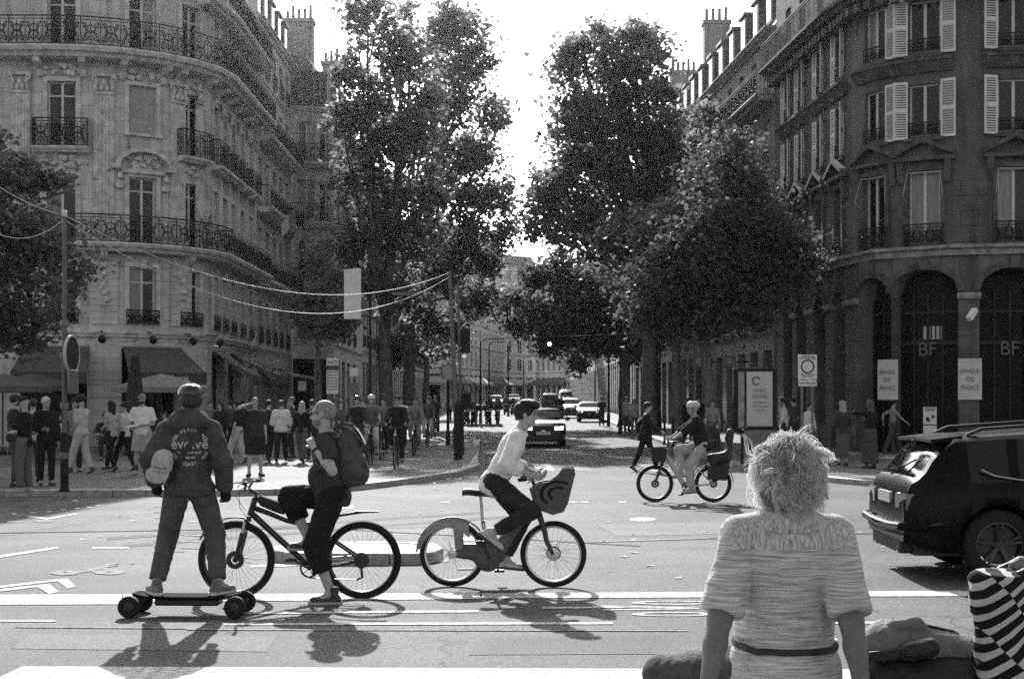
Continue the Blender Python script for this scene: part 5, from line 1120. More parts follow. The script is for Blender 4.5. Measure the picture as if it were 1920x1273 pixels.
# scooter, parked ones are copies
SCO = []
def scooter(loc, yaw, label, group, dark=True):
    if SCO:
        c = copy_tree(SCO[0]); c.location = loc; c.rotation_euler = (0, 0, yaw); return tag(c, label, 'motorcycle', group)
    r_ = thing('motor_scooter', label, 'motorcycle', loc, yaw, group); rr_ = .27
    for x in (0, 1.3):
        m = MB(); m.rev([(.2 + .075 * math.cos(t), .06 * math.sin(t)) for t in [2 * math.pi * i / 8 for i in range(9)]], (x, 0, rr_), (0, 1, 0), 18); w = m.build('wheel', m_rub, r_); m = MB(); m.rev([(.02, -.04), (.19, -.03), (.19, .03), (.02, .04)], (x, 0, rr_), (0, 1, 0), 14); m.build('rim', m_gun, w)
    vv, fs = sdf([('c', (-.1, 0, .62), (.45, 0, .6), .15, .16), ('c', (.2, 0, .4), (.8, 0, .3), .14, .1), ('c', (.85, 0, .35), (1.05, 0, .95), .13, .14), ('c', (1.05, 0, .95), (1.1, 0, 1.05), .13, .1), ('c', (1.25, 0, .55), (1.4, 0, .5), .08, .05)], .03, .06); np_obj('bodywork', vv, fs, M('scooter_paint', .015, .2, coat=.5), r_)
    vv, fs = sdf([('c', (-.25, 0, .82), (.5, 0, .78), .11, .12), ('c', (-.2, 0, .9), (.0, 0, .9), .08, .08)], .03, .04); np_obj('seat', vv, fs, m_plas, r_)
    tubes(r_, 'handlebar', m_blk, [([X(.95, 1.1, -.35), X(1.05, 1.08, -.1), X(1.05, 1.08, .1), X(.95, 1.1, .35)], .018), ([X(1.08, 1.0), X(1.3, .3, .08)], .025)], 6)
    m = MB(); m.loft([[V((1.18, y, 1.02 - .0 * y)), V((1.08 - abs(y) * .3, y, 1.42 - abs(y) * .4))] for y in (-.22, -.1, 0, .1, .22)], closed=False, cap=False); m.build('windshield', M('tinted_screen', .05, .1, spec=.6), r_)
    m = MB(); m.ell((1.2, 0, .9), (.06, .11, .08), 10); m.build('headlight', m_lamp, r_); m = MB(); m.box(-.5, -.15, -.2, .2, .92, 1.22); m.build('top_case', m_plas, r_, bevel=.04)
    for sg in (-1, 1): m = MB(); m.tube([X(1.0, 1.1, sg * .25), X(1.05, 1.28, sg * .33)], .008, 5); m.ell((1.05, sg * .34, 1.3), (.02, .07, .05), 8); m.build('mirror', m_blk, r_)
    SCO.append(r_); return r_

# ------------------------------------------------------------------ vehicles placed
def at_px(px, py, z=0.0): return G(px, py, z)
pm = G(678, 1124); BK = V((pm.x, 12.55, 0)); mtb(BK, R(180 - 2))
VB = V((fx(848, 13.35), 13.4, 0)); velib(VB, R(-3))
EB = V((fx(1337, 24.9), 24.9, 0)); ebike(EB, R(180))
suv(V((3.86, 14.7, 0)), R(-2))
m_cardk = M('dark_car_paint', .006, .2, coat=.15, spec=.25); m_cargr = M('grey_car_paint', .2, .25, coat=.5); m_carlt = M('pale_car_paint', .55, .25, coat=.5)
hc_ = hatch('black small hatchback driving towards the square with lit headlights', V((fx(1019, 53) , 57.0, gz(57))), R(-90), m_cardk, 'DN-203-NP', k=.98)
mlit = bpy.data.materials.new('lit_headlamp'); mlit.use_nodes = True; mlit.node_tree.nodes['Principled BSDF'].inputs['Emission Color'].default_value = (1, 1, 1, 1); mlit.node_tree.nodes['Principled BSDF'].inputs['Emission Strength'].default_value = 1.2
for c_ in hc_.children:
    if c_.name.startswith('headlight'): c_.data.materials[0] = mlit
gpk = 'cars parked under the bank side trees'
hatch('dark convertible-like car parked nearest under the bank side trees', V((fx(1103, 92) + .4, 95.5, gz(95))), R(-95), m_cardk, None, k=.9, group=gpk)
hatch('dark parked car half hidden behind the nearest parked one', V((fx(1077, 104), 108, gz(106))), R(-93), m_cargr, None, group=gpk)
car('suv', 'dark boxy car driving away up the street', V((fx(1030, 150), 146, gz(146))), R(90), 4.4, 1.85, [(0, .75), (.05, 1.05), (.2, 1.5), (.5, 1.66), (2, 1.7), (2.6, 1.6), (3.2, 1.1), (4.1, 1.0), (4.4, .7)], [(0, .7), (.05, 1.0), (3.1, 1.0), (4.1, .9), (4.4, .65)], (.8, 3.5), .34, m_cardk, (.06, .25, .4, 2.9, 2.55, 3.15), pillars=(1.5,), fine=False)
car('sedan', 'pale sedan coming down the far street', V((fx(963, 185), 189, gz(187))), R(-90), 4.5, 1.8, [(0, .7), (.1, .95), (.7, 1.0), (1.2, 1.36), (1.8, 1.43), (2.5, 1.38), (3.1, 1.0), (4.2, .85), (4.5, .55)], [(0, .65), (.1, .88), (3, .9), (4.2, .8), (4.5, .5)], (.8, 3.6), .31, m_carlt, (.72, 1.2, 1.0, 2.9, 2.45, 3.05), pillars=(1.9,), fine=False)
car('van', 'white delivery van parked beyond the dark boxy car', V((fx(1062, 178), 182, gz(180))), R(-90), 4.8, 1.95, [(0, 1.2), (.05, 1.95), (.3, 2.05), (3, 2.05), (3.6, 1.75), (4.2, 1.15), (4.6, 1.0), (4.8, .7)], [(0, 1.0), (.1, 1.1), (3.9, 1.1), (4.8, .65)], (.9, 3.9), .34, m_carlt, (.01, .02, 2.9, 3.9, 3.55, 4.15), fine=False)
hatch('grey car parked at the kerb behind the far scooters', V((fx(927, 150), 152, gz(152))), R(-88), m_cargr, None, group=gpk)
gs = 'parked motor scooters'
for i, (dx, lab) in enumerate(((-1.05, 'black motor scooter parked at the left of the near row behind the poles'), (-.2, 'second black motor scooter of the near row behind the poles'), (.62, 'third black motor scooter of the near row, beside the bollard'), (1.4, 'black motor scooter at the roadway end of the near row'))): scooter(V((fx(897, 84) + dx * .78, 84, gz(84))), R(-90 + (12, -8, 10, 4)[i]), lab, gs)
for i in range(4): scooter(V((fx(915, 118) + i * .85, 118 + i * .6, gz(118))), R(-80 - 12 * i), 'black motor scooter in the far row, %s from its left' % ('first', 'second', 'third', 'fourth')[i], gs)
# ------------------------------------------------------------------ people (local: facing +y, right hand at +x)
from mathutils.bvhtree import BVHTree
def cloth(c, r=.9, var=.18): return M('cloth_%03d' % int(c * 1000), c, r, var, 9, .25, 140, spec=.15)
def skinm(c): return M('skin_%03d' % int(c * 1000), c, .55, .12, 20, .1, 200, spec=.35)
def hairm(c): return M('hair_%03d' % int(c * 1000), c, .6, .45, 60, .5, 120, spec=.3)
def ik(a, t, l1, l2, pole):
    a, t, pole = V(a), V(t), V(pole); d = t - a; L = min(d.length, (l1 + l2) * .999); u = d.normalized(); t = a + u * L
    x = (l1 * l1 - l2 * l2 + L * L) / (2 * L); hh = math.sqrt(max(0, l1 * l1 - x * x)); p = pole - u * pole.dot(u)
    p = p.normalized() if p.length > 1e-5 else frame_from(u)[0]
    return a + u * x + p * hh, t
def person(label, at, yaw=0, h=1.74, fem=False, pel=None, lean=0, side=0, twist=0, hands=(None, None), elb=(None, None), feet=None, knee=(None, None), head=(0, 0), vox=.023,
           top=None, bot=None, shoe=.05, skin=.3, hair=('short', .04), curl=(.45, .45), group=None, fat=1.0, wr=0, hdir=(None, None), glove=None, sock=None, glasses=False, beard=None, neck=1.0, sole=None):
    S = h / 1.75; root = thing('person', label, 'person', at, R(yaw), group); Z = V((0, 0, 1))
    feet = feet or ((-.1, .02, 0, 0, 8), (.1, -.02, 0, 0, -8)); pel = V(pel) if pel else V((0, 0, .935 * S)); le, si, tw = R(lean), R(side), R(twist)
    U = (Z * math.cos(le) + V((0, 1, 0)) * math.sin(le) + V((1, 0, 0)) * math.sin(si)).normalized(); Lx = V((math.cos(tw), math.sin(tw), 0)); Lx = (Lx - U * Lx.dot(U)).normalized(); Fw = U.cross(Lx)
    A = (tuple(Lx), tuple(Fw), tuple(U)); hipx = V((1, 0, 0)); sw = (.172 if not fem else .152) * S
    nb = pel + U * .535 * S; sh = [pel + U * .457 * S + Lx * (s * sw) for s in (-1, 1)]; hip = [pel + hipx * (s * .088 * S) for s in (-1, 1)]
    hc = nb + (U * .35 + Z * .65) * (.165 * S * neck) + Fw * .025 * S; hy, hp = R(head[0]), R(head[1])
    f0 = V((-math.sin(hy), math.cos(hy), 0)); hf = f0 * math.cos(hp) - Z * math.sin(hp); hxr = V((math.cos(hy), math.sin(hy), 0)); hu = hxr.cross(hf); HA = (tuple(hxr), tuple(hf), tuple(hu))
    H = lambda x, y, z: tuple(hc + (hxr * x + hf * y + hu * z) * S)
    T = lambda x, y, z: tuple(pel + (Lx * x + Fw * y + U * z) * S)
    el, wrst, hd = [], [], []
    for i, s in enumerate((-1, 1)):
        t = V(hands[i]) if hands[i] else pel + V((s * .25, .06, -.1)) * S
        e, w = ik(sh[i], t, .29 * S, .255 * S, V(elb[i]) if elb[i] else V((s * .5, -.8, -.1))); el.append(e); wrst.append(w); hd.append((V(hdir[i]) if hdir[i] else (w - e)).normalized())
    kn, an, fd, fu = [], [], [], []
    for i, s in enumerate((-1, 1)):
        x, y, z, pt_, yw = feet[i]; fdir = V((-math.sin(R(yw)), math.cos(R(yw)), 0)); d = fdir * math.cos(R(pt_)) - Z * math.sin(R(pt_)); up = fdir * math.sin(R(pt_)) + Z * math.cos(R(pt_))
        a = V((x, y, z)) + up * .08 * S; k, a = ik(hip[i], a, .435 * S, .425 * S, V(knee[i]) if knee[i] else V((s * .12, 1, 0))); kn.append(k); an.append(a); fd.append(d); fu.append(up)
    q = .95 if top else 1.0; fz = fat
    pr = [('e', T(0, 0, .36), (.15 * S * q * fz, .1 * S * q * fz, .17 * S), A), ('e', T(0, .005, .17), (.13 * S * q * fz, .092 * S * q * fz, .15 * S), A), ('e', T(0, 0, .0), (.15 * S * q, .1 * S * q, .11 * S), A), ('c', T(0, 0, .49), tuple(sh[0]), .055 * S * q, .048 * S * q), ('c', T(0, 0, .49), tuple(sh[1]), .055 * S * q, .048 * S * q),
          ('c', T(0, 0, .5), tuple(hc - hu * .07 * S), .058 * S, .05 * S)]
    for i in (0, 1):
        pr += [('c', tuple(sh[i]), tuple(el[i]), .047 * S * q, .037 * S * q), ('c', tuple(el[i]), tuple(el[i].lerp(wrst[i], .35)), .037 * S, .037 * S), ('c', tuple(el[i].lerp(wrst[i], .35)), tuple(wrst[i]), .037 * S, .0235 * S, .02)]
        pr += [('c', tuple(hip[i]), tuple(kn[i]), .078 * S, .052 * S), ('c', tuple(kn[i]), tuple(kn[i].lerp(an[i], .35)), .05 * S, .053 * S), ('c', tuple(kn[i].lerp(an[i], .35)), tuple(an[i]), .053 * S, .034 * S), ('c', tuple(an[i]), tuple(an[i] - fu[i] * .04 * S + fd[i] * .1 * S), .034 * S, .03 * S)]
    # head with face
    pr += [('e', H(0, -.012, .025), (.074 * S, .094 * S, .092 * S), HA), ('e', H(0, .022, -.035), (.058 * S, .068 * S, .085 * S), HA, .02), ('e', H(0, .062, -.088), (.026 * S, .022 * S, .022 * S), HA, .02), ('c', H(0, .086, .012), H(0, .104, -.028), .009 * S, .0145 * S, .012), ('e', H(0, .082, .026), (.045 * S, .014 * S, .012 * S), HA, .015), ('e', H(0, .083, -.06), (.024 * S, .012 * S, .012 * S), HA, .01)]
    pr += [('e', H(s * .076, -.008, -.005), (.009 * S, .021 * S, .032 * S), HA, .008) for s in (-1, 1)]
    subs = [('e', H(s * .031, .093, .008), (.018 * S, .012 * S, .011 * S), HA, .012) for s in (-1, 1)] + [('e', H(0, .098, -.062), (.024 * S, .01 * S, .0035 * S), HA, .006)]
    hands_mb = MB()
    for i, s in enumerate((-1, 1)):
        d = hd[i]; cen = wrst[i] + d * .052 * S; n_ = (pel + U * .3 * S - cen); n_ = n_ - d * n_.dot(d); n_ = n_.normalized() if n_.length > .02 else frame_from(d)[0]; lat = d.cross(n_).normalized()
        ref = Fw if abs(d.dot(Fw)) < .75 else (Z if abs(d.z) < .8 else -Lx * s); th = lat if lat.dot(ref) > 0 else -lat
        pr.append(('e', tuple(cen), (.036 * S, .05 * S, .0165 * S), (tuple(th), tuple(d), tuple(n_)), .02))
        for k in range(4):
            b = cen + d * .03 * S + th * ((.026 - .0175 * k) * S); L = (.072, .08, .075, .06)[k] * S; pts = [b]; a = 0
            for j in range(3): a += curl[i] * (1.0 if j else .6); b = b + (d * math.cos(a) + n_ * math.sin(a)) * L * (.45, .32, .25)[j]; pts.append(b)
            hands_mb.tube(pts, [.0092 * S, .0088 * S, .0078 * S, .0058 * S], 6)
        b = cen + th * .024 * S - d * .02 * S; c1 = b + (th * .62 + d * .62 + n_ * .35) * .036 * S; c2 = c1 + (d * .8 + th * .15 + n_ * (.3 + curl[i] * .4)) * .032 * S; hands_mb.tube([b, c1, c2], [.0125 * S, .0105 * S, .008 * S], 6)
    vv, fs = sdf(pr, vox, .028, subs=subs); body = np_obj('body', vv, fs, skinm(skin), root, extra=None if glove else hands_mb)
    if glove is not None:
        g = [('e', tuple(wrst[i] + hd[i] * .055 * S), (.05 * S, .05 * S, .05 * S), None) for i in (0, 1)]
        for i in (0, 1):
            m = MB(); gp_ = [('c', tuple(wrst[i] - hd[i] * .03 * S), tuple(wrst[i] + hd[i] * .07 * S), .037 * S, .044 * S)]; v2, f2 = sdf(gp_, .009, .02); sel = hands_mb
            half = len(hands_mb.v) // 2; m.v = [p.copy() for p in hands_mb.v[i * half:(i + 1) * half]]; m.f = [tuple(j - i * half for j in f) for f in hands_mb.f if i * half <= f[0] < (i + 1) * half]
            np_obj('glove', v2, f2, cloth(glove, .7), root, extra=m)
    J = dict(root=root, body=body, nb=nb, sh=sh, hip=hip, el=el, wr=wrst, kn=kn, an=an, hc=hc, H=H, T=T, U=U, Lx=Lx, Fw=Fw, S=S, HA=HA, pel=pel, hd=hd)
    if top:
        lo = top.get('loose', .014) * S; hem = top.get('hem', -.08) * S; sl = top.get('sl', .45); tv = top.get('vox', vox); bl = top.get('belly', 0)
        tp = [('e', T(0, -.002, .36), (.152 * S * fz + lo, .102 * S * fz + lo, .17 * S), A), ('e', T(0, .008 + bl * .5, .17), (.138 * S * fz + lo * 1.25, .098 * S * fz + lo * 1.3 + bl, .17 * S), A), ('e', T(0, 0, -.01), (.158 * S * fz + lo * 1.2, .112 * S * fz + lo * 1.4, .15 * S), A), ('c', T(0, -.01, .495), tuple(sh[0]), .06 * S, .05 * S + lo * .6), ('c', T(0, -.01, .495), tuple(sh[1]), .06 * S, .05 * S + lo * .6), ('c', T(0, -.005, .47), tuple(nb + U * .01), .075 * S, .066 * S)]
        if hem < -.16 * S: tp.append(('c', T(0, 0, 0), tuple(pel + U * (hem - .03)), .15 * S + lo, .16 * S + lo * 2))
        cuts = [(tuple(pel + U * hem), tuple(-U), .34), (tuple(nb + U * .012 * S), tuple(U), .11)]
        for i in (0, 1):
            if sl <= 0: continue
            so = lo * top.get('slv', 1.0)
            if sl <= .52:
                e = sh[i].lerp(el[i], sl / .5); d = (el[i] - sh[i]).normalized(); tp.append(('x', ('c', tuple(sh[i]), tuple(e + d * .05), .052 * S + so, .047 * S + so * 1.5), tuple(e), tuple(d), top.get('ks', .02)))
            else:
                e = el[i].lerp(wrst[i], (sl - .5) / .5); d = (wrst[i] - el[i]).normalized(); tp += [('c', tuple(sh[i]), tuple(el[i]), .051 * S + so, .044 * S + so * 1.1), ('x', ('c', tuple(el[i]), tuple(e + d * .04), .043 * S + so * 1.1, .033 * S + so * 1.0), tuple(e), tuple(d))]
        tp += top.get('extra', lambda j: [])(J); vv, fs = sdf(tp, tv, top.get('k', .035), cuts=cuts, smooth=top.get('smooth', 1))
        if wr: vv = wrinkle(vv, fs, wr, top.get('fr', (9, 9, 7)), h * 3)
        J['top'] = np_obj(top.get('name', 'shirt'), vv, fs, top.get('mat') or cloth(top['c']), root); J['topmesh'] = (vv, fs)
    if bot:
        lo = bot.get('loose', .012) * S; ln = bot.get('len', .98); ty = bot.get('type', 'trousers'); wa = bot.get('waist', .1) * S
        bp = [('e', T(0, 0, .02), (.15 * S * fz + lo, .103 * S * fz + lo, .12 * S), A)]; cuts = [(tuple(pel + U * wa), tuple(U), .3)]
        if ty == 'trousers':
            tpw = bot.get('taper', 1.0)
            for i in (0, 1):
                a1 = .084 * S + lo; k1 = .058 * S + lo * 1.2
                if ln <= .52:
                    e = hip[i].lerp(kn[i], ln / .5); d = (kn[i] - hip[i]).normalized(); bp.append(('x', ('c', tuple(hip[i]), tuple(e + d * .05), a1, k1 + lo), tuple(e), tuple(d)))
                else:
                    e = kn[i].lerp(an[i], (ln - .5) / .5); d = (an[i] - kn[i]).normalized(); bp += [('c', tuple(hip[i]), tuple(kn[i]), a1, k1), ('x', ('c', tuple(kn[i]), tuple(e + d * .04), k1, (.044 * S + lo * 1.3) * tpw), tuple(e), tuple(d))]
        else:
            mid_ = (kn[0] + kn[1]) / 2; ft = (an[0] + an[1]) / 2; fl = bot.get('flare', .1) * S
            e = pel.lerp(mid_, ln / .5) if ln <= .5 else mid_.lerp(ft, (ln - .5) / .5); d = V((0, 0, -1)); bp += [('c', tuple(pel), tuple(e + d * .06), .14 * S, .14 * S + fl), ('c', tuple(hip[0]), tuple(e + V((-.06, 0, -.04))), .1 * S, .09 * S + fl * .6), ('c', tuple(hip[1]), tuple(e + V((.06, 0, -.04))), .1 * S, .09 * S + fl * .6)]; cuts.append((tuple(e), (0, 0, -1), .6))
        vv, fs = sdf(bp, bot.get('vox', vox), .03, cuts=cuts)
        if wr: vv = wrinkle(vv, fs, wr, (8, 8, 9), h * 5)
        J['bot'] = np_obj('skirt' if ty == 'skirt' else ('shorts' if ln < .6 else 'trousers'), vv, fs, bot.get('mat') or cloth(bot['c']), root)
    for i in (0, 1):
        b = V(feet[i][:3]); b = an[i] - fu[i] * .08 * S; sp = [('c', tuple(b - fd[i] * .045 * S + fu[i] * .035 * S), tuple(b + fd[i] * .15 * S + fu[i] * .028 * S), .04 * S, .036 * S), ('c', tuple(b + fu[i] * .04 * S - fd[i] * .02 * S), tuple(b + fu[i] * .085 * S - fd[i] * .015 * S), .042 * S, .042 * S)]
        vv, fs = sdf(sp, min(vox, .014) if vox < .02 else .017, .02, cuts=[(tuple(b + fu[i] * .003), tuple(-fu[i]), .3)]); sm = shoe if not isinstance(shoe, (int, float)) else cloth(shoe, .6)
        o = np_obj('shoe', vv, fs, sm, root); J.setdefault('shoes', []).append((o, b, fd[i], fu[i]))
        if vox < .02:
            m = MB(); sd = fd[i].cross(fu[i]); m.loft([[b + fd[i] * (x * S) + sd * (w * sg * S) + fu[i] * z for sg, z in ((-1, .001), (1, .001), (1, .024), (-1, .024))] for x, w in ((-.092, .02), (-.075, .04), (0, .043), (.1, .046), (.16, .04), (.195, .014))]); m.build('sole', M('shoe_sole', .1, .7) if sole is None else cloth(sole), o)
            m = MB(); [m.tube([b + fd[i] * (.1 - .022 * k) + fu[i] * (.066 + .012 * k) - sd * .024, b + fd[i] * (.1 - .022 * k) + fu[i] * (.068 + .012 * k) + sd * .024], .0035, 5) for k in range(5)]; m.build('laces', M('shoe_lace', .55, .8), o)
        if sock is not None: v2, f2 = sdf([('c', tuple(an[i] + (kn[i] - an[i]).normalized() * .02), tuple(an[i].lerp(kn[i], .32)), .042 * S, .048 * S)], .012); np_obj('sock', v2, f2, cloth(sock), root)
    st, hcl = hair[0], hair[1]; hv = min(vox, .014); hm = hairm(hcl) if st not in ('cap', 'helmet', 'scarf') else None
    face_sub = [('e', H(0, .1, -.045), (.085 * S, .07 * S, .1 * S), HA, .015)]; low = [(H(0, 0, -.055), tuple(-hu), .22)]
    if st == 'short': vv, fs = sdf([('e', H(0, -.014, .032), (.083 * S, .102 * S, .096 * S), HA), ('e', H(0, .045, .085), (.06 * S, .045 * S, .035 * S), HA)], hv, .02, subs=face_sub, cuts=low); np_obj('hair', wrinkle(vv, fs, .005, (34, 22, 34), 2) if vox < .02 else vv, fs, hm, root)
    elif st == 'crop': vv, fs = sdf([('e', H(0, -.016, .027), (.0795 * S, .0985 * S, .0935 * S), HA)], hv, .02, subs=[('e', H(0, .115, -.02), (.09 * S, .075 * S, .11 * S), HA, .015)], cuts=low); np_obj('hair', vv, fs, hm, root)
    elif st == 'curly': vv, fs = sdf([('e', H(0, -.02, .045), (.105 * S, .12 * S, .105 * S), HA)] + [('e', H(.09 * math.cos(i * 2.4), .02 + .09 * math.sin(i * 2.4), .05 + .06 * math.sin(i * 1.7)), (.04 * S,) * 3, None) for i in range(14)], hv, .02, subs=face_sub); np_obj('hair', vv, fs, hm, root)
    elif st == 'long': vv, fs = sdf([('e', H(0, -.014, .03), (.086 * S, .105 * S, .098 * S), HA), ('c', H(0, -.05, 0), H(0, -.085, -.2), .085 * S, .06 * S), ('c', H(-.06, -.02, -.02), H(-.07, -.05, -.18), .04 * S, .04 * S), ('c', H(.06, -.02, -.02), H(.07, -.05, -.18), .04 * S, .04 * S)], hv, .02, subs=face_sub); np_obj('hair', vv, fs, hm, root)
    elif st == 'bun': vv, fs = sdf([('e', H(0, -.014, .03), (.083 * S, .102 * S, .095 * S), HA), ('e', H(0, -.11, .06), (.045 * S,) * 3, None)], hv, .02, subs=face_sub, cuts=low); np_obj('hair', vv, fs, hm, root)
    elif st == 'scarf': vv, fs = sdf([('e', H(0, -.014, .03), (.088 * S, .108 * S, .1 * S), HA), ('c', H(0, -.03, -.02), H(0, -.04, -.15), .085 * S, .1 * S), ('c', H(.05, .06, -.1), H(.06, .13, -.3), .025 * S, .03 * S)], hv, .02, subs=[('e', H(0, .1, -.03), (.06 * S, .06 * S, .085 * S), HA, .015)]); np_obj('headscarf', vv, fs, cloth(hcl), root)
    elif st == 'cap':
        vv, fs = sdf([('e', H(0, -.012, .035), (.083 * S, .102 * S, .092 * S), HA)], hv, .02, cuts=[(H(0, 0, .028), tuple(-hu), .2)]); c_ = np_obj('cap', vv, fs, cloth(hcl), root); vv, fs = sdf([('e', H(0, .105, .035), (.07 * S, .06 * S, .009 * S), HA)], .008, .01); np_obj('brim', vv, fs, cloth(hcl), c_)
    elif st == 'helmet':
        vv, fs = sdf([('e', H(0, -.012, .05), (.098 * S, .128 * S, .095 * S), HA)], min(hv, .011), .02, subs=[('c', H(s * .045, -.09, .135), H(s * .05, .07, .15), .02 * S, .02 * S, .01) for s in (-1, 0, 1)], cuts=[(H(0, 0, .015), tuple(-hu), .25)]); c_ = np_obj('helmet', vv, fs, M('helmet_shell_%03d' % int(hcl * 1000), hcl, .3, coat=.3), root)
        m = MB(); [m.tube([H(s * .085, .02, .02), H(s * .07, .03, -.07), H(0, .05, -.115)], .005, 5) for s in (-1, 1)]; m.build('chin_strap', m_plas, c_)
    for s in (-1, 1):
        m = MB(); m.ell(H(s * .031, .0805, .008), (.0135 * S, .008 * S, .0075 * S), 8, tuple(V(a) for a in J['HA'])); m.build('eye', M('eye_dark', .02, .2), body); m = MB(); m.tube([H(s * .014, .095, .028), H(s * .032, .094, .034), H(s * .05, .082, .028)], .0042, 4); m.build('eyebrow', hairm(min(.06, hcl)), body)
    if glasses:
        m = MB()
        for s in (-1, 1): m.tube([H(s * .034 + .026 * math.cos(t), .104 - .008 * abs(math.cos(t)), .008 + .02 * math.sin(t)) for t in [6.283 * k / 12 for k in range(12)]], .0022, 5, closed=True); m.tube([H(s * .06, .1, .014), H(s * .077, .0, .012), H(s * .077, -.03, -.004)], .0025, 5)
        m.tube([H(-.01, .108, .012), H(.01, .108, .012)], .0022, 5); m.build('glasses', m_plas, root)
    if beard is not None: vv, fs = sdf([('e', H(0, .03, -.06), (.063 * S, .069 * S, .055 * S), HA)], hv, .02, subs=[('e', H(0, .06, .02), (.09 * S, .09 * S, .065 * S), HA)]); np_obj('beard', vv, fs, hairm(beard), root)
    return J
def decal(J, txts, mat, parent, cen, size):
    """text wrapped on the back of a garment: (text, x, z, rotation, size)"""
    vv, fs = J['topmesh']; bv = BVHTree.FromPolygons(vv.tolist(), fs.tolist())
    for t, x, z, a, s_ in txts:
        o = text_mesh('print', t, mat, s_, (cen[0] + x, 0, cen[1] + z), (math.cos(a), 0, math.sin(a)), (-math.sin(a), 0, math.cos(a)), parent, 0.0, world=False, bold=.0012)
        for v in o.data.vertices:
            hit = bv.ray_cast(V((v.co.x, -1.5, v.co.z)), V((0, 1, 0)))
            v.co.y = (hit[0].y if hit[0] is not None else -.12) - .0035
def ring_text(txt, r, a0, a1, size, inward=False):
    n = len(txt); out = []
    for i, ch in enumerate(txt):
        if ch == ' ': continue
        a = R(a0 + (a1 - a0) * i / max(1, n - 1)); out.append((ch, r * math.cos(a), r * math.sin(a), a + (math.pi / 2 if inward else -math.pi / 2), size))
    return out
def strap(root, pts, w, th, mat, name='strap', n=24, surf=None, off=.006):
    pts = [V(p) for p in pts]; rings = []; N = n
    def cr(t):
        k = t * (len(pts) - 1); i = min(len(pts) - 2, int(k)); u = k - i; p0, p1, p2, p3 = pts[max(0, i - 1)], pts[i], pts[i + 1], pts[min(len(pts) - 1, i + 2)]
        return .5 * ((2 * p1) + (p2 - p0) * u + (2 * p0 - 5 * p1 + 4 * p2 - p3) * u * u + (3 * p1 - p0 - 3 * p2 + p3) * u ** 3)
    bv = None
    if surf is not None: bv = BVHTree.FromPolygons(surf[0].tolist(), surf[1].tolist())
    P_ = []
    for i in range(N + 1):
        p = cr(i / N); nn = None
        if bv:
            loc, nrm, _, _ = bv.find_nearest(p); p = loc + nrm * off; nn = nrm
        P_.append((p, nn))
    for i, (p, nn) in enumerate(P_):
        d = (P_[min(N, i + 1)][0] - P_[max(0, i - 1)][0]).normalized(); nn = nn or frame_from(d)[0]; sd = d.cross(nn).normalized()
        rings.append([p - sd * w / 2, p + sd * w / 2, p + sd * w / 2 + nn * th, p - sd * w / 2 + nn * th])
    m = MB(); m.loft(rings); return m.build(name, mat, root)
# ------------------------------------------------------------------ skater seen from behind
m_white_sneak = M('pale_sneaker', .13, .7, .6, 25, .3, 90)
SK = V((fx(355, 11.6), 11.6, 0)); dk = .168
def hood(J):
    T_ = J['T']; return [('c', T_(-.11, -.05, .52), T_(.11, -.05, .52), .06, .06), ('e', T_(0, -.1, .52), (.14, .075, .07), None), ('c', T_(-.1, .01, .57), T_(.1, .01, .57), .045, .045), ('e', T_(0, -.06, .585), (.115, .07, .05), None)]
m_hood = M('hoodie_fleece', .062, .95, .3, 14, .4, 160, spec=.1); m_jean = M('grey_denim', .085, .9, .25, 10, .4, 200, spec=.15)
J = person('skater in dark hoodie and helmet standing on the electric skateboard, seen from behind', SK + V((0, 0, dk)), 4, h=1.78, pel=(.0, 0, .87), feet=((-.265, .0, 0, 0, 30), (.235, -.02, 0, 0, -38)), hands=((-.275, .02, .9), (.285, .03, .85)), elb=((-.45, -1, 0), (.45, -1, 0)), head=(24, 3), vox=.012, top=dict(c=.1, sl=.98, hem=-.06, loose=.036, name='hoodie', mat=m_hood, extra=hood, slv=.85, fr=(9, 9, 8)), bot=dict(c=.1, len=.95, loose=.02, taper=.95, mat=m_jean), shoe=m_white_sneak, hair=('helmet', .02), glove=.012, wr=.006, sole=.5, curl=(.35, .9), sock=.3)
r_ = J['root']; hood_o = J['top']
v = J['topmesh'][0]; 
m = MB(); hem = MB()
strap(r_, [J['T'](.17, -.13, .50), J['T'](.08, -.16, .40), J['T'](-.06, -.17, .22), J['T'](-.16, -.12, .06)], .045, .012, m_plas, 'sling_strap', surf=J['topmesh'])
cen = (.02, .87 + .335); mp_ = M('hoodie_print', .42, .8, .3, 60)
decal(J, [('evolve', .0, .02, 0, .115)] + ring_text('FEEL THE DIFFERENCE', .135, 158, 22, .036) + ring_text('GOLD COAST. AUS', .14, 205, 338, .036, True) + [('longboard tour', 0, -.045, 0, .03), ('ride on', 0, -.085, 0, .03)], mp_, hood_o, cen, 1)
H = J['H']; m = MB(); vv, fs = sdf([('e', H(0, .11, .05), (.075, .05, .012), J['HA'])], .008, .01); np_obj('visor', vv, fs, m_blk, r_)
vv, fs = sdf([('e', H(0, -.045, -.0), (.094, .088, .085), J['HA'])], .01, .02, cuts=[(H(0, 0, -.065), tuple(-V(J['HA'][2])), .2)]); np_obj('helmet_back', vv, fs, m_plas, r_)
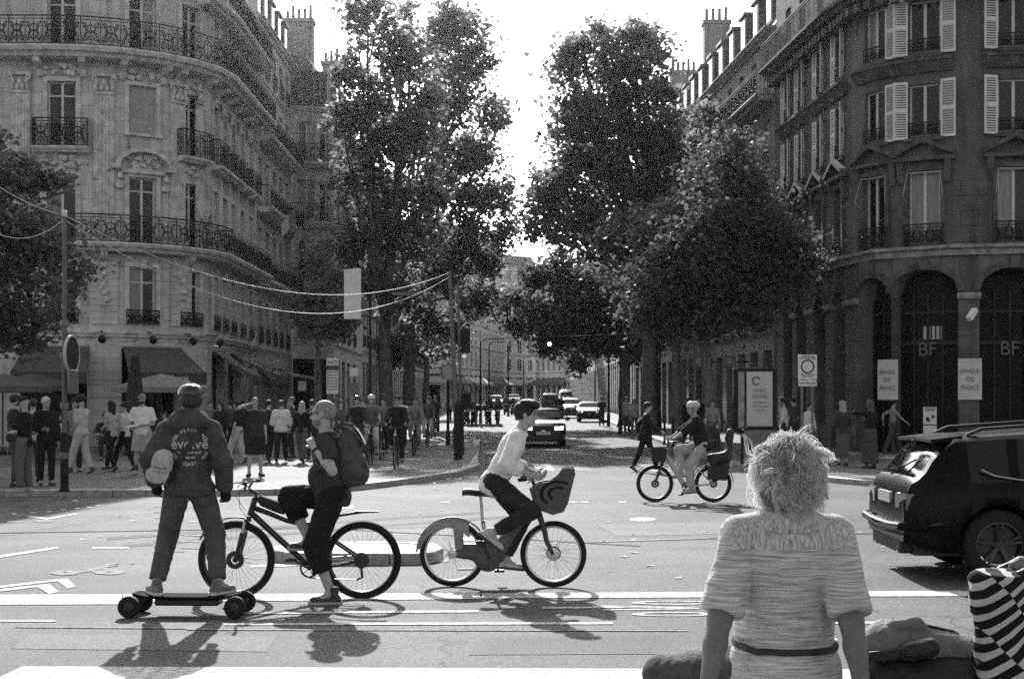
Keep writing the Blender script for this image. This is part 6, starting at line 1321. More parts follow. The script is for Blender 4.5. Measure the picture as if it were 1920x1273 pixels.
# cap hanging from the sling
cp = thing('baseball_cap', 'pale baseball cap hanging from the sling strap of the skater', 'cap', SK + V((-.17, -.21, 1.12)), R(4)); cm_ = M('cap_cotton', .36, .9, .2, 20, .3, 120)
ax_ = (V((1, 0, 0)), V((0, .35, .94)).normalized(), V((0, -.94, .35)).normalized()); vv, fs = sdf([('e', (0, -.01, .12), (.085, .075, .11), None), ('e', (.03, .0, .17), (.05, .06, .06), None)], .01, .03, cuts=[((-.02, 0, .05), (-.25, 0, -.97), .2)]); np_obj('crown', wrinkle(vv, fs, .004, (14, 14, 14)), fs, cm_, cp)
vv, fs = sdf([('e', (-.035, -.03, .035), (.095, .02, .075), None)], .008, .02, subs=[('e', (-.03, .02, .05), (.085, .03, .07), None)]); np_obj('brim', vv, fs, cm_, cp); m = MB(); m.tube([V((-.05, -.075, .1)), V((0, -.085, .085)), V((.05, -.07, .09))], .006, 5); m.build('seam', M('cap_seam', .12, .9), cp)
# electric skateboard
sb = thing('electric_skateboard', 'black all-terrain electric skateboard with four rubber wheels', 'skateboard', V((fx(352, 11.6), 11.6, 0)), R(-2))
m = MB(); m.loft([[V((x, -w, z)), V((x, w, z)), V((x, w, z + .02)), V((x, -w, z + .02))] for x, w, z in ((-.44, .06, .165), (-.38, .1, .155), (-.3, .12, .145), (0, .13, .143), (.3, .12, .145), (.38, .1, .155), (.44, .06, .165))]); m.build('deck', M('grip_tape', .01, .95, .3, 60, spec=.05), sb, bevel=.004)
m = MB(); m.box(-.25, .27, -.09, .09, .085, .141); m.build('battery_box', m_blk, sb, bevel=.012)
for x in (-.43, .43):
    m = MB(); m.tube([V((x, -.15, .1)), V((x, .15, .1))], .016, 8); m.bar((x, 0, .1), (x * .86, 0, .15), .07, .05); tk = m.build('truck', m_gun, sb)
    for y in (-.175, .175):
        c = V((x, y, .088)); w = MB(); w.rev([(.045, -.035), (.075, -.035), (.088, -.02), (.088, .02), (.075, .035), (.045, .035), (.045, -.035)], c, (0, 1, 0), 24); o = w.build('wheel', m_rub, sb)
        h_ = MB(); h_.rev([(.002, .03), (.02, .032), (.05, .02), (.05, -.02), (.02, -.032), (.002, -.03)], c, (0, 1, 0), 16); [h_.bar(c + V((.015 * math.cos(a), -.03, .015 * math.sin(a))), c + V((.05 * math.cos(a), -.03, .05 * math.sin(a))), .012, .012) for a in [1.256 * k for k in range(5)]]; h_.build('hub', m_gun, o)

# ------------------------------------------------------------------ man with backpack astride the mountain bike
BM = V((fx(612, 12.35), 12.35, 0)); m_tee = M('dark_tee', .045, .95, .25, 12, .35, 180, spec=.1); m_34 = M('black_cotton', .018, .95, .25, 12, .3, 160, spec=.08); m_high = M('canvas_shoe', .05, .85, .25, 25, .3, 120)
J = person('bearded man with glasses and large backpack astride the mountain bicycle, facing left', BM, 90, h=1.8, pel=(.0, -.06, .915), lean=6, feet=((-.13, -.06, 0, 0, 12), (.17, .17, .43, 0, 0)), knee=((-.1, 1, 0), (.35, 1, .3)), hands=((-.27, .07, 1.34), (.22, .1, .98)), elb=((-.35, -.6, -.75), (.5, -.8, -.3)), hdir=((.35, .35, .6), None), head=(-8, 2), vox=.011, top=dict(c=.05, sl=.34, hem=-.09, loose=.024, belly=.035, mat=m_tee, fr=(12, 12, 10)), bot=dict(c=.02, len=.76, loose=.03, mat=m_34), shoe=m_high, skin=.34, hair=('crop', .2), glasses=True, beard=.17, wr=.006, sole=.35, curl=(.9, 1.0), fat=1.05)
r_ = J['root']; H = J['H']
for i, (o, b, fd_, fu_) in enumerate(J['shoes']):
    sd = fd_.cross(fu_)
    vv, fs = sdf([('e', tuple(b + fd_ * .165 + fu_ * .025), (.032, .032, .028), None)], .007); np_obj('toe_cap', vv, fs, M('toe_rubber', .42, .5), o); vv, fs = sdf([('c', tuple(b + fu_ * .07 - fd_ * .012), tuple(b + fu_ * .15 - fd_ * .02), .046, .047)], .009, .01, cuts=[(tuple(b + fu_ * .15), tuple(fu_), .2)]); np_obj('ankle_canvas', vv, fs, m_high, o)
    if i == 1: m = MB(); c = b + fu_ * .1 - fd_ * .015 - sd * (-.047 if sd.x < 0 else .047); m.rev([(.001, 0), (.026, 0), (.026, .003), (.001, .003)], c, (-1, 0, 0), 16); m.build('ankle_patch', M('shoe_patch', .5, .7), o)
m = MB(); w = J['wr'][0]; d = J['hd'][0]; m.rev([(.03, -.012), (.034, -.01), (.034, .01), (.03, .012)], w - (w - J['el'][0]).normalized() * .02, (w - J['el'][0]), 16); m.build('wristband', m_plas, r_)
m = MB(); m.tube([H(.0, .06, -.115), H(.01, .1, -.09), H(.03, .105, -.07)], .006, 6); m.build('headset_wire', m_plas, r_)
strap(r_, [J['T'](-.15, -.1, .5), J['T'](-.13, .02, .53), J['T'](-.12, .1, .46), J['T'](-.13, .12, .36), J['T'](-.15, .06, .24)], .055, .012, M('strap_webbing', .05, .8), 'shoulder_strap', surf=J['topmesh'])
BPk = thing('backpack', 'bulging dark backpack with pale top pocket worn by the bearded man', 'backpack', BM + V((.13, 0, 1.06)), R(90)); m_bp = M('backpack_nylon', .05, .8, .3, 10, .35, 90)
vv, fs = sdf([('e', (0, -.08, .34), (.19, .12, .2), None), ('e', (0, -.1, .13), (.2, .15, .2), None), ('e', (0, -.05, .23), (.185, .12, .28), None), ('e', (0, -.2, .08), (.14, .08, .13), None)], .014, .05); np_obj('main_bag', wrinkle(vv, fs, .008, (7, 7, 7), 4), fs, m_bp, BPk)
m = MB(); m.loft([[V((-.1, y, z)), V((.1, y, z)), V((.1, y - .02, z + .03)), V((-.1, y - .02, z + .03))] for y, z in ((.02, .535), (-.07, .53), (-.14, .48), (-.2, .39), (-.225, .33))]); m.build('top_pocket', M('pale_fabric', .3, .8, .5, 14), BPk, bevel=.01)
for x in (-.11, .11): strap(BPk, [V((x, .05, .53)), V((x, -.08, .56)), V((x, -.18, .47)), V((x, -.25, .3)), V((x, -.27, .12))], .03, .008, m_plas, 'compression_strap')
m = MB(); m.tube([V((-.05, .04, .53)), V((-.03, .03, .58)), V((.03, .03, .58)), V((.05, .04, .53))], .01, 6); m.build('grab_loop', m_plas, BPk)
BPk.scale = (.92, .86, .86)

# ------------------------------------------------------------------ rider of the share bicycle
VR = V((fx(940, 13.2), 13.28, 0)); m_linen = M('pale_linen', .68, .9, .15, 10, .35, 120, spec=.1); m_slack = M('dark_slacks', .03, .9, .2, 10, .3, 160, spec=.1)
J = person('young man in pale shirt and dark trousers riding the share bicycle to the right', VR, -90, h=1.78, pel=(0, -.07, .985), lean=27, feet=((-.13, .02, .165, 6, 0), (.13, -.15, .46, 38, 0)), knee=((-.05, 1, .2), (.05, 1, .2)), hands=((-.27, .31, 1.06), (.27, .27, 1.06)), elb=((-.6, -.5, -.4), (.5, -.6, -.4)), hdir=((.1, 1, -.15), (-.1, 1, -.15)), head=(0, 2), vox=.011, top=dict(c=.5, sl=.8, hem=-.12, loose=.016, mat=m_linen, fr=(16, 16, 12), slv=1.3), bot=dict(c=.03, len=.93, loose=.014, mat=m_slack, taper=.9), shoe=M('pale_shoe', .4, .7, .3, 20), skin=.3, hair=('short', .012), wr=.006, sole=.06, fat=.95, curl=(.95, .95))
H = J['H']; vv, fs = sdf([('e', H(0, .02, .105), (.075, .085, .04), J['HA']), ('e', H(0, .075, .09), (.06, .04, .032), J['HA']), ('e', H(.02, .1, .075), (.035, .025, .02), J['HA'])], .011, .03); np_obj('fringe', wrinkle(vv, fs, .004, (20, 20, 20)), fs, hairm(.012), J['root'])
m = MB(); T_ = J['T']; m.loft([[V(T_(x, y, z)) for x, y, z in ((s * .02, .075, .5), (s * .075, .045, .55), (s * .08, .03, .575), (s * .015, .085, .53))] for s in (-1, 1)], cap=True); m.build('collar', m_linen, J['root'])

# ------------------------------------------------------------------ rider of the electric bicycle
ER = V((fx(1308, 24.9), 24.9, 0)); J = person('rider in dark jacket, pale trousers and helmet on the electric bicycle, heading left', ER, 90, h=1.72, pel=(0, -.1, .98), lean=16, feet=((-.14, .12, .16, 5, 0), (.14, .27, .42, 5, 0)), hands=((-.28, .5, 1.08), (.28, .5, 1.08)), elb=((-.5, -.5, -.6), (.5, -.5, -.6)), hdir=((0, 1, -.1), (0, 1, -.1)), head=(6, 6), vox=.016, top=dict(c=.02, sl=.62, hem=-.1, loose=.03, name='jacket'), bot=dict(c=.36, len=.96, loose=.02), shoe=.3, skin=.3, hair=('helmet', .42), curl=(.9, .9), wr=.006)

# ------------------------------------------------------------------ woman seated in the foreground
LEDGE = .72
lg = thing('stone_ledge', 'low stone ledge below the frame on which the blond woman sits', 'ledge', (.9, 4.4, 0)); m_ledge = M('ledge_stone', .36, .75, .2, 5, .4, 60)
for i in range(5): m = MB(); m.box(-2.2 + i * 1.1, -2.2 + i * 1.1 + 1.09, -.55, .5, .0, LEDGE); m.build('stone_block', m_ledge, lg, bevel=.015)
SW = V((fx(1470, 4.6), 4.6, LEDGE)); zs = -LEDGE
def weave():
    m = M('slub_weave', .4, .95, spec=.1); nt = m.node_tree; n, l = nt.nodes, nt.links; b = n['Principled BSDF']; tc = n.new('ShaderNodeTexCoord'); outs = []
    for sc in ((9, 9, 210), (170, 170, 6)):
        mp = n.new('ShaderNodeMapping'); mp.inputs['Scale'].default_value = sc; l.new(tc.outputs['Object'], mp.inputs[0]); t = n.new('ShaderNodeTexNoise'); t.inputs['Scale'].default_value = 1; t.inputs['Detail'].default_value = 5; t.inputs['Roughness'].default_value = .7; l.new(mp.outputs[0], t.inputs['Vector']); outs.append(t.outputs['Fac'])
    sx = n.new('ShaderNodeSeparateXYZ'); l.new(tc.outputs['Object'], sx.inputs[0]); st = n.new('ShaderNodeMath'); st.operation = 'GREATER_THAN'; st.inputs[1].default_value = .545; l.new(sx.outputs[2], st.inputs[0])
    ab = n.new('ShaderNodeMath'); ab.operation = 'ABSOLUTE'; l.new(sx.outputs[0], ab.inputs[0]); lt = n.new('ShaderNodeMath'); lt.operation = 'LESS_THAN'; lt.inputs[1].default_value = .19; l.new(ab.outputs[0], lt.inputs[0]); mu = n.new('ShaderNodeMath'); mu.operation = 'MULTIPLY'; l.new(st.outputs[0], mu.inputs[0]); l.new(lt.outputs[0], mu.inputs[1])
    mx = n.new('ShaderNodeMix'); l.new(mu.outputs[0], mx.inputs[0]); l.new(outs[0], mx.inputs[2]); l.new(outs[1], mx.inputs[3])
    mr = n.new('ShaderNodeMapRange'); mr.inputs[1].default_value = .36; mr.inputs[2].default_value = .64; mr.inputs[3].default_value = .2; mr.inputs[4].default_value = .62; l.new(mx.outputs[0], mr.inputs[0]); l.new(mr.outputs[0], b.inputs['Base Color'])
    bp = n.new('ShaderNodeBump'); bp.inputs['Strength'].default_value = .2; bp.inputs['Distance'].default_value = .003; l.new(mx.outputs[0], bp.inputs['Height']); l.new(bp.outputs[0], b.inputs['Normal']); return m
m_weave = weave(); m_trk = M('woman_trousers', .045, .9, .4, 14, .4, 60, stretch=(1, 1, 4))
J = person('blond woman in pale woven shirt sitting in the foreground with her back to the camera', SW, 0, h=1.7, fem=True, pel=(0, 0, .14), lean=-7, feet=((-.36, .4, -.42, 0, 10), (.14, .5, -.5, 0, 0)), knee=((-.7, .7, .6), (.2, 1, .6)), hands=((-.3, -.25, .05), (.2, -.28, .05)), elb=((-.6, -.5, 0), (.2, -.8, 0)), hdir=((-.15, -.5, -.3), (.15, -.5, -.3)), head=(0, -2), vox=.010, top=dict(c=.4, sl=.47, hem=-.19, loose=.022, mat=m_weave, slv=.75, fr=(10, 10, 6), vox=.009, ks=.006), bot=dict(c=.05, len=.9, loose=.014, mat=m_trk), shoe=.2, skin=.13, hair=('none', .5), wr=.0045, curl=(.2, .2), neck=.74)  # skin grey lowered to carry the shade on her arms
r_ = J['root']; H = J['H']; T_ = J['T']
strap(r_, [V(T_(.2 * math.cos(t), .15 * math.sin(t), .105)) for t in [6.2832 * k / 24 for k in range(25)]], .02, .008, m_plas, 'belt', n=60, surf=J['topmesh'], off=.002)
m = MB(); w = J['wr'][0]; d = (w - J['el'][0]).normalized(); m.rev([(.029, -.014), (.034, -.012), (.034, .012), (.029, .014)], w - d * .02, d, 18); wo = m.build('watch_strap', m_plas, r_); m = MB(); m.rev([(.001, .0), (.02, 0), (.02, .012), (.001, .012)], w - d * .02 + V((-.02, -.03, .0)), (-.5, -.85, .1), 16); m.build('watch_face', m_gun, wo)
m = MB(); m.tube([V(T_(-.085, -.085, .5)), V(T_(-.04, -.098, .49)), V(T_(.04, -.098, .49)), V(T_(.085, -.085, .5))], .007, 6); m.build('collar_seam', m_weave, r_)
# hair: a soft core and several thousand wavy strands gathered in locks
m_blond = leaf_mat('blond_hair', .55, .45); hv_, hf_ = sdf([('e', H(0, -.02, .025), (.088, .105, .102), J['HA']), ('e', H(-.045, -.06, -.035), (.055, .055, .085), J['HA']), ('e', H(.045, -.06, -.035), (.055, .055, .085), J['HA'])], .012, .03, subs=[('e', H(0, .1, -.045), (.085, .07, .1), J['HA'], .015)]); hb = np_obj('hair', hv_, hf_, M('hair_core', .14, .8, .6, 40, .6, 90), r_)
rng = np.random.default_rng(5); hx_, hf2, hu_ = (np.array(a) for a in J['HA']); hcn = np.array(J['hc']); LV, LF = [], []
def strands(nl, per, sprd):
    for _ in range(nl):
        th = rng.uniform(0, 2 * math.pi); ph = math.acos(rng.uniform(-.75, 1)); d0 = np.array([math.sin(ph) * math.cos(th), math.sin(ph) * math.sin(th), math.cos(ph)])
        if d0[1] > .55 and d0[2] < .3: continue
        base = d0 * np.array([.088, .105, .105]) + np.array([0, -.015, .02]); L = rng.uniform(.03, .085) * (1.15 if d0[2] < .3 else .9); ph0, ph1 = rng.uniform(0, 6.28, 2); wv = rng.uniform(.008, .022); out = rng.uniform(.1, .5); cd = d0 * out + np.array([rng.normal() * .3 - .6 * d0[0], -.1, -.7 + .4 * rng.normal()]); cd = cd + np.array([d0[0] * .9, d0[1] * .9, -.9]) * max(0, d0[2] - .2); cd /= np.linalg.norm(cd)
        for _ in range(per):
            b = base + rng.normal(size=3) * sprd; pts = []
            for k in range(7):
                t = k / 6; p = b + (d0 * (1 - t) * (.35 if d0[2] > .3 else 1) + cd * t) * L * t * 1.1 + np.array([math.sin(ph0 + 5 * t), math.cos(ph1 + 6 * t), math.sin(ph1 + 4 * t)]) * wv * t + rng.normal(size=3) * .0016; pts.append(hcn + hx_ * p[0] + hf2 * p[1] + hu_ * p[2])
            sd = rng.normal(size=3); sd /= np.linalg.norm(sd); o = len(LV)
            for k, p in enumerate(pts): wdt = .0011 * (1 - .6 * k / 6); LV.append(p - sd * wdt); LV.append(p + sd * wdt)
            LF.extend([(o + 2 * k, o + 2 * k + 1, o + 2 * k + 3, o + 2 * k + 2) for k in range(6)])
strands(1100, 10, .006); strands(300, 3, .014)
so = np_obj('hair_strands', np.array(LV), np.array(LF), m_blond, r_); so['kind'] = 'stuff'
# locks caught in the light: a knot of hair pinned at the upper right and one falling lock
for pts, rr_ in (([H(.06, -.06, .07), H(.09, -.07, .078), H(.118, -.06, .07), H(.135, -.06, .055)], [.022, .02, .018, .014]), ([H(.075, -.08, .06), H(.1, -.09, .02), H(.1, -.09, -.04), H(.12, -.07, -.075)], [.02, .02, .015, .003]), ([H(-.02, -.115, .06), H(-.03, -.128, -.0), H(-.022, -.125, -.06), H(-.02, -.12, -.1)], [.008, .014, .011, .003]), ([H(-.075, -.06, .095), H(-.1, -.04, .085), H(-.1, -.03, .06), H(-.085, -.06, .05)], [.012, .013, .012, .008])):
    V2, F2 = [], []; P4 = [np.array(p) for p in pts]
    for _ in range(90):
        o = len(V2); a = rng.uniform(0, 6.28); rad = math.sqrt(rng.uniform()); sd = rng.normal(size=3); sd /= np.linalg.norm(sd); e1 = rng.normal(size=3); e1 /= np.linalg.norm(e1); tend = rng.uniform(.75, 1.08)
        for k in range(10):
            t = k / 9 * tend; q = t * 3; i = min(2, int(q)); u = q - i; c = P4[i] * (1 - u) + P4[i + 1] * u; r2 = rr_[i] * (1 - u) + rr_[i + 1] * u; p = c + e1 * r2 * rad + np.array([math.sin(9 * t + a), math.cos(8 * t + a), math.sin(7 * t + 2 * a)]) * .003; V2.append(p - sd * .001); V2.append(p + sd * .001)
        F2.extend([(o + 2 * k, o + 2 * k + 1, o + 2 * k + 3, o + 2 * k + 2) for k in range(9)])
    lo_ = np_obj('hair_lock', np.array(V2), np.array(F2), m_blond, r_)

# ------------------------------------------------------------------ bags beside her
BG = V((1.335, 4.62, LEDGE)); bg = thing('travel_bag', 'soft travel bag with pale canvas top and black leather base beside the woman', 'bag', BG, R(-6)); m_canv = M('bag_canvas', .13, .85, .3, 12, .4, 120); m_lea = M('black_leather', .012, .5, .3, 20, .3, 60)
vv, fs = sdf([('c', (-.12, 0, .12), (.14, 0, .11), .1, .1), ('c', (-.1, -.06, .08), (.12, -.06, .08), .09, .09), ('c', (-.1, .06, .08), (.12, .06, .08), .09, .09)], .011, .05, cuts=[((0, 0, .004), (0, 0, -1), .5), ((0, 0, .2), (.0, .0, 1), .5)]); np_obj('base', wrinkle(vv, fs, .006, (7, 7, 7), 2), fs, m_lea, bg)
vv, fs = sdf([('c', (-.11, 0, .2), (.13, 0, .17), .1, .08)], .011, .05, cuts=[((0, 0, .19), (0, 0, -1), .5)]); np_obj('canvas_top', wrinkle(vv, fs, .004, (14, 14, 14), 6), fs, m_canv, bg)
vv, fs = sdf([('c', (-.07, -.04, .29), (.0, -.03, .3), .028, .024), ('c', (.0, -.03, .3), (.04, -.03, .275), .024, .015)], .008, .02); np_obj('zip_end', vv - np.array([.03, .0, .012]), fs, m_canv, bg)
vv, fs = sdf([('c', (-.06, -.11, .215), (.0, -.12, .23), .03, .032), ('c', (-.15, -.1, .19), (-.05, -.11, .215), .018, .022)], .008, .02); np_obj('handle_wrap', vv, fs, m_lea, bg)
strap(bg, [V((-.05, -.12, .22)), V((-.13, -.12, .205)), V((-.2, -.11, .19)), V((-.225, -.11, .12)), V((-.235, -.12, .0)), V((-.24, -.2, -.1))], .028, .008, m_lea, 'shoulder_strap'); m = MB(); m.tube([V((-.085, -.135, .225)), V((-.085, -.14, .195)), V((-.055, -.14, .195)), V((-.055, -.135, .225))], .004, 6, closed=True); m.build('buckle', m_gun, bg); m = MB(); m.tube([V((-.17, -.03, .2)), V((-.1, -.02, .302)), V((0, -.01, .285)), V((.1, 0, .262)), V((.19, .0, .2))], .005, 6); m.build('zip', m_gun, bg)
SBg = V((1.69, 4.5, LEDGE)); sbg = thing('striped_tote', 'large tote bag with black and pale diagonal stripes at the right edge', 'bag', SBg, R(10))
def stripes():
    m = M('striped_cloth', .3, .9, spec=.1); nt = m.node_tree; n, l = nt.nodes, nt.links; b = n['Principled BSDF']; tc = n.new('ShaderNodeTexCoord'); sx = n.new('ShaderNodeSeparateXYZ'); l.new(tc.outputs['Object'], sx.inputs[0])
    def mth(op, a, b_=None, v=None):
        k = n.new('ShaderNodeMath'); k.operation = op; l.new(a, k.inputs[0])
        if b_ is not None: l.new(b_, k.inputs[1])
        if v is not None: k.inputs[1].default_value = v
        return k.outputs[0]
    u = mth('MULTIPLY', sx.outputs[0], v=.62); w = mth('MULTIPLY', sx.outputs[2], v=-.78); p = mth('ADD', u, w); q = mth('ADD', mth('MULTIPLY', sx.outputs[0], v=.78), mth('MULTIPLY', sx.outputs[2], v=.62))
    st = mth('GREATER_THAN', mth('FRACT', mth('MULTIPLY', p, v=17.0)), v=.55); cell = mth('MODULO', mth('FLOOR', mth('ADD', mth('MULTIPLY', q, v=8.5), v=40.0)), v=2.0)
    ph = mth('ADD', mth('MULTIPLY', p, v=25.0), mth('MULTIPLY', cell, v=.5)); st = mth('GREATER_THAN', mth('FRACT', mth('ADD', ph, v=40.0)), v=.58)
    mr = n.new('ShaderNodeMapRange'); mr.inputs[3].default_value = .012; mr.inputs[4].default_value = .4; l.new(st, mr.inputs[0]); l.new(mr.outputs[0], b.inputs['Base Color']); return m
m_str = stripes(); vv, fs = sdf([('c', (-.14, 0, .1), (-.16, 0, .45), .09, .08), ('c', (.14, 0, .1), (.16, 0, .45), .1, .08), ('c', (-.15, 0, .42), (.18, 0, .42), .085, .085), ('c', (-.12, -.05, .12), (.14, -.05, .12), .1, .1)], .012, .05, cuts=[((0, 0, .475), (0, 0, 1), .6), ((0, 0, .004), (0, 0, -1), .6)]); np_obj('cloth_body', wrinkle(vv, fs, .01, (8, 8, 8), 9), fs, m_str, sbg)
for sg in (-1, 1): m = MB(); m.tube([V((-.13, sg * .06, .47)), V((-.08, sg * .06, .49)), V((.05, sg * .05, .485)), V((.15, sg * .06, .47))], .012, 6); m.build('handle', m_lea, sbg)
for i, (x, z, r2, c, lab) in enumerate(((.0, .49, .045, .3, 'crumpled pale paper pack sticking out of the striped tote'), (-.09, .48, .03, .15, 'grey folded cloth at the near end of the striped tote'), (.12, .5, .04, .08, 'dark pouch sticking out of the striped tote'))):
    vv, fs = sdf([('e', (0, 0, .0), (r2, r2 * .7, r2 * 1.1), None), ('e', (r2 * .4, 0, r2 * .5), (r2 * .6, r2 * .6, r2 * .6), None)], .008, .02); o = np_obj(('paper_pack', 'folded_cloth', 'pouch')[i], wrinkle(vv, fs, .006, (25, 25, 25), i), fs, M('tote_item_%d' % i, c, .7, .4, 20), None); o.location = SBg + V((x, -.01, z)); tag(o, lab, ('pack', 'cloth', 'pouch')[i])
# ------------------------------------------------------------------ people on the pavements
gl, gr, gc = 'pedestrians in front of the cafe', 'pedestrians on the bank side', 'cyclists riding towards the square'
WALK = ((-.09, .26, 0, 0, 0), (.09, -.24, .04, 30, 0)); WALK2 = ((-.09, -.24, .04, 30, 0), (.09, .26, 0, 0, 0))
def T0(c, sl=.42, **k): return dict(c=c, sl=sl, **k)
def B0(c, ln=.97, **k): return dict(c=c, len=ln, **k)
def ped(px, py, label, yaw, h=1.74, group=gl, top=.2, sl=.42, bot=.05, ln=.97, feet=None, side_=KH, hname='shirt', tl=.014, bl=.012, hem=-.08, **k):
    p = G(px, py, side_); kw = dict(k)
    bt = kw.pop('botd', None) or B0(bot, ln, loose=bl)
    return person(label, p, yaw, h, top=T0(top, sl, loose=tl, name=hname, hem=hem), bot=bt, feet=feet, group=group, **kw)
ped(26, 912, 'man in dark open jacket over pale shirt at the left picture edge', -60, 1.78, top=.03, sl=.95, bot=.06, hname='jacket', tl=.025, hands=((-.1, .3, 1.05), (.12, .3, 1.05)), hair=('short', .02))
ped(47, 924, 'man in black cap and dark tee looking down at his phone', 75, 1.72, top=.014, bot=.11, hair=('cap', .015), hands=((-.08, .28, 1.08), (.1, .3, 1.1)), head=(0, 25), shoe=.3, bl=.02)
ped(62, 903, 'person in white tee with dark backpack straps behind the capped man', 20, 1.7, top=.45, bot=.04, hair=('short', .03))
ped(86, 910, 'grey haired man in dark suit jacket and pale shirt beside the capped man', -150, 1.74, top=.014, sl=.97, bot=.012, hname='jacket', tl=.024, hair=('crop', .45), hands=((-.22, .1, .85), (.12, .28, 1.1)), head=(30, 10), hem=-.16)
ped(140, 885, 'person in grey vest standing right behind the cable pole', -160, 1.72, top=.18, sl=.3, bot=.03, hair=('short', .02))
J = ped(153, 888, 'curly haired young man in pale tee and light trousers looking down', 70, 1.78, top=.42, bot=.38, hair=('curly', .015), head=(0, 35), hands=((-.05, .22, 1.0), (.08, .25, .98)), feet=WALK, bl=.024, tl=.022)
ped(209, 884, 'woman in pale sleeveless top and dark trousers walking left', 60, 1.68, top=.35, sl=.1, bot=.015, fem=True, hair=('long', .012), feet=WALK2, hands=((-.1, .2, 1.0), (.22, .0, .85)))
ped(234, 882, 'woman in white cardigan and dark trousers beside the walking woman', 75, 1.64, top=.5, sl=.8, bot=.012, fem=True, hair=('bun', .015), feet=WALK, head=(0, 15), hands=((-.08, .25, .98), (.1, .25, .98)))
J = ped(267, 890, 'tall man in white tee, cap and light shorts holding a white tube', 178, 1.82, top=.62, bot=.32, ln=.5, hair=('cap', .2), beard=.02, glasses=True, hands=((-.12, .2, 1.12), (.2, .18, 1.06)), tl=.03, bl=.03, shoe=.35, feet=((-.14, 0, 0, 0, 15), (.14, 0, 0, 0, -15)), sock=.08)
q = G(267, 890, KH); tb = thing('paper_tube', 'white rolled paper tube held by the man in white tee', 'tube', q + V((-.02, -.24, 1.1))); m = MB(); m.tube([V((-.27, 0, -.03)), V((.22, 0, .08))], .03, 10); m.build('roll', M('white_paper', .7, .7), tb); m = MB(); m.tube([V((-.285, 0, -.033)), V((-.268, 0, -.03))], .034, 10); m.build('end_cap', M('tube_cap', .5, .6), tb)
ped(413, 862, 'dark haired woman in black top near the cafe door', 170, 1.66, top=.02, sl=.9, bot=.02, fem=True, hair=('long', .012))
ped(446, 868, 'woman in black top and pale wide trousers walking left', 85, 1.68, top=.02, sl=.4, bot=.42, fem=True, hair=('long', .012), feet=WALK, bl=.035)
ped(478, 893, 'stocky man in dark tee and shorts shading his eyes with one hand', -165, 1.74, top=.03, bot=.02, ln=.52, hands=((-.24, .06, .85), (.13, .16, 1.6)), elb=(None, (1, .2, -.2)), hair=('crop', .1), tl=.025, bl=.03, fat=1.15, shoe=.02, feet=((-.13, .0, 0, 0, 20), (.13, 0, 0, 0, -20)))
ped(503, 866, 'person in dark clothes walking away behind the stocky man', -10, 1.7, top=.02, sl=.6, bot=.02, hair=('short', .012), feet=WALK)
ped(527, 867, 'man in loose white shirt and dark trousers seen from behind', 0, 1.7, top=.58, sl=.6, bot=.02, hair=('crop', .05), tl=.04, feet=WALK2, hands=((-.12, .2, 1.0), (.12, .2, 1.0)), bl=.02)
ped(548, 858, 'bald man in dark shirt standing by the restaurant signs', 100, 1.8, top=.05, bot=.03, hair=('crop', .1))
ped(566, 868, 'blond long haired woman in black top and grey trousers seen from behind', -8, 1.66, top=.015, sl=.95, bot=.1, fem=True, hair=('long', .3), feet=WALK, bl=.02)
ped(585, 860, 'person in dark coat just left of the bearded man', 20, 1.72, top=.03, sl=.95, bot=.03, hname='coat', hem=-.3)
for i, (px, py, y_, t_, b_, hr, lb) in enumerate(((432, 850, 30, .06, .02, ('short', .02), 'far pedestrian in grey top by the shop window'), (540, 846, 200, .1, .03, ('short', .03), 'far pedestrian facing the camera behind the white shirt'), (600, 842, 170, .2, .05, ('short', .05), 'far pedestrian in pale top beyond the bearded man'), (630, 838, 185, .3, .06, ('short', .02), 'far pedestrian in light shirt left of the cyclists'), (395, 852, 190, .12, .03, ('bun', .02), 'far woman in grey top under the side awning'), (455, 846, 10, .03, .03, ('short', .02), 'far man in black walking away along the shops'))):
    ped(px, py, lb, y_, 1.7, top=t_, bot=b_, hair=hr, vox=.028, feet=WALK if i % 2 else None)
# seated guests
def sit(px, py, label, yaw, top, hair, bot=.03, seat=.46, **k):
    p = G(px, py, KH); return person(label, p, yaw, 1.7, pel=(0, 0, seat + .09), feet=((-.12, .42, 0, 0, 0), (.12, .42, 0, 0, 0)), hands=((-.12, .32, .72), (.14, .32, .72)), top=T0(top, .5), bot=B0(bot), hair=hair, group='guests seated at the cafe', vox=.026, **k)
sit(108, 868, 'seated guest in pale top at the cafe behind the cable pole', -120, .4, ('long', .02)); sit(196, 862, 'seated guest in dark top beside the cafe pier', 200, .03, ('short', .02)); sit(310, 858, 'seated guest under the cafe awning, partly behind the skater', 170, .15, ('short', .03))
# cyclists coming down the track
def cyc(px, wpy, label, blabel, h=1.74, top=.05, sl=.95, bot=.05, hair=('short', .02), yaw=180, ph=80, hname='shirt', lean=8, dz=KH, **k):
    p = G(px, wpy, dz); a = R(yaw - 180); fwd = V((math.sin(a), -math.cos(a), 0)); b = citybike(p - fwd * 1.06, math.atan2(fwd.y, fwd.x), blabel, 'bicycles ridden towards the square')
    o = p - fwd * (1.06 - .22); c_ = R(ph); r_ = .17; fz_ = lambda s: (.28 + s * r_ * math.sin(c_) + .02, .22 + s * r_ * math.cos(c_))
    zl, yl = fz_(-1); zr, yr = fz_(1)
    return person(label, o, yaw, h, pel=(0, -.02, 1.0), lean=lean, feet=((-.13, yl - .04, zl, 5, 0), (.13, yr - .04, zr, 5, 0)), hands=((-.27, .5, 1.06), (.27, .5, 1.06)), hdir=((0, 1, -.2), (0, 1, -.2)), elb=((-.8, -.3, -.5), (.8, -.3, -.5)), curl=(.9, .9), top=T0(top, sl, loose=.022, name=hname), bot=B0(bot, .95), hair=hair, group=gc, **k)
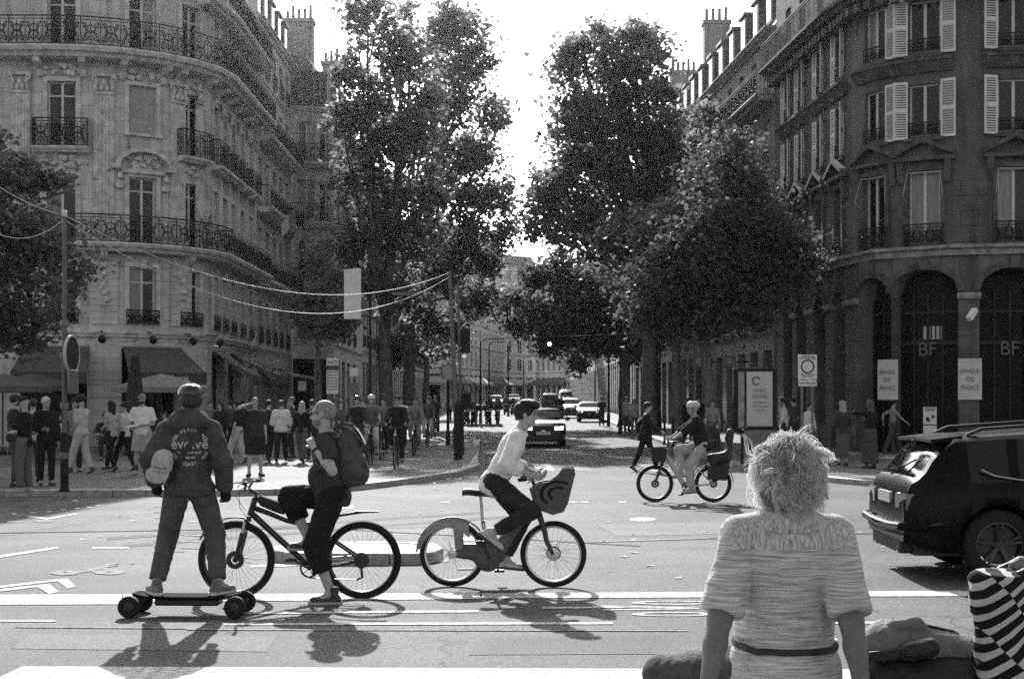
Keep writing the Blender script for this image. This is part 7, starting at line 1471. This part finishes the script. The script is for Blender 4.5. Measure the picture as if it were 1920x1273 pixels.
cyc(740, 880, 'cyclist in dark suit, tie and sunglasses leading the group', 'black bicycle ridden by the man in the dark suit', top=.02, bot=.02, hname='jacket', glasses=True, head=(0, 5))
cyc(691, 872, 'cyclist in white helmet, grey vest and pale trousers', 'bicycle under the rider in white helmet and pale trousers', top=.12, bot=.48, hair=('helmet', .5), sl=.35, ph=20, h=1.8)
cyc(663, 874, 'cyclist with dark helmet and dark jacket at the left of the group', 'bicycle under the rider in dark helmet behind the backpack', top=.03, bot=.04, hair=('helmet', .03), ph=50)
cyc(714, 862, 'cyclist in grey sweater just left of the suited one', 'bicycle with pale front wheel under the grey sweater rider', top=.14, bot=.02, ph=120, h=1.7)
cyc(775, 855, 'cyclist in loose grey jacket and light trousers right of the suited one', 'bicycle under the rider in the loose grey jacket', top=.16, bot=.2, hname='jacket', ph=60, lean=4)
cyc(748, 852, 'cyclist in white shirt directly behind the suited one', 'bicycle hidden behind the suited rider', top=.6, bot=.03, ph=30, h=1.8, lean=2)
cyc(814, 822, 'small far cyclist in dark dress alone on the track', 'small bicycle under the far rider in dark dress', top=.03, bot=.05, ph=70, hair=('long', .1), sl=.6)
cyc(800, 838, 'cyclist with pale shorts behind the loose grey jacket', 'bicycle behind the loose grey jacket rider', top=.08, bot=.4, ph=10, hair=('helmet', .05))
ped(681, 866, 'woman in dark top with pale lanyard walking among the cyclists', 180, 1.74, gc, top=.025, sl=.1, bot=.1, fem=True, hair=('bun', .05))
ped(806, 815, 'far woman with pale hair walking on the track edge', 180, 1.7, gl, top=.04, sl=.6, bot=.05, fem=True, hair=('long', .35), vox=.03)
ped(640, 862, 'young woman behind the dark helmeted cyclist', 180, 1.7, gc, top=.08, bot=.06, fem=True, hair=('long', .03), vox=.028)
# bank side
J = ped(1210, 884, 'man in black suit striding across the crossing on the right', -95, 1.76, gr, top=.012, sl=.97, bot=.012, hname='jacket', hair=('short', .015), feet=((-.08, .30, 0, 0, 0), (.08, -.36, .05, 35, 0)), hands=((-.2, -.2, .95), (.2, .38, 1.02)), tl=.02, hem=-.17, side_=0, lean=4)
m = MB(); Tq = J['T']; m.loft([[V(Tq(-.05, .128, .47)), V(Tq(.05, .128, .47)), V(Tq(.05, .132, .46)), V(Tq(-.05, .132, .46))], [V(Tq(-.012, .148, .25)), V(Tq(.012, .148, .25)), V(Tq(.012, .152, .25)), V(Tq(-.012, .152, .25))]]); m.build('shirt_front', M('white_cotton', .7, .8), J['root'])
ped(1336, 846, 'person in pale tee with bag strap standing by a bicycle near the tree', 170, 1.72, gr, top=.2, bot=.06, hair=('short', .015)); citybike(G(1341, 850, KH) + V((0, .2, 0)), R(-92), 'bicycle wheeled by the person in pale tee near the tree', None)
ped(1290, 826, 'dark silhouetted pedestrian between the bank side trunks', 190, 1.72, gr, top=.02, sl=.95, bot=.02, vox=.028); ped(1310, 824, 'second dark silhouetted pedestrian right of the thin trunk', 170, 1.74, gr, top=.015, sl=.95, bot=.02, vox=.028)
ped(1189, 818, 'small pedestrian in pale top behind the big tree', 200, 1.66, gr, top=.3, bot=.1, vox=.03, fem=True, hair=('long', .1)); ped(1176, 815, 'small pedestrian with light coat beside the big tree', 150, 1.7, gr, top=.25, sl=.9, bot=.05, vox=.03)
ped(1470, 852, 'bearded man in white shirt behind the seated woman', 70, 1.76, gr, top=.5, sl=.6, bot=.03, hair=('short', .012), beard=.02); ped(1488, 846, 'dark haired man just behind the white shirted one', 40, 1.78, gr, top=.05, bot=.03, hair=('short', .012))
ped(1517, 862, 'woman in white cardigan looking at the camera beside the sign post', -140, 1.64, gr, top=.52, sl=.9, bot=.02, fem=True, hair=('bun', .012))
ped(1580, 874, 'woman in headscarf and long skirt facing the bank', 20, 1.68, gr, top=.045, sl=.97, hname='jacket', fem=True, hair=('scarf', .28), botd=dict(c=.1, len=.8, type='skirt', flare=.02), hands=((-.1, .2, 1.2), (.1, .2, 1.25)), tl=.025)
ped(1632, 878, 'woman in black top and long patterned skirt raising a phone', 30, 1.7, gr, top=.012, sl=.97, fem=True, hair=('long', .06), botd=dict(c=.05, len=.94, type='skirt', flare=.09, mat=M('floral_cloth', .05, .9, 1.0, 28)), hands=((-.28, .3, 1.4), (.1, .22, 1.2)))
ped(1674, 850, 'woman in dark overalls and pale tee striding right past the bank', -85, 1.72, gr, top=.22, sl=.4, bot=.06, fem=True, hair=('bun', .012), feet=((-.08, .32, 0, 0, 0), (.08, -.34, .05, 35, 0)), hands=((-.2, -.25, 1.0), (.2, .38, 1.0)), bl=.025)
ped(1742, 838, 'blond woman in dark top left of the menu board', 160, 1.66, gr, top=.03, sl=.4, bot=.02, fem=True, hair=('long', .3), hands=((-.1, .25, 1.1), (.1, .25, 1.1))); ped(1768, 838, 'woman wrapped in striped shawl right of the menu board', -175, 1.68, gr, top=.18, sl=.7, bot=.02, fem=True, hair=('bun', .012), hands=((-.1, .22, 1.15), (.12, .22, 1.1)))
for i, (px, py, lb) in enumerate(((1044, 783, 'tiny far pedestrian on the kerb left of the parked cars'), (1052, 788, 'tiny far pedestrian in dark coat by the parked cars'), (1060, 782, 'tiny far pedestrian in grey crossing behind the parked cars'), (1128, 800, 'far pedestrian walking past the parked car bonnet'))): ped(px, py, lb, 180 if i % 2 else 0, 1.72, gr, top=(.03, .02, .15, .05)[i], bot=.03, vox=.035, feet=WALK, side_=0)
for i, (px, py, lb) in enumerate(((842, 792, 'tiny far pedestrian in white beyond the lamp post'), (858, 788, 'tiny far pedestrian in black beyond the cable pole'), (870, 786, 'tiny far pedestrian in grey near the traffic light'))): ped(px, py, lb, 180, 1.7, gl, top=(.5, .02, .15)[i], bot=.04, vox=.035, side_=0)
# ------------------------------------------------------------------ poles, cables, signs, lights
m_pole = M('pole_paint', .1, .5, .25, 8); m_poled = M('dark_pole_paint', .02, .8, .2, 8, spec=.12); m_cable = M('pale_cable', .5, .5); m_sign = M('sign_white', .55, .5, .08, 10); m_signb = M('sign_back', .12, .4, .2, 6); m_inks = M('sign_ink', .04, .6); m_poster = M('poster_paper', .42, .4, .12, 5)
def pole(name, label, cat, base, h, r0, r1, sleeve=.9, mat=None, lean=(0, 0)):
    o = thing(name, label, cat, base); m = MB(); m.tube([V((0, 0, 0)), V((lean[0] * .4, lean[1] * .4, h * .4)), V((lean[0], lean[1], h))], [r0, (r0 + r1) / 2, r1], 12); m.build('shaft', mat or m_pole, o)
    m = MB(); m.rev([(r0 * 1.7, 0), (r0 * 1.7, .04), (r0 * 1.35, .06), (r0 * 1.35, sleeve), (r0 * 1.02, sleeve + .03)], n=14); m.build('base_sleeve', m_poled, o); return o
def top_of(o, h, lean=(0, 0)): return o.location + V((lean[0], lean[1], h))
b1 = G(121, 922, KH); h1 = P(121, 402, b1.y).z - KH; pA = pole('cable_pole', 'slim grey pole at the left carrying pale cables', 'pole', b1, h1, .055, .035, 1.05)
for z in (.6, 1.5, 2.4, 3.0): m = MB(); m.rev([(.075, 0), (.078, .02), (.078, .1), (.075, .12)], (0, 0, z), n=12); m.build('clamp_band', m_signb, pA)
m = MB(); m.rev([(.0, 0), (.05, .02), (.05, .1), (.02, .14)], (0, 0, h1 - .06), n=10); m.build('finial', m_cable, pA)
b2 = G(859, 862, KH); h2 = P(843, 508, b2.y).z - KH; ln2 = ((843 - 859) / FPX * b2.y, 0); pB = pole('cable_pole', 'tall slightly leaning pole in the middle carrying the far cable ends', 'pole', b2, h2, .09, .05, 1.6, lean=ln2)
b3 = G(866, 852, KH); pC = pole('cable_pole', 'second slim pole standing right behind the leaning one', 'pole', b3, P(857, 530, b3.y).z - KH, .05, .035, 1.2, lean=(-.12, 0)); m = MB(); hh = P(857, 530, b3.y).z - KH; m.tube([V((-.12, 0, hh)), V((-.2, 0, hh - .5)), V((-.17, 0, hh - .9))], .012, 5); m.build('dropper_wire', m_cable, pC)
tA, tB = top_of(pA, h1 - .02), top_of(pB, h2 - .05, ln2)
def cable(label, a, b, sag, r=.008, group='cables between the poles'):
    o = thing('cable', label, 'cable', a, group=group); m = MB(); m.tube([a.lerp(b, t) + V((0, 0, -sag * 4 * t * (1 - t))) - a for t in [i / 30 for i in range(31)]], r, 5); m.build('strand', m_cable, o)
cable('upper of the two cables sagging between the poles', tA, tB, 1.0); cable('lower of the two cables sagging between the poles', tA + V((.03, 0, -.1)), tB + V((0, 0, -.12)), 1.35)
tC = V((fx(-160, 24), 24, 6.4)); cable('upper cable leaving the left pole towards the picture edge', tA, tC + V((0, 0, .25)), .3); cable('lower sagging cable leaving the left pole towards the picture edge', tA + V((0, 0, -.06)), tC + V((0, 0, -.2)), .9)
sA_ = b1; sg_ = thing('round_road_sign', 'round road sign seen edge-on from behind on the left pole', 'sign', b1 + V((.1, -.02, 1.95))); m = MB(); m.rev([(.001, 0), (.33, 0), (.34, .015), (.33, .03), (.001, .03)], (.02, 0, .55), (.998, -.07, 0), 24); m.build('disc', m_poled, sg_); m = MB(); m.rev([(.32, -.01), (.35, -.01), (.35, .04), (.32, .04), (.32, -.01)], (.02, 0, .55), (.998, -.07, 0), 24); m.build('rim', M('sign_rim', .4, .5), sg_); m = MB(); m.bar((-.08, 0, .55), (.03, 0, .55), .05, .05); m.build('bracket', m_poled, sg_)
sg_ = thing('small_road_sign', 'small plate sign seen edge-on below the round one', 'sign', b1 + V((.1, -.02, 1.9))); m = MB(); m.obox((.06, 0, .1), (.02, .2, .22), (V((.985, -.17, 0)), V((.17, .985, 0)), V((0, 0, 1)))); m.build('plate', m_signb, sg_, bevel=.02); m = MB(); m.bar((-.08, 0, .1), (.05, 0, .1), .05, .05); m.build('bracket', m_poled, sg_)
def lights(label, base, z, face=-1, name='traffic_light', post=None, hgt=.78, cat='traffic light', lit=None):
    o = thing(name, label, cat, base); m = MB(); m.box(-.14, .14, -.1, .1, z, z + hgt); m.build('housing', m_poled, o, bevel=.03)
    n = 3
    for i in range(n):
        c = V((0, face * .1, z + hgt * (i + .5) / n)); k = MB(); k.rev([(.001, .0), (.085, 0), (.085, .01), (.001, .012)], c, (0, face, 0), 14); k.build('lens', M('signal_lit', .8, .3) if lit == i else M('signal_dark', .03, .2), o); k = MB(); k.rev([(.095, 0), (.1, .12), (.09, .12), (.088, 0)], c, (0, face, 0), 12, R(-20), R(200)); k.build('visor', m_poled, o)
    return o
base = G(866, 852, KH); o = lights('dark traffic light head fixed to the slim middle pole', base + V((.12, 0, 0)), 3.2, 1); m = MB(); m.bar((-.1, 0, 3.5), (0, 0, 3.5), .05, .05); m.build('bracket', m_poled, o)
o = lights('low repeater signal box on the middle pole', G(864, 853, KH) + V((.16, .1, 0)), 1.55, 1, name='signal_repeater', hgt=.4, cat='signal'); m = MB(); m.bar((-.12, 0, 1.7), (0, 0, 1.7), .05, .05); m.build('bracket', m_poled, o)
q = G(1232, 806, KH); ph = P(1120, 640, q.y).z; o = pole('traffic_light', 'traffic light hanging from a long mast arm over the roadway', 'traffic light', q, ph - q.z + .3, .08, .05, .5, m_poled)
e = P(1030, 634, q.y) - q; m = MB(); m.tube([V((0, 0, e.z + .25)), V((e.x * .5, 0, e.z + .15)), V((e.x, 0, e.z + .05))], [.05, .04, .03], 8); m.build('mast_arm', m_poled, o)
m = MB(); m.box(e.x - .15, e.x + .15, -.1, .1, e.z - .5, e.z + .45); m.build('signal_head', m_poled, o, bevel=.04); m = MB(); m.rev([(.001, 0), (.1, 0), (.1, .01), (.001, .012)], (e.x, -.1, e.z - .3), (0, -1, 0), 14); 
ml = bpy.data.materials.new('signal_glow'); ml.use_nodes = True; bs = ml.node_tree.nodes['Principled BSDF']; bs.inputs['Emission Color'].default_value = (1, 1, 1, 1); bs.inputs['Emission Strength'].default_value = 2.5; m.build('lit_lens', ml, o); m = MB(); m.rev([(.001, 0), (.1, 0), (.1, .01), (.001, .012)], (e.x, -.1, e.z + .25), (0, -1, 0), 14); m.build('lens', M('signal_dark', .03, .2), o)
for i, (px, py, hpx, lb) in enumerate(((1141, 800, 600, 'dark lamp post beside the parked cars'), (901, 798, 640, 'slim lamp post behind the near scooters'), (953, 765, 650, 'thin far lamp post in the middle of the street'), (982, 762, 670, 'thin far lamp post at the end of the street'), (917, 790, 645, 'far curved lamp post left of the street'), (1163, 815, 600, 'thin dark post near the big bank side trunk'), (694, 850, 560, 'slim post carrying the street banner'), (1237, 812, 520, 'dark signal post under the bank side trees'))):
    q = G(px, py, KH if px > 1130 or px < 800 else 0); hh = P(px, hpx, q.y).z - q.z; o = pole('lamp_post', lb, 'lamp post', q, hh, .07, .04, .7, m_poled); m = MB(); m.tube([V((0, 0, hh - .05)), V((.35, 0, hh + .15)), V((.8, 0, hh + .15))], .03, 6); m.build('arm', m_poled, o); m = MB(); m.loft([[V((x, -w, z)), V((x, w, z)), V((x, w * .6, z + .07)), V((x, -w * .6, z + .07))] for x, w, z in ((.7, .05, hh + .13), (.9, .12, hh + .11), (1.3, .1, hh + .12), (1.4, .03, hh + .14))]); m.build('lantern', m_signb, o)
q = G(694, 850, KH); o = thing('street_banner', 'pale vertical banner hanging from the slim post before the sunlit trees', 'banner', q); z0, z1 = P(660, 598, q.y).z - q.z, P(660, 503, q.y).z - q.z; xb = (645 - 694) / FPX * q.y; wb_ = 32 / FPX * q.y
m = MB(); m.loft([[V((xb + wb_ * t, .02 * math.sin(t * 5), z0)), V((xb + wb_ * t, .03 * math.sin(t * 5 + 1), z1))] for t in [i / 6 for i in range(7)]], closed=False, cap=False); m.build('cloth', M('banner_pale', .6, .8, .15, 3), o); m = MB(); m.tube([V((xb - .05, 0, z1)), V((.05, 0, z1))], .02, 6); m.build('rod', m_poled, o)
q = G(840, 834, KH); hh = P(840, 712, q.y).z - q.z; o = pole('metro_sign_post', 'dark post with lantern shaped sign box beside a parked bicycle', 'sign', q, hh, .06, .05, .5, m_poled); m = MB(); m.loft([[V((sx * w, sy * .07, z)) for sx, sy in ((-1, -1), (1, -1), (1, 1), (-1, 1))] for w, z in ((.17, hh), (.24, hh + .3), (.22, hh + .5), (.12, hh + .58))]); m.build('sign_box', M('lantern_glass', .25, .3), o); m = MB(); [m.tube([V((sx * .17, -.08, hh)), V((sx * .245, -.08, hh + .3)), V((sx * .225, -.08, hh + .5)), V((0, -.08, hh + .6))], .018, 5) for sx in (-1, 1)]; m.build('sign_frame', m_poled, o)
citybike(G(846, 838, KH) + V((.1, .2, 0)), R(-80), 'bicycle leaning against the lantern sign post', None)
# notice boards and signs
def board(label, px0, px1, py0, py1, y, legs, name='notice_sign', cat='sign', base_z=None, fr=.03, txt=()):
    a = P(px0, py1, y); b = P(px1, py0, y); gzv = KH + gz(y); o = thing(name, label, cat, ((a.x + b.x) / 2, y, gzv)); w = (b.x - a.x) / 2; z0, z1 = a.z - gzv, b.z - gzv
    m = MB(); m.box(-w, w, -.02, .02, z0, z1); p = m.build('panel', m_sign, o, bevel=.02)
    for lx in legs: m = MB(); m.tube([V((lx * w, .045, 0)), V((lx * w, .045, z1))], fr, 8); m.build('post', m_signb, o)
    for t, u, v, s_, mw in txt: text_mesh('lettering', t, m_inks, s_, (u * w, -.026, z0 + (z1 - z0) * v), (1, 0, 0), (0, 0, 1), p, .001, world=False, maxw=2 * w * mw)
    return o, w, z0, z1, p
o, w, z0, z1, p = board('tall parking information panel near the bearded man', 612, 635, 672, 739, 46, (-.6, .6), txt=[('INFO', 0, .88, .22, .8)] + [('lignes plans horaires', 0, .62 - .08 * i, .09, .85) for i in range(7)]); m = MB(); m.box(-w * .98, w * .98, -.028, -.021, z1 - (z1 - z0) * .33, z1 - (z1 - z0) * .2); m.build('header_band', m_inks, p)
o, w, z0, z1, p = board('white notice sign with a dark ring on posts near the bank arches', 1496, 1532, 665, 711, 34, (-.55, .55), txt=[('PORTE A', 0, .93, .075, .7), ('ACCES PIETONS', 0, .85, .075, .85), ('sauf livraisons', 0, .2, .06, .8), ('autorisées', 0, .12, .06, .6)]); m = MB(); m.rev([(.13, .0), (.165, 0), (.165, .004), (.13, .004), (.13, 0)], (0, -.021, z0 + (z1 - z0) * .52), (0, -1, 0), 28); m.build('ring_symbol', m_inks, p)
o, w, z0, z1, p = board('small supplementary plate below the ring sign', 1496.5, 1531.5, 712.5, 724.5, 33.97, (), txt=[('ZONE A TRAFIC LIMITE', 0, .5, .07, .85)])
o, w, z0, z1, p = board('round and square signs seen faintly beyond the parking panel', 655, 672, 690, 706, 52, (0,)); m = MB(); m.box(-w * 1.2, w * 1.2, -.02, .02, z0 - .75, z0 - .25); m.build('lower_plate', m_signb, o)
o, w, z0, z1, p = board('white notice taped in the restaurant window', 559, 574, 715, 733, 62, (), txt=[('MENU', 0, .7, .12, .6)]); m = MB(); m.box(-w * 2.2, w * 2.2, .03, .1, z0 - .3, z1 + .1); m.build('dark_backboard', m_dark, o)
for i, px in enumerate((1310, 1368)):
    o, w, z0, z1, p = board('grey box sign with pale emblem, %s of the pair under the trees' % ('left' if i == 0 else 'right'), px - 12, px + 12, 666, 690, 52, (), name='box_sign'); p.data.materials[0] = m_signb; m = MB(); m.bar((w, 0, (z0 + z1) / 2), (w + .5, .3, (z0 + z1) / 2), .05, .05); m.build('bracket', m_poled, o); m = MB(); m.rev([(.05, 0), (.09, 0), (.09, .004), (.05, .004), (.05, 0)], (0, -.022, z1 - .2), (0, -1, 0), 14); m.build('emblem', m_sign, p)
# advertising panel
y = 37.5; a, b = P(1383, 802, y), P(1447, 697, y); ad = thing('advertising_panel', 'large dark framed street advertising panel with pale poster', 'panel', ((a.x + b.x) / 2, y, KH)); w = (b.x - a.x) / 2; z0, z1 = a.z - KH, b.z - KH
m = MB(); m.box(-w - .12, w + .12, -.1, .1, z0 - .12, z1 + .1); m.build('frame', m_poled, ad, bevel=.03); m = MB(); m.box(-w * .8, w * .8, -.12, .12, 0, z0 - .12); m.build('pedestal', m_poled, ad, bevel=.02)
m = MB(); m.box(-w + .22, w, -.112, -.101, z0, z1); po = m.build('poster', m_poster, ad); m = MB(); m.box(-w, -w + .16, -.112, -.101, z0, z1); m.build('side_poster', M('side_paper', .2, .4, .5, 4), ad)
for t, v, s_ in (('PARIS', .66, .14), ('SEINE', .56, .16), ('se baigner', .46, .09), ('dans la ville', .39, .09), ('cet été', .32, .09)): text_mesh('lettering', t, m_signb, s_, (.12, -.116, z0 + (z1 - z0) * v), (1, 0, 0), (0, 0, 1), po, .001, world=False, maxw=w * 1.4)
m = MB(); m.tube([V((.02 + .09 * math.cos(t), -.116, z0 + (z1 - z0) * .84 + .1 * math.sin(t))) for t in [.4 + 5.2 * i / 14 for i in range(15)]], .02, 5); m.build('emblem', m_signb, po); m = MB(); m.rev([(.02, 0), (.05, .0), (.05, .1), (.02, .1)], (-w + .14, -.14, z0 - .06), (0, 0, 1), 8); m.build('lock', m_sign, ad)
q = thing('information_kiosk', 'dark square kiosk block beside the advertising panel', 'kiosk', (fx(1430, 36.6), 36.6, KH)); m = MB(); m.box(-.45, .45, -.3, .3, 0, .95); m.build('cabinet', m_signb, q, bevel=.04); m = MB(); m.box(-.48, .48, -.33, .33, .95, 1.02); m.build('lid', m_poled, q, bevel=.02)
# menu board by the bank
y = 43.4; a, b = P(1731, 812, y), P(1756, 762, y); o = thing('menu_board', 'white standing menu board in front of the bank door', 'sign', ((a.x + b.x) / 2, y, KH)); w = (b.x - a.x) / 2; z0, z1 = a.z - KH, b.z - KH
m = MB(); m.obox((0, 0, z0 + (z1 - z0) * .66), (w, .015, (z1 - z0) * .33), (V((1, 0, 0)), V((0, 1, .0)), V((0, 0, 1)))); p = m.build('upper_card', m_sign, o); m = MB(); m.box(-w, w, -.015, .015, z0, z0 + (z1 - z0) * .29); m.build('lower_card', m_sign, o); m = MB(); m.box(-w * .9, w * .9, .02, .05, 0, z1); m.build('stand', m_poled, o)
for t, v in (('GLACES', .94), ('CREPES', .86)): text_mesh('lettering', t, m_inks, .1, (0, -.02, z0 + (z1 - z0) * v), (1, 0, 0), (0, 0, 1), p, .001, world=False, maxw=w * 1.6)
for i, (u, v) in enumerate(((-.08, .55), (.09, .62), (-.05, .48))): m = MB(); m.rev([(.001, 0), (.055, 0), (.055, .004), (.001, .004)], (u, -.016, z0 + (z1 - z0) * v), (0, -1, 0), 14); m.build('picture', m_inks, p)
# bollards
for i, (px, py, lb) in enumerate(((1262, 838, 'slim bollard nearest the kerb under the trees'), (1246, 834, 'second slim bollard under the trees'), (1282, 832, 'third slim bollard under the trees'), (903, 802, 'pale post standing in front of the near scooters'), (888, 775, 'pale bollard behind the near scooters'), (912, 770, 'far pale bollard left of the far scooters'))):
    q = G(px, py, KH if px > 1000 else 0); o = thing('bollard', lb, 'bollard', q, group='street bollards'); m = MB(); hh = 1.1 if px > 1000 else .95; m.rev([(.06, 0), (.06, .08), (.045, .1), (.045, hh - .12), (.06, hh - .1), (.06, hh - .04), (.02, hh)], n=10); m.build('post', m_poled if px > 1000 else M('pale_post', .45, .6), o); m = MB(); m.rev([(.09, 0), (.09, .03), (.05, .04)], n=10); m.build('foot', m_poled, o)
q = G(903, 804, 0); kb = thing('parking_kerb', 'dark low kerb bar in front of the near scooters', 'kerb', V((q.x, 82.5, gz(82.5)))); m = MB(); m.box(-1.1, 1.1, -.1, .1, 0, .14); m.build('bar', m_gran, kb, bevel=.02); m = MB(); m.box(-1.12, 1.12, .1, .3, 0, .1); m.build('step', m_gran, kb, bevel=.02)
# ------------------------------------------------------------------ cafe terrace
def parasol(label, px, y, ztop, r, h, closed=False, c=.16):
    o = thing('parasol', label, 'parasol', (fx(px, y), y, KH), group='cafe parasols'); m = MB(); m.tube([V((0, 0, 0)), V((0, 0, ztop))], .03, 8); m.build('pole', m_gun, o); m = MB(); m.rev([(.35, 0), (.35, .06), (.06, .1)], n=16); m.build('base', m_poled, o); cm_ = M('parasol_cloth_%03d' % int(c * 1000), c, .85, .2, 4)
    if closed:
        m = MB(); m.loft([[V(((rr_ + .035 * math.cos(8 * a)) * math.cos(a), (rr_ + .035 * math.cos(8 * a)) * math.sin(a), z)) for a in [6.283 * i / 32 for i in range(32)]] for rr_, z in ((.09, ztop), (.12, ztop - .3), (.2, ztop - .9), (.26, ztop - 1.5), (.3, ztop - 2.0), (.22, ztop - 2.15))]); m.build('furled_canopy', cm_, o)
    else:
        m = MB(); N = 8; m.loft([[V((rr_ * math.cos(6.283 * (i + .5) / N), rr_ * math.sin(6.283 * (i + .5) / N), z)) for i in range(N)] for rr_, z in ((.05, ztop), (r * .5, ztop - h * .45), (r, ztop - h), (r * 1.0, ztop - h - .18), (r * .985, ztop - h - .18), (r * .97, ztop - h - .02), (.05, ztop - .03))], cap=False); m.build('canopy', cm_, o, smooth=False)
        for i in range(N): m = MB(); a = 6.283 * (i + .5) / N; m.bar((0, 0, ztop - h * 1.3), (r * .95 * math.cos(a), r * .95 * math.sin(a), ztop - h - .03), .02, .02); m.build('rib', m_gun, o)
parasol('furled dark parasol standing by the cafe pier', 253, 44.5, P(253, 667, 44.5).z - KH, .3, 2, True, .035); parasol('open pale parasol under the cafe awning', 303, 47.5, P(303, 701, 47.5).z - KH, 1.65, .45, False, .2); parasol('open grey parasol at the left picture edge', 5, 45, P(8, 700, 45).z - KH, 1.5, .42, False, .1); parasol('second grey parasol left of the cafe pier', 60, 48, P(60, 700, 48).z - KH, 1.5, .42, False, .08)
m_cane = M('cane_frame', .2, .5); m_zig = M('woven_seat', .22, .7, 1.0, 30)
CH = []
def chair(loc, yaw, label):
    if CH: c = copy_tree(CH[0]); c.location = loc; c.rotation_euler = (0, 0, yaw); return tag(c, label, 'chair', 'cafe chairs')
    o = thing('cafe_chair', label, 'chair', loc, yaw, 'cafe chairs')
    for sx in (-1, 1):
        for sy in (-1, 1): m = MB(); m.tube([V((sx * .2, sy * .19, 0)), V((sx * .18, sy * .17, .45))] + ([V((sx * .18, -.2, .88))] if sy < 0 else []), .014, 6); m.build('leg', m_cane, o)
    m = MB(); m.box(-.2, .2, -.19, .2, .44, .47); m.build('seat', m_zig, o, bevel=.01); m = MB(); m.loft([[V((x, -.19 - .02 * math.cos(x * 6), z)), V((x, -.21 - .02 * math.cos(x * 6), z))] for x, z in ((-.18, .58), (.18, .58))] , closed=False, cap=False); m.box(-.18, .18, -.225, -.195, .56, .88); m.build('backrest', m_zig, o, bevel=.01); m = MB(); m.tube([V((-.18, -.2, .86)), V((0, -.23, .93)), V((.18, -.2, .86))], .014, 6); m.build('top_rail', m_cane, o); CH.append(o); return o
TB = []
def table(loc, label):
    if TB: c = copy_tree(TB[0]); c.location = loc; return tag(c, label, 'table', 'cafe tables')
    o = thing('cafe_table', label, 'table', loc, 0, 'cafe tables'); m = MB(); m.rev([(.001, .74), (.33, .74), (.34, .725), (.33, .71), (.001, .71)], n=20); m.build('tabletop', M('table_laminate', .3, .3), o); m = MB(); m.rev([(.24, 0), (.24, .02), (.03, .05), (.03, .71)], n=12); m.build('pedestal', m_poled, o); TB.append(o); return o
cps = [(108, 866, 'between the cable pole and the capped man'), (181, 862, 'just left of the walking women'), (190, 858, 'against the cafe pier'), (322, 856, 'under the pale parasol'), (295, 852, 'left under the pale parasol'), (18, 868, 'at the left picture edge'), (70, 860, 'behind the grey haired man'), (345, 852, 'at the corner of the awning')]
for i, (px, py, w_) in enumerate(cps): chair(G(px, py, KH), R((200, 150, 230, 170, 190, 140, 215, 175)[i]), 'woven cane cafe chair ' + w_)
for i, (px, py, w_) in enumerate(((98, 862, 'beside the cable pole'), (200, 857, 'by the cafe pier'), (308, 853, 'under the pale parasol'), (40, 860, 'near the left edge'))): table(G(px, py, KH), 'small round cafe table ' + w_)
for i, (px, y, wd, lb) in enumerate(((300, 44.8, 1.5, 'leafy planter hedge under the pale parasol'), (378, 46.5, 1.3, 'dark planter hedge right of the skater'))):
    o = thing('planter_box', lb, 'planter', (fx(px, y), y, KH), group='terrace planters'); m = MB(); m.box(-wd / 2, wd / 2, -.2, .2, 0, .55); m.build('box', m_poled, o, bevel=.02); vv, fs = leaf_cloud([((x, 0, .95), .3, .25, .38) for x in np.linspace(-wd / 2 + .2, wd / 2 - .2, 5)], 60, .09, np.random.default_rng(i), clump=.12, per=20); cr = np_obj('leaves', vv, fs, m_leafd, o); cr['kind'] = 'stuff'
rl = random.Random(4)
m = MB()
for i in range(260):                                       # fallen leaves on the road
    x, y_ = rl.uniform(-6, 9), rl.uniform(14, 40); a = rl.uniform(0, 6.28); s_ = rl.uniform(.03, .07); z = .008 if not (x < -1 and y_ > 27) and not (x > 5.8 and y_ > 27) else KH + .01
    m.add([V((x + s_ * math.cos(a + k * 1.57) * (1 if k % 2 else .5), y_ + s_ * math.sin(a + k * 1.57), z + (.01 if k == 1 else 0))) for k in range(4)], [(0, 1, 2, 3)])
o = m.build('fallen_leaves', M('dry_leaf', .22, .8, .5, 30), smooth=False); tag(o, 'scattered dry leaves on road and pavement', 'leaves', kind='stuff')
# ------------------------------------------------------------------ haze volume added in place of the veil of glare
mh = bpy.data.materials.new('haze_air'); mh.use_nodes = True; hn = mh.node_tree.nodes; hl = mh.node_tree.links; hn.clear()
ho = hn.new('ShaderNodeOutputMaterial'); hv2 = hn.new('ShaderNodeVolumePrincipled'); hv2.inputs['Color'].default_value = (.95, .95, .95, 1); hv2.inputs['Density'].default_value = 0.00017; hv2.inputs['Anisotropy'].default_value = 0.93
hl.new(hv2.outputs[0], ho.inputs['Volume'])
m = MB(); m.box(-75, 75, -12, 330, -1.0, 34.0); hz = m.build('haze', mh, smooth=False); hz['kind'] = 'stuff'; hz['label'] = 'thin added haze filling the street in place of glare'; hz['category'] = 'haze'
scene.cycles.volume_step_rate = 4.0; scene.cycles.volume_max_steps = 64
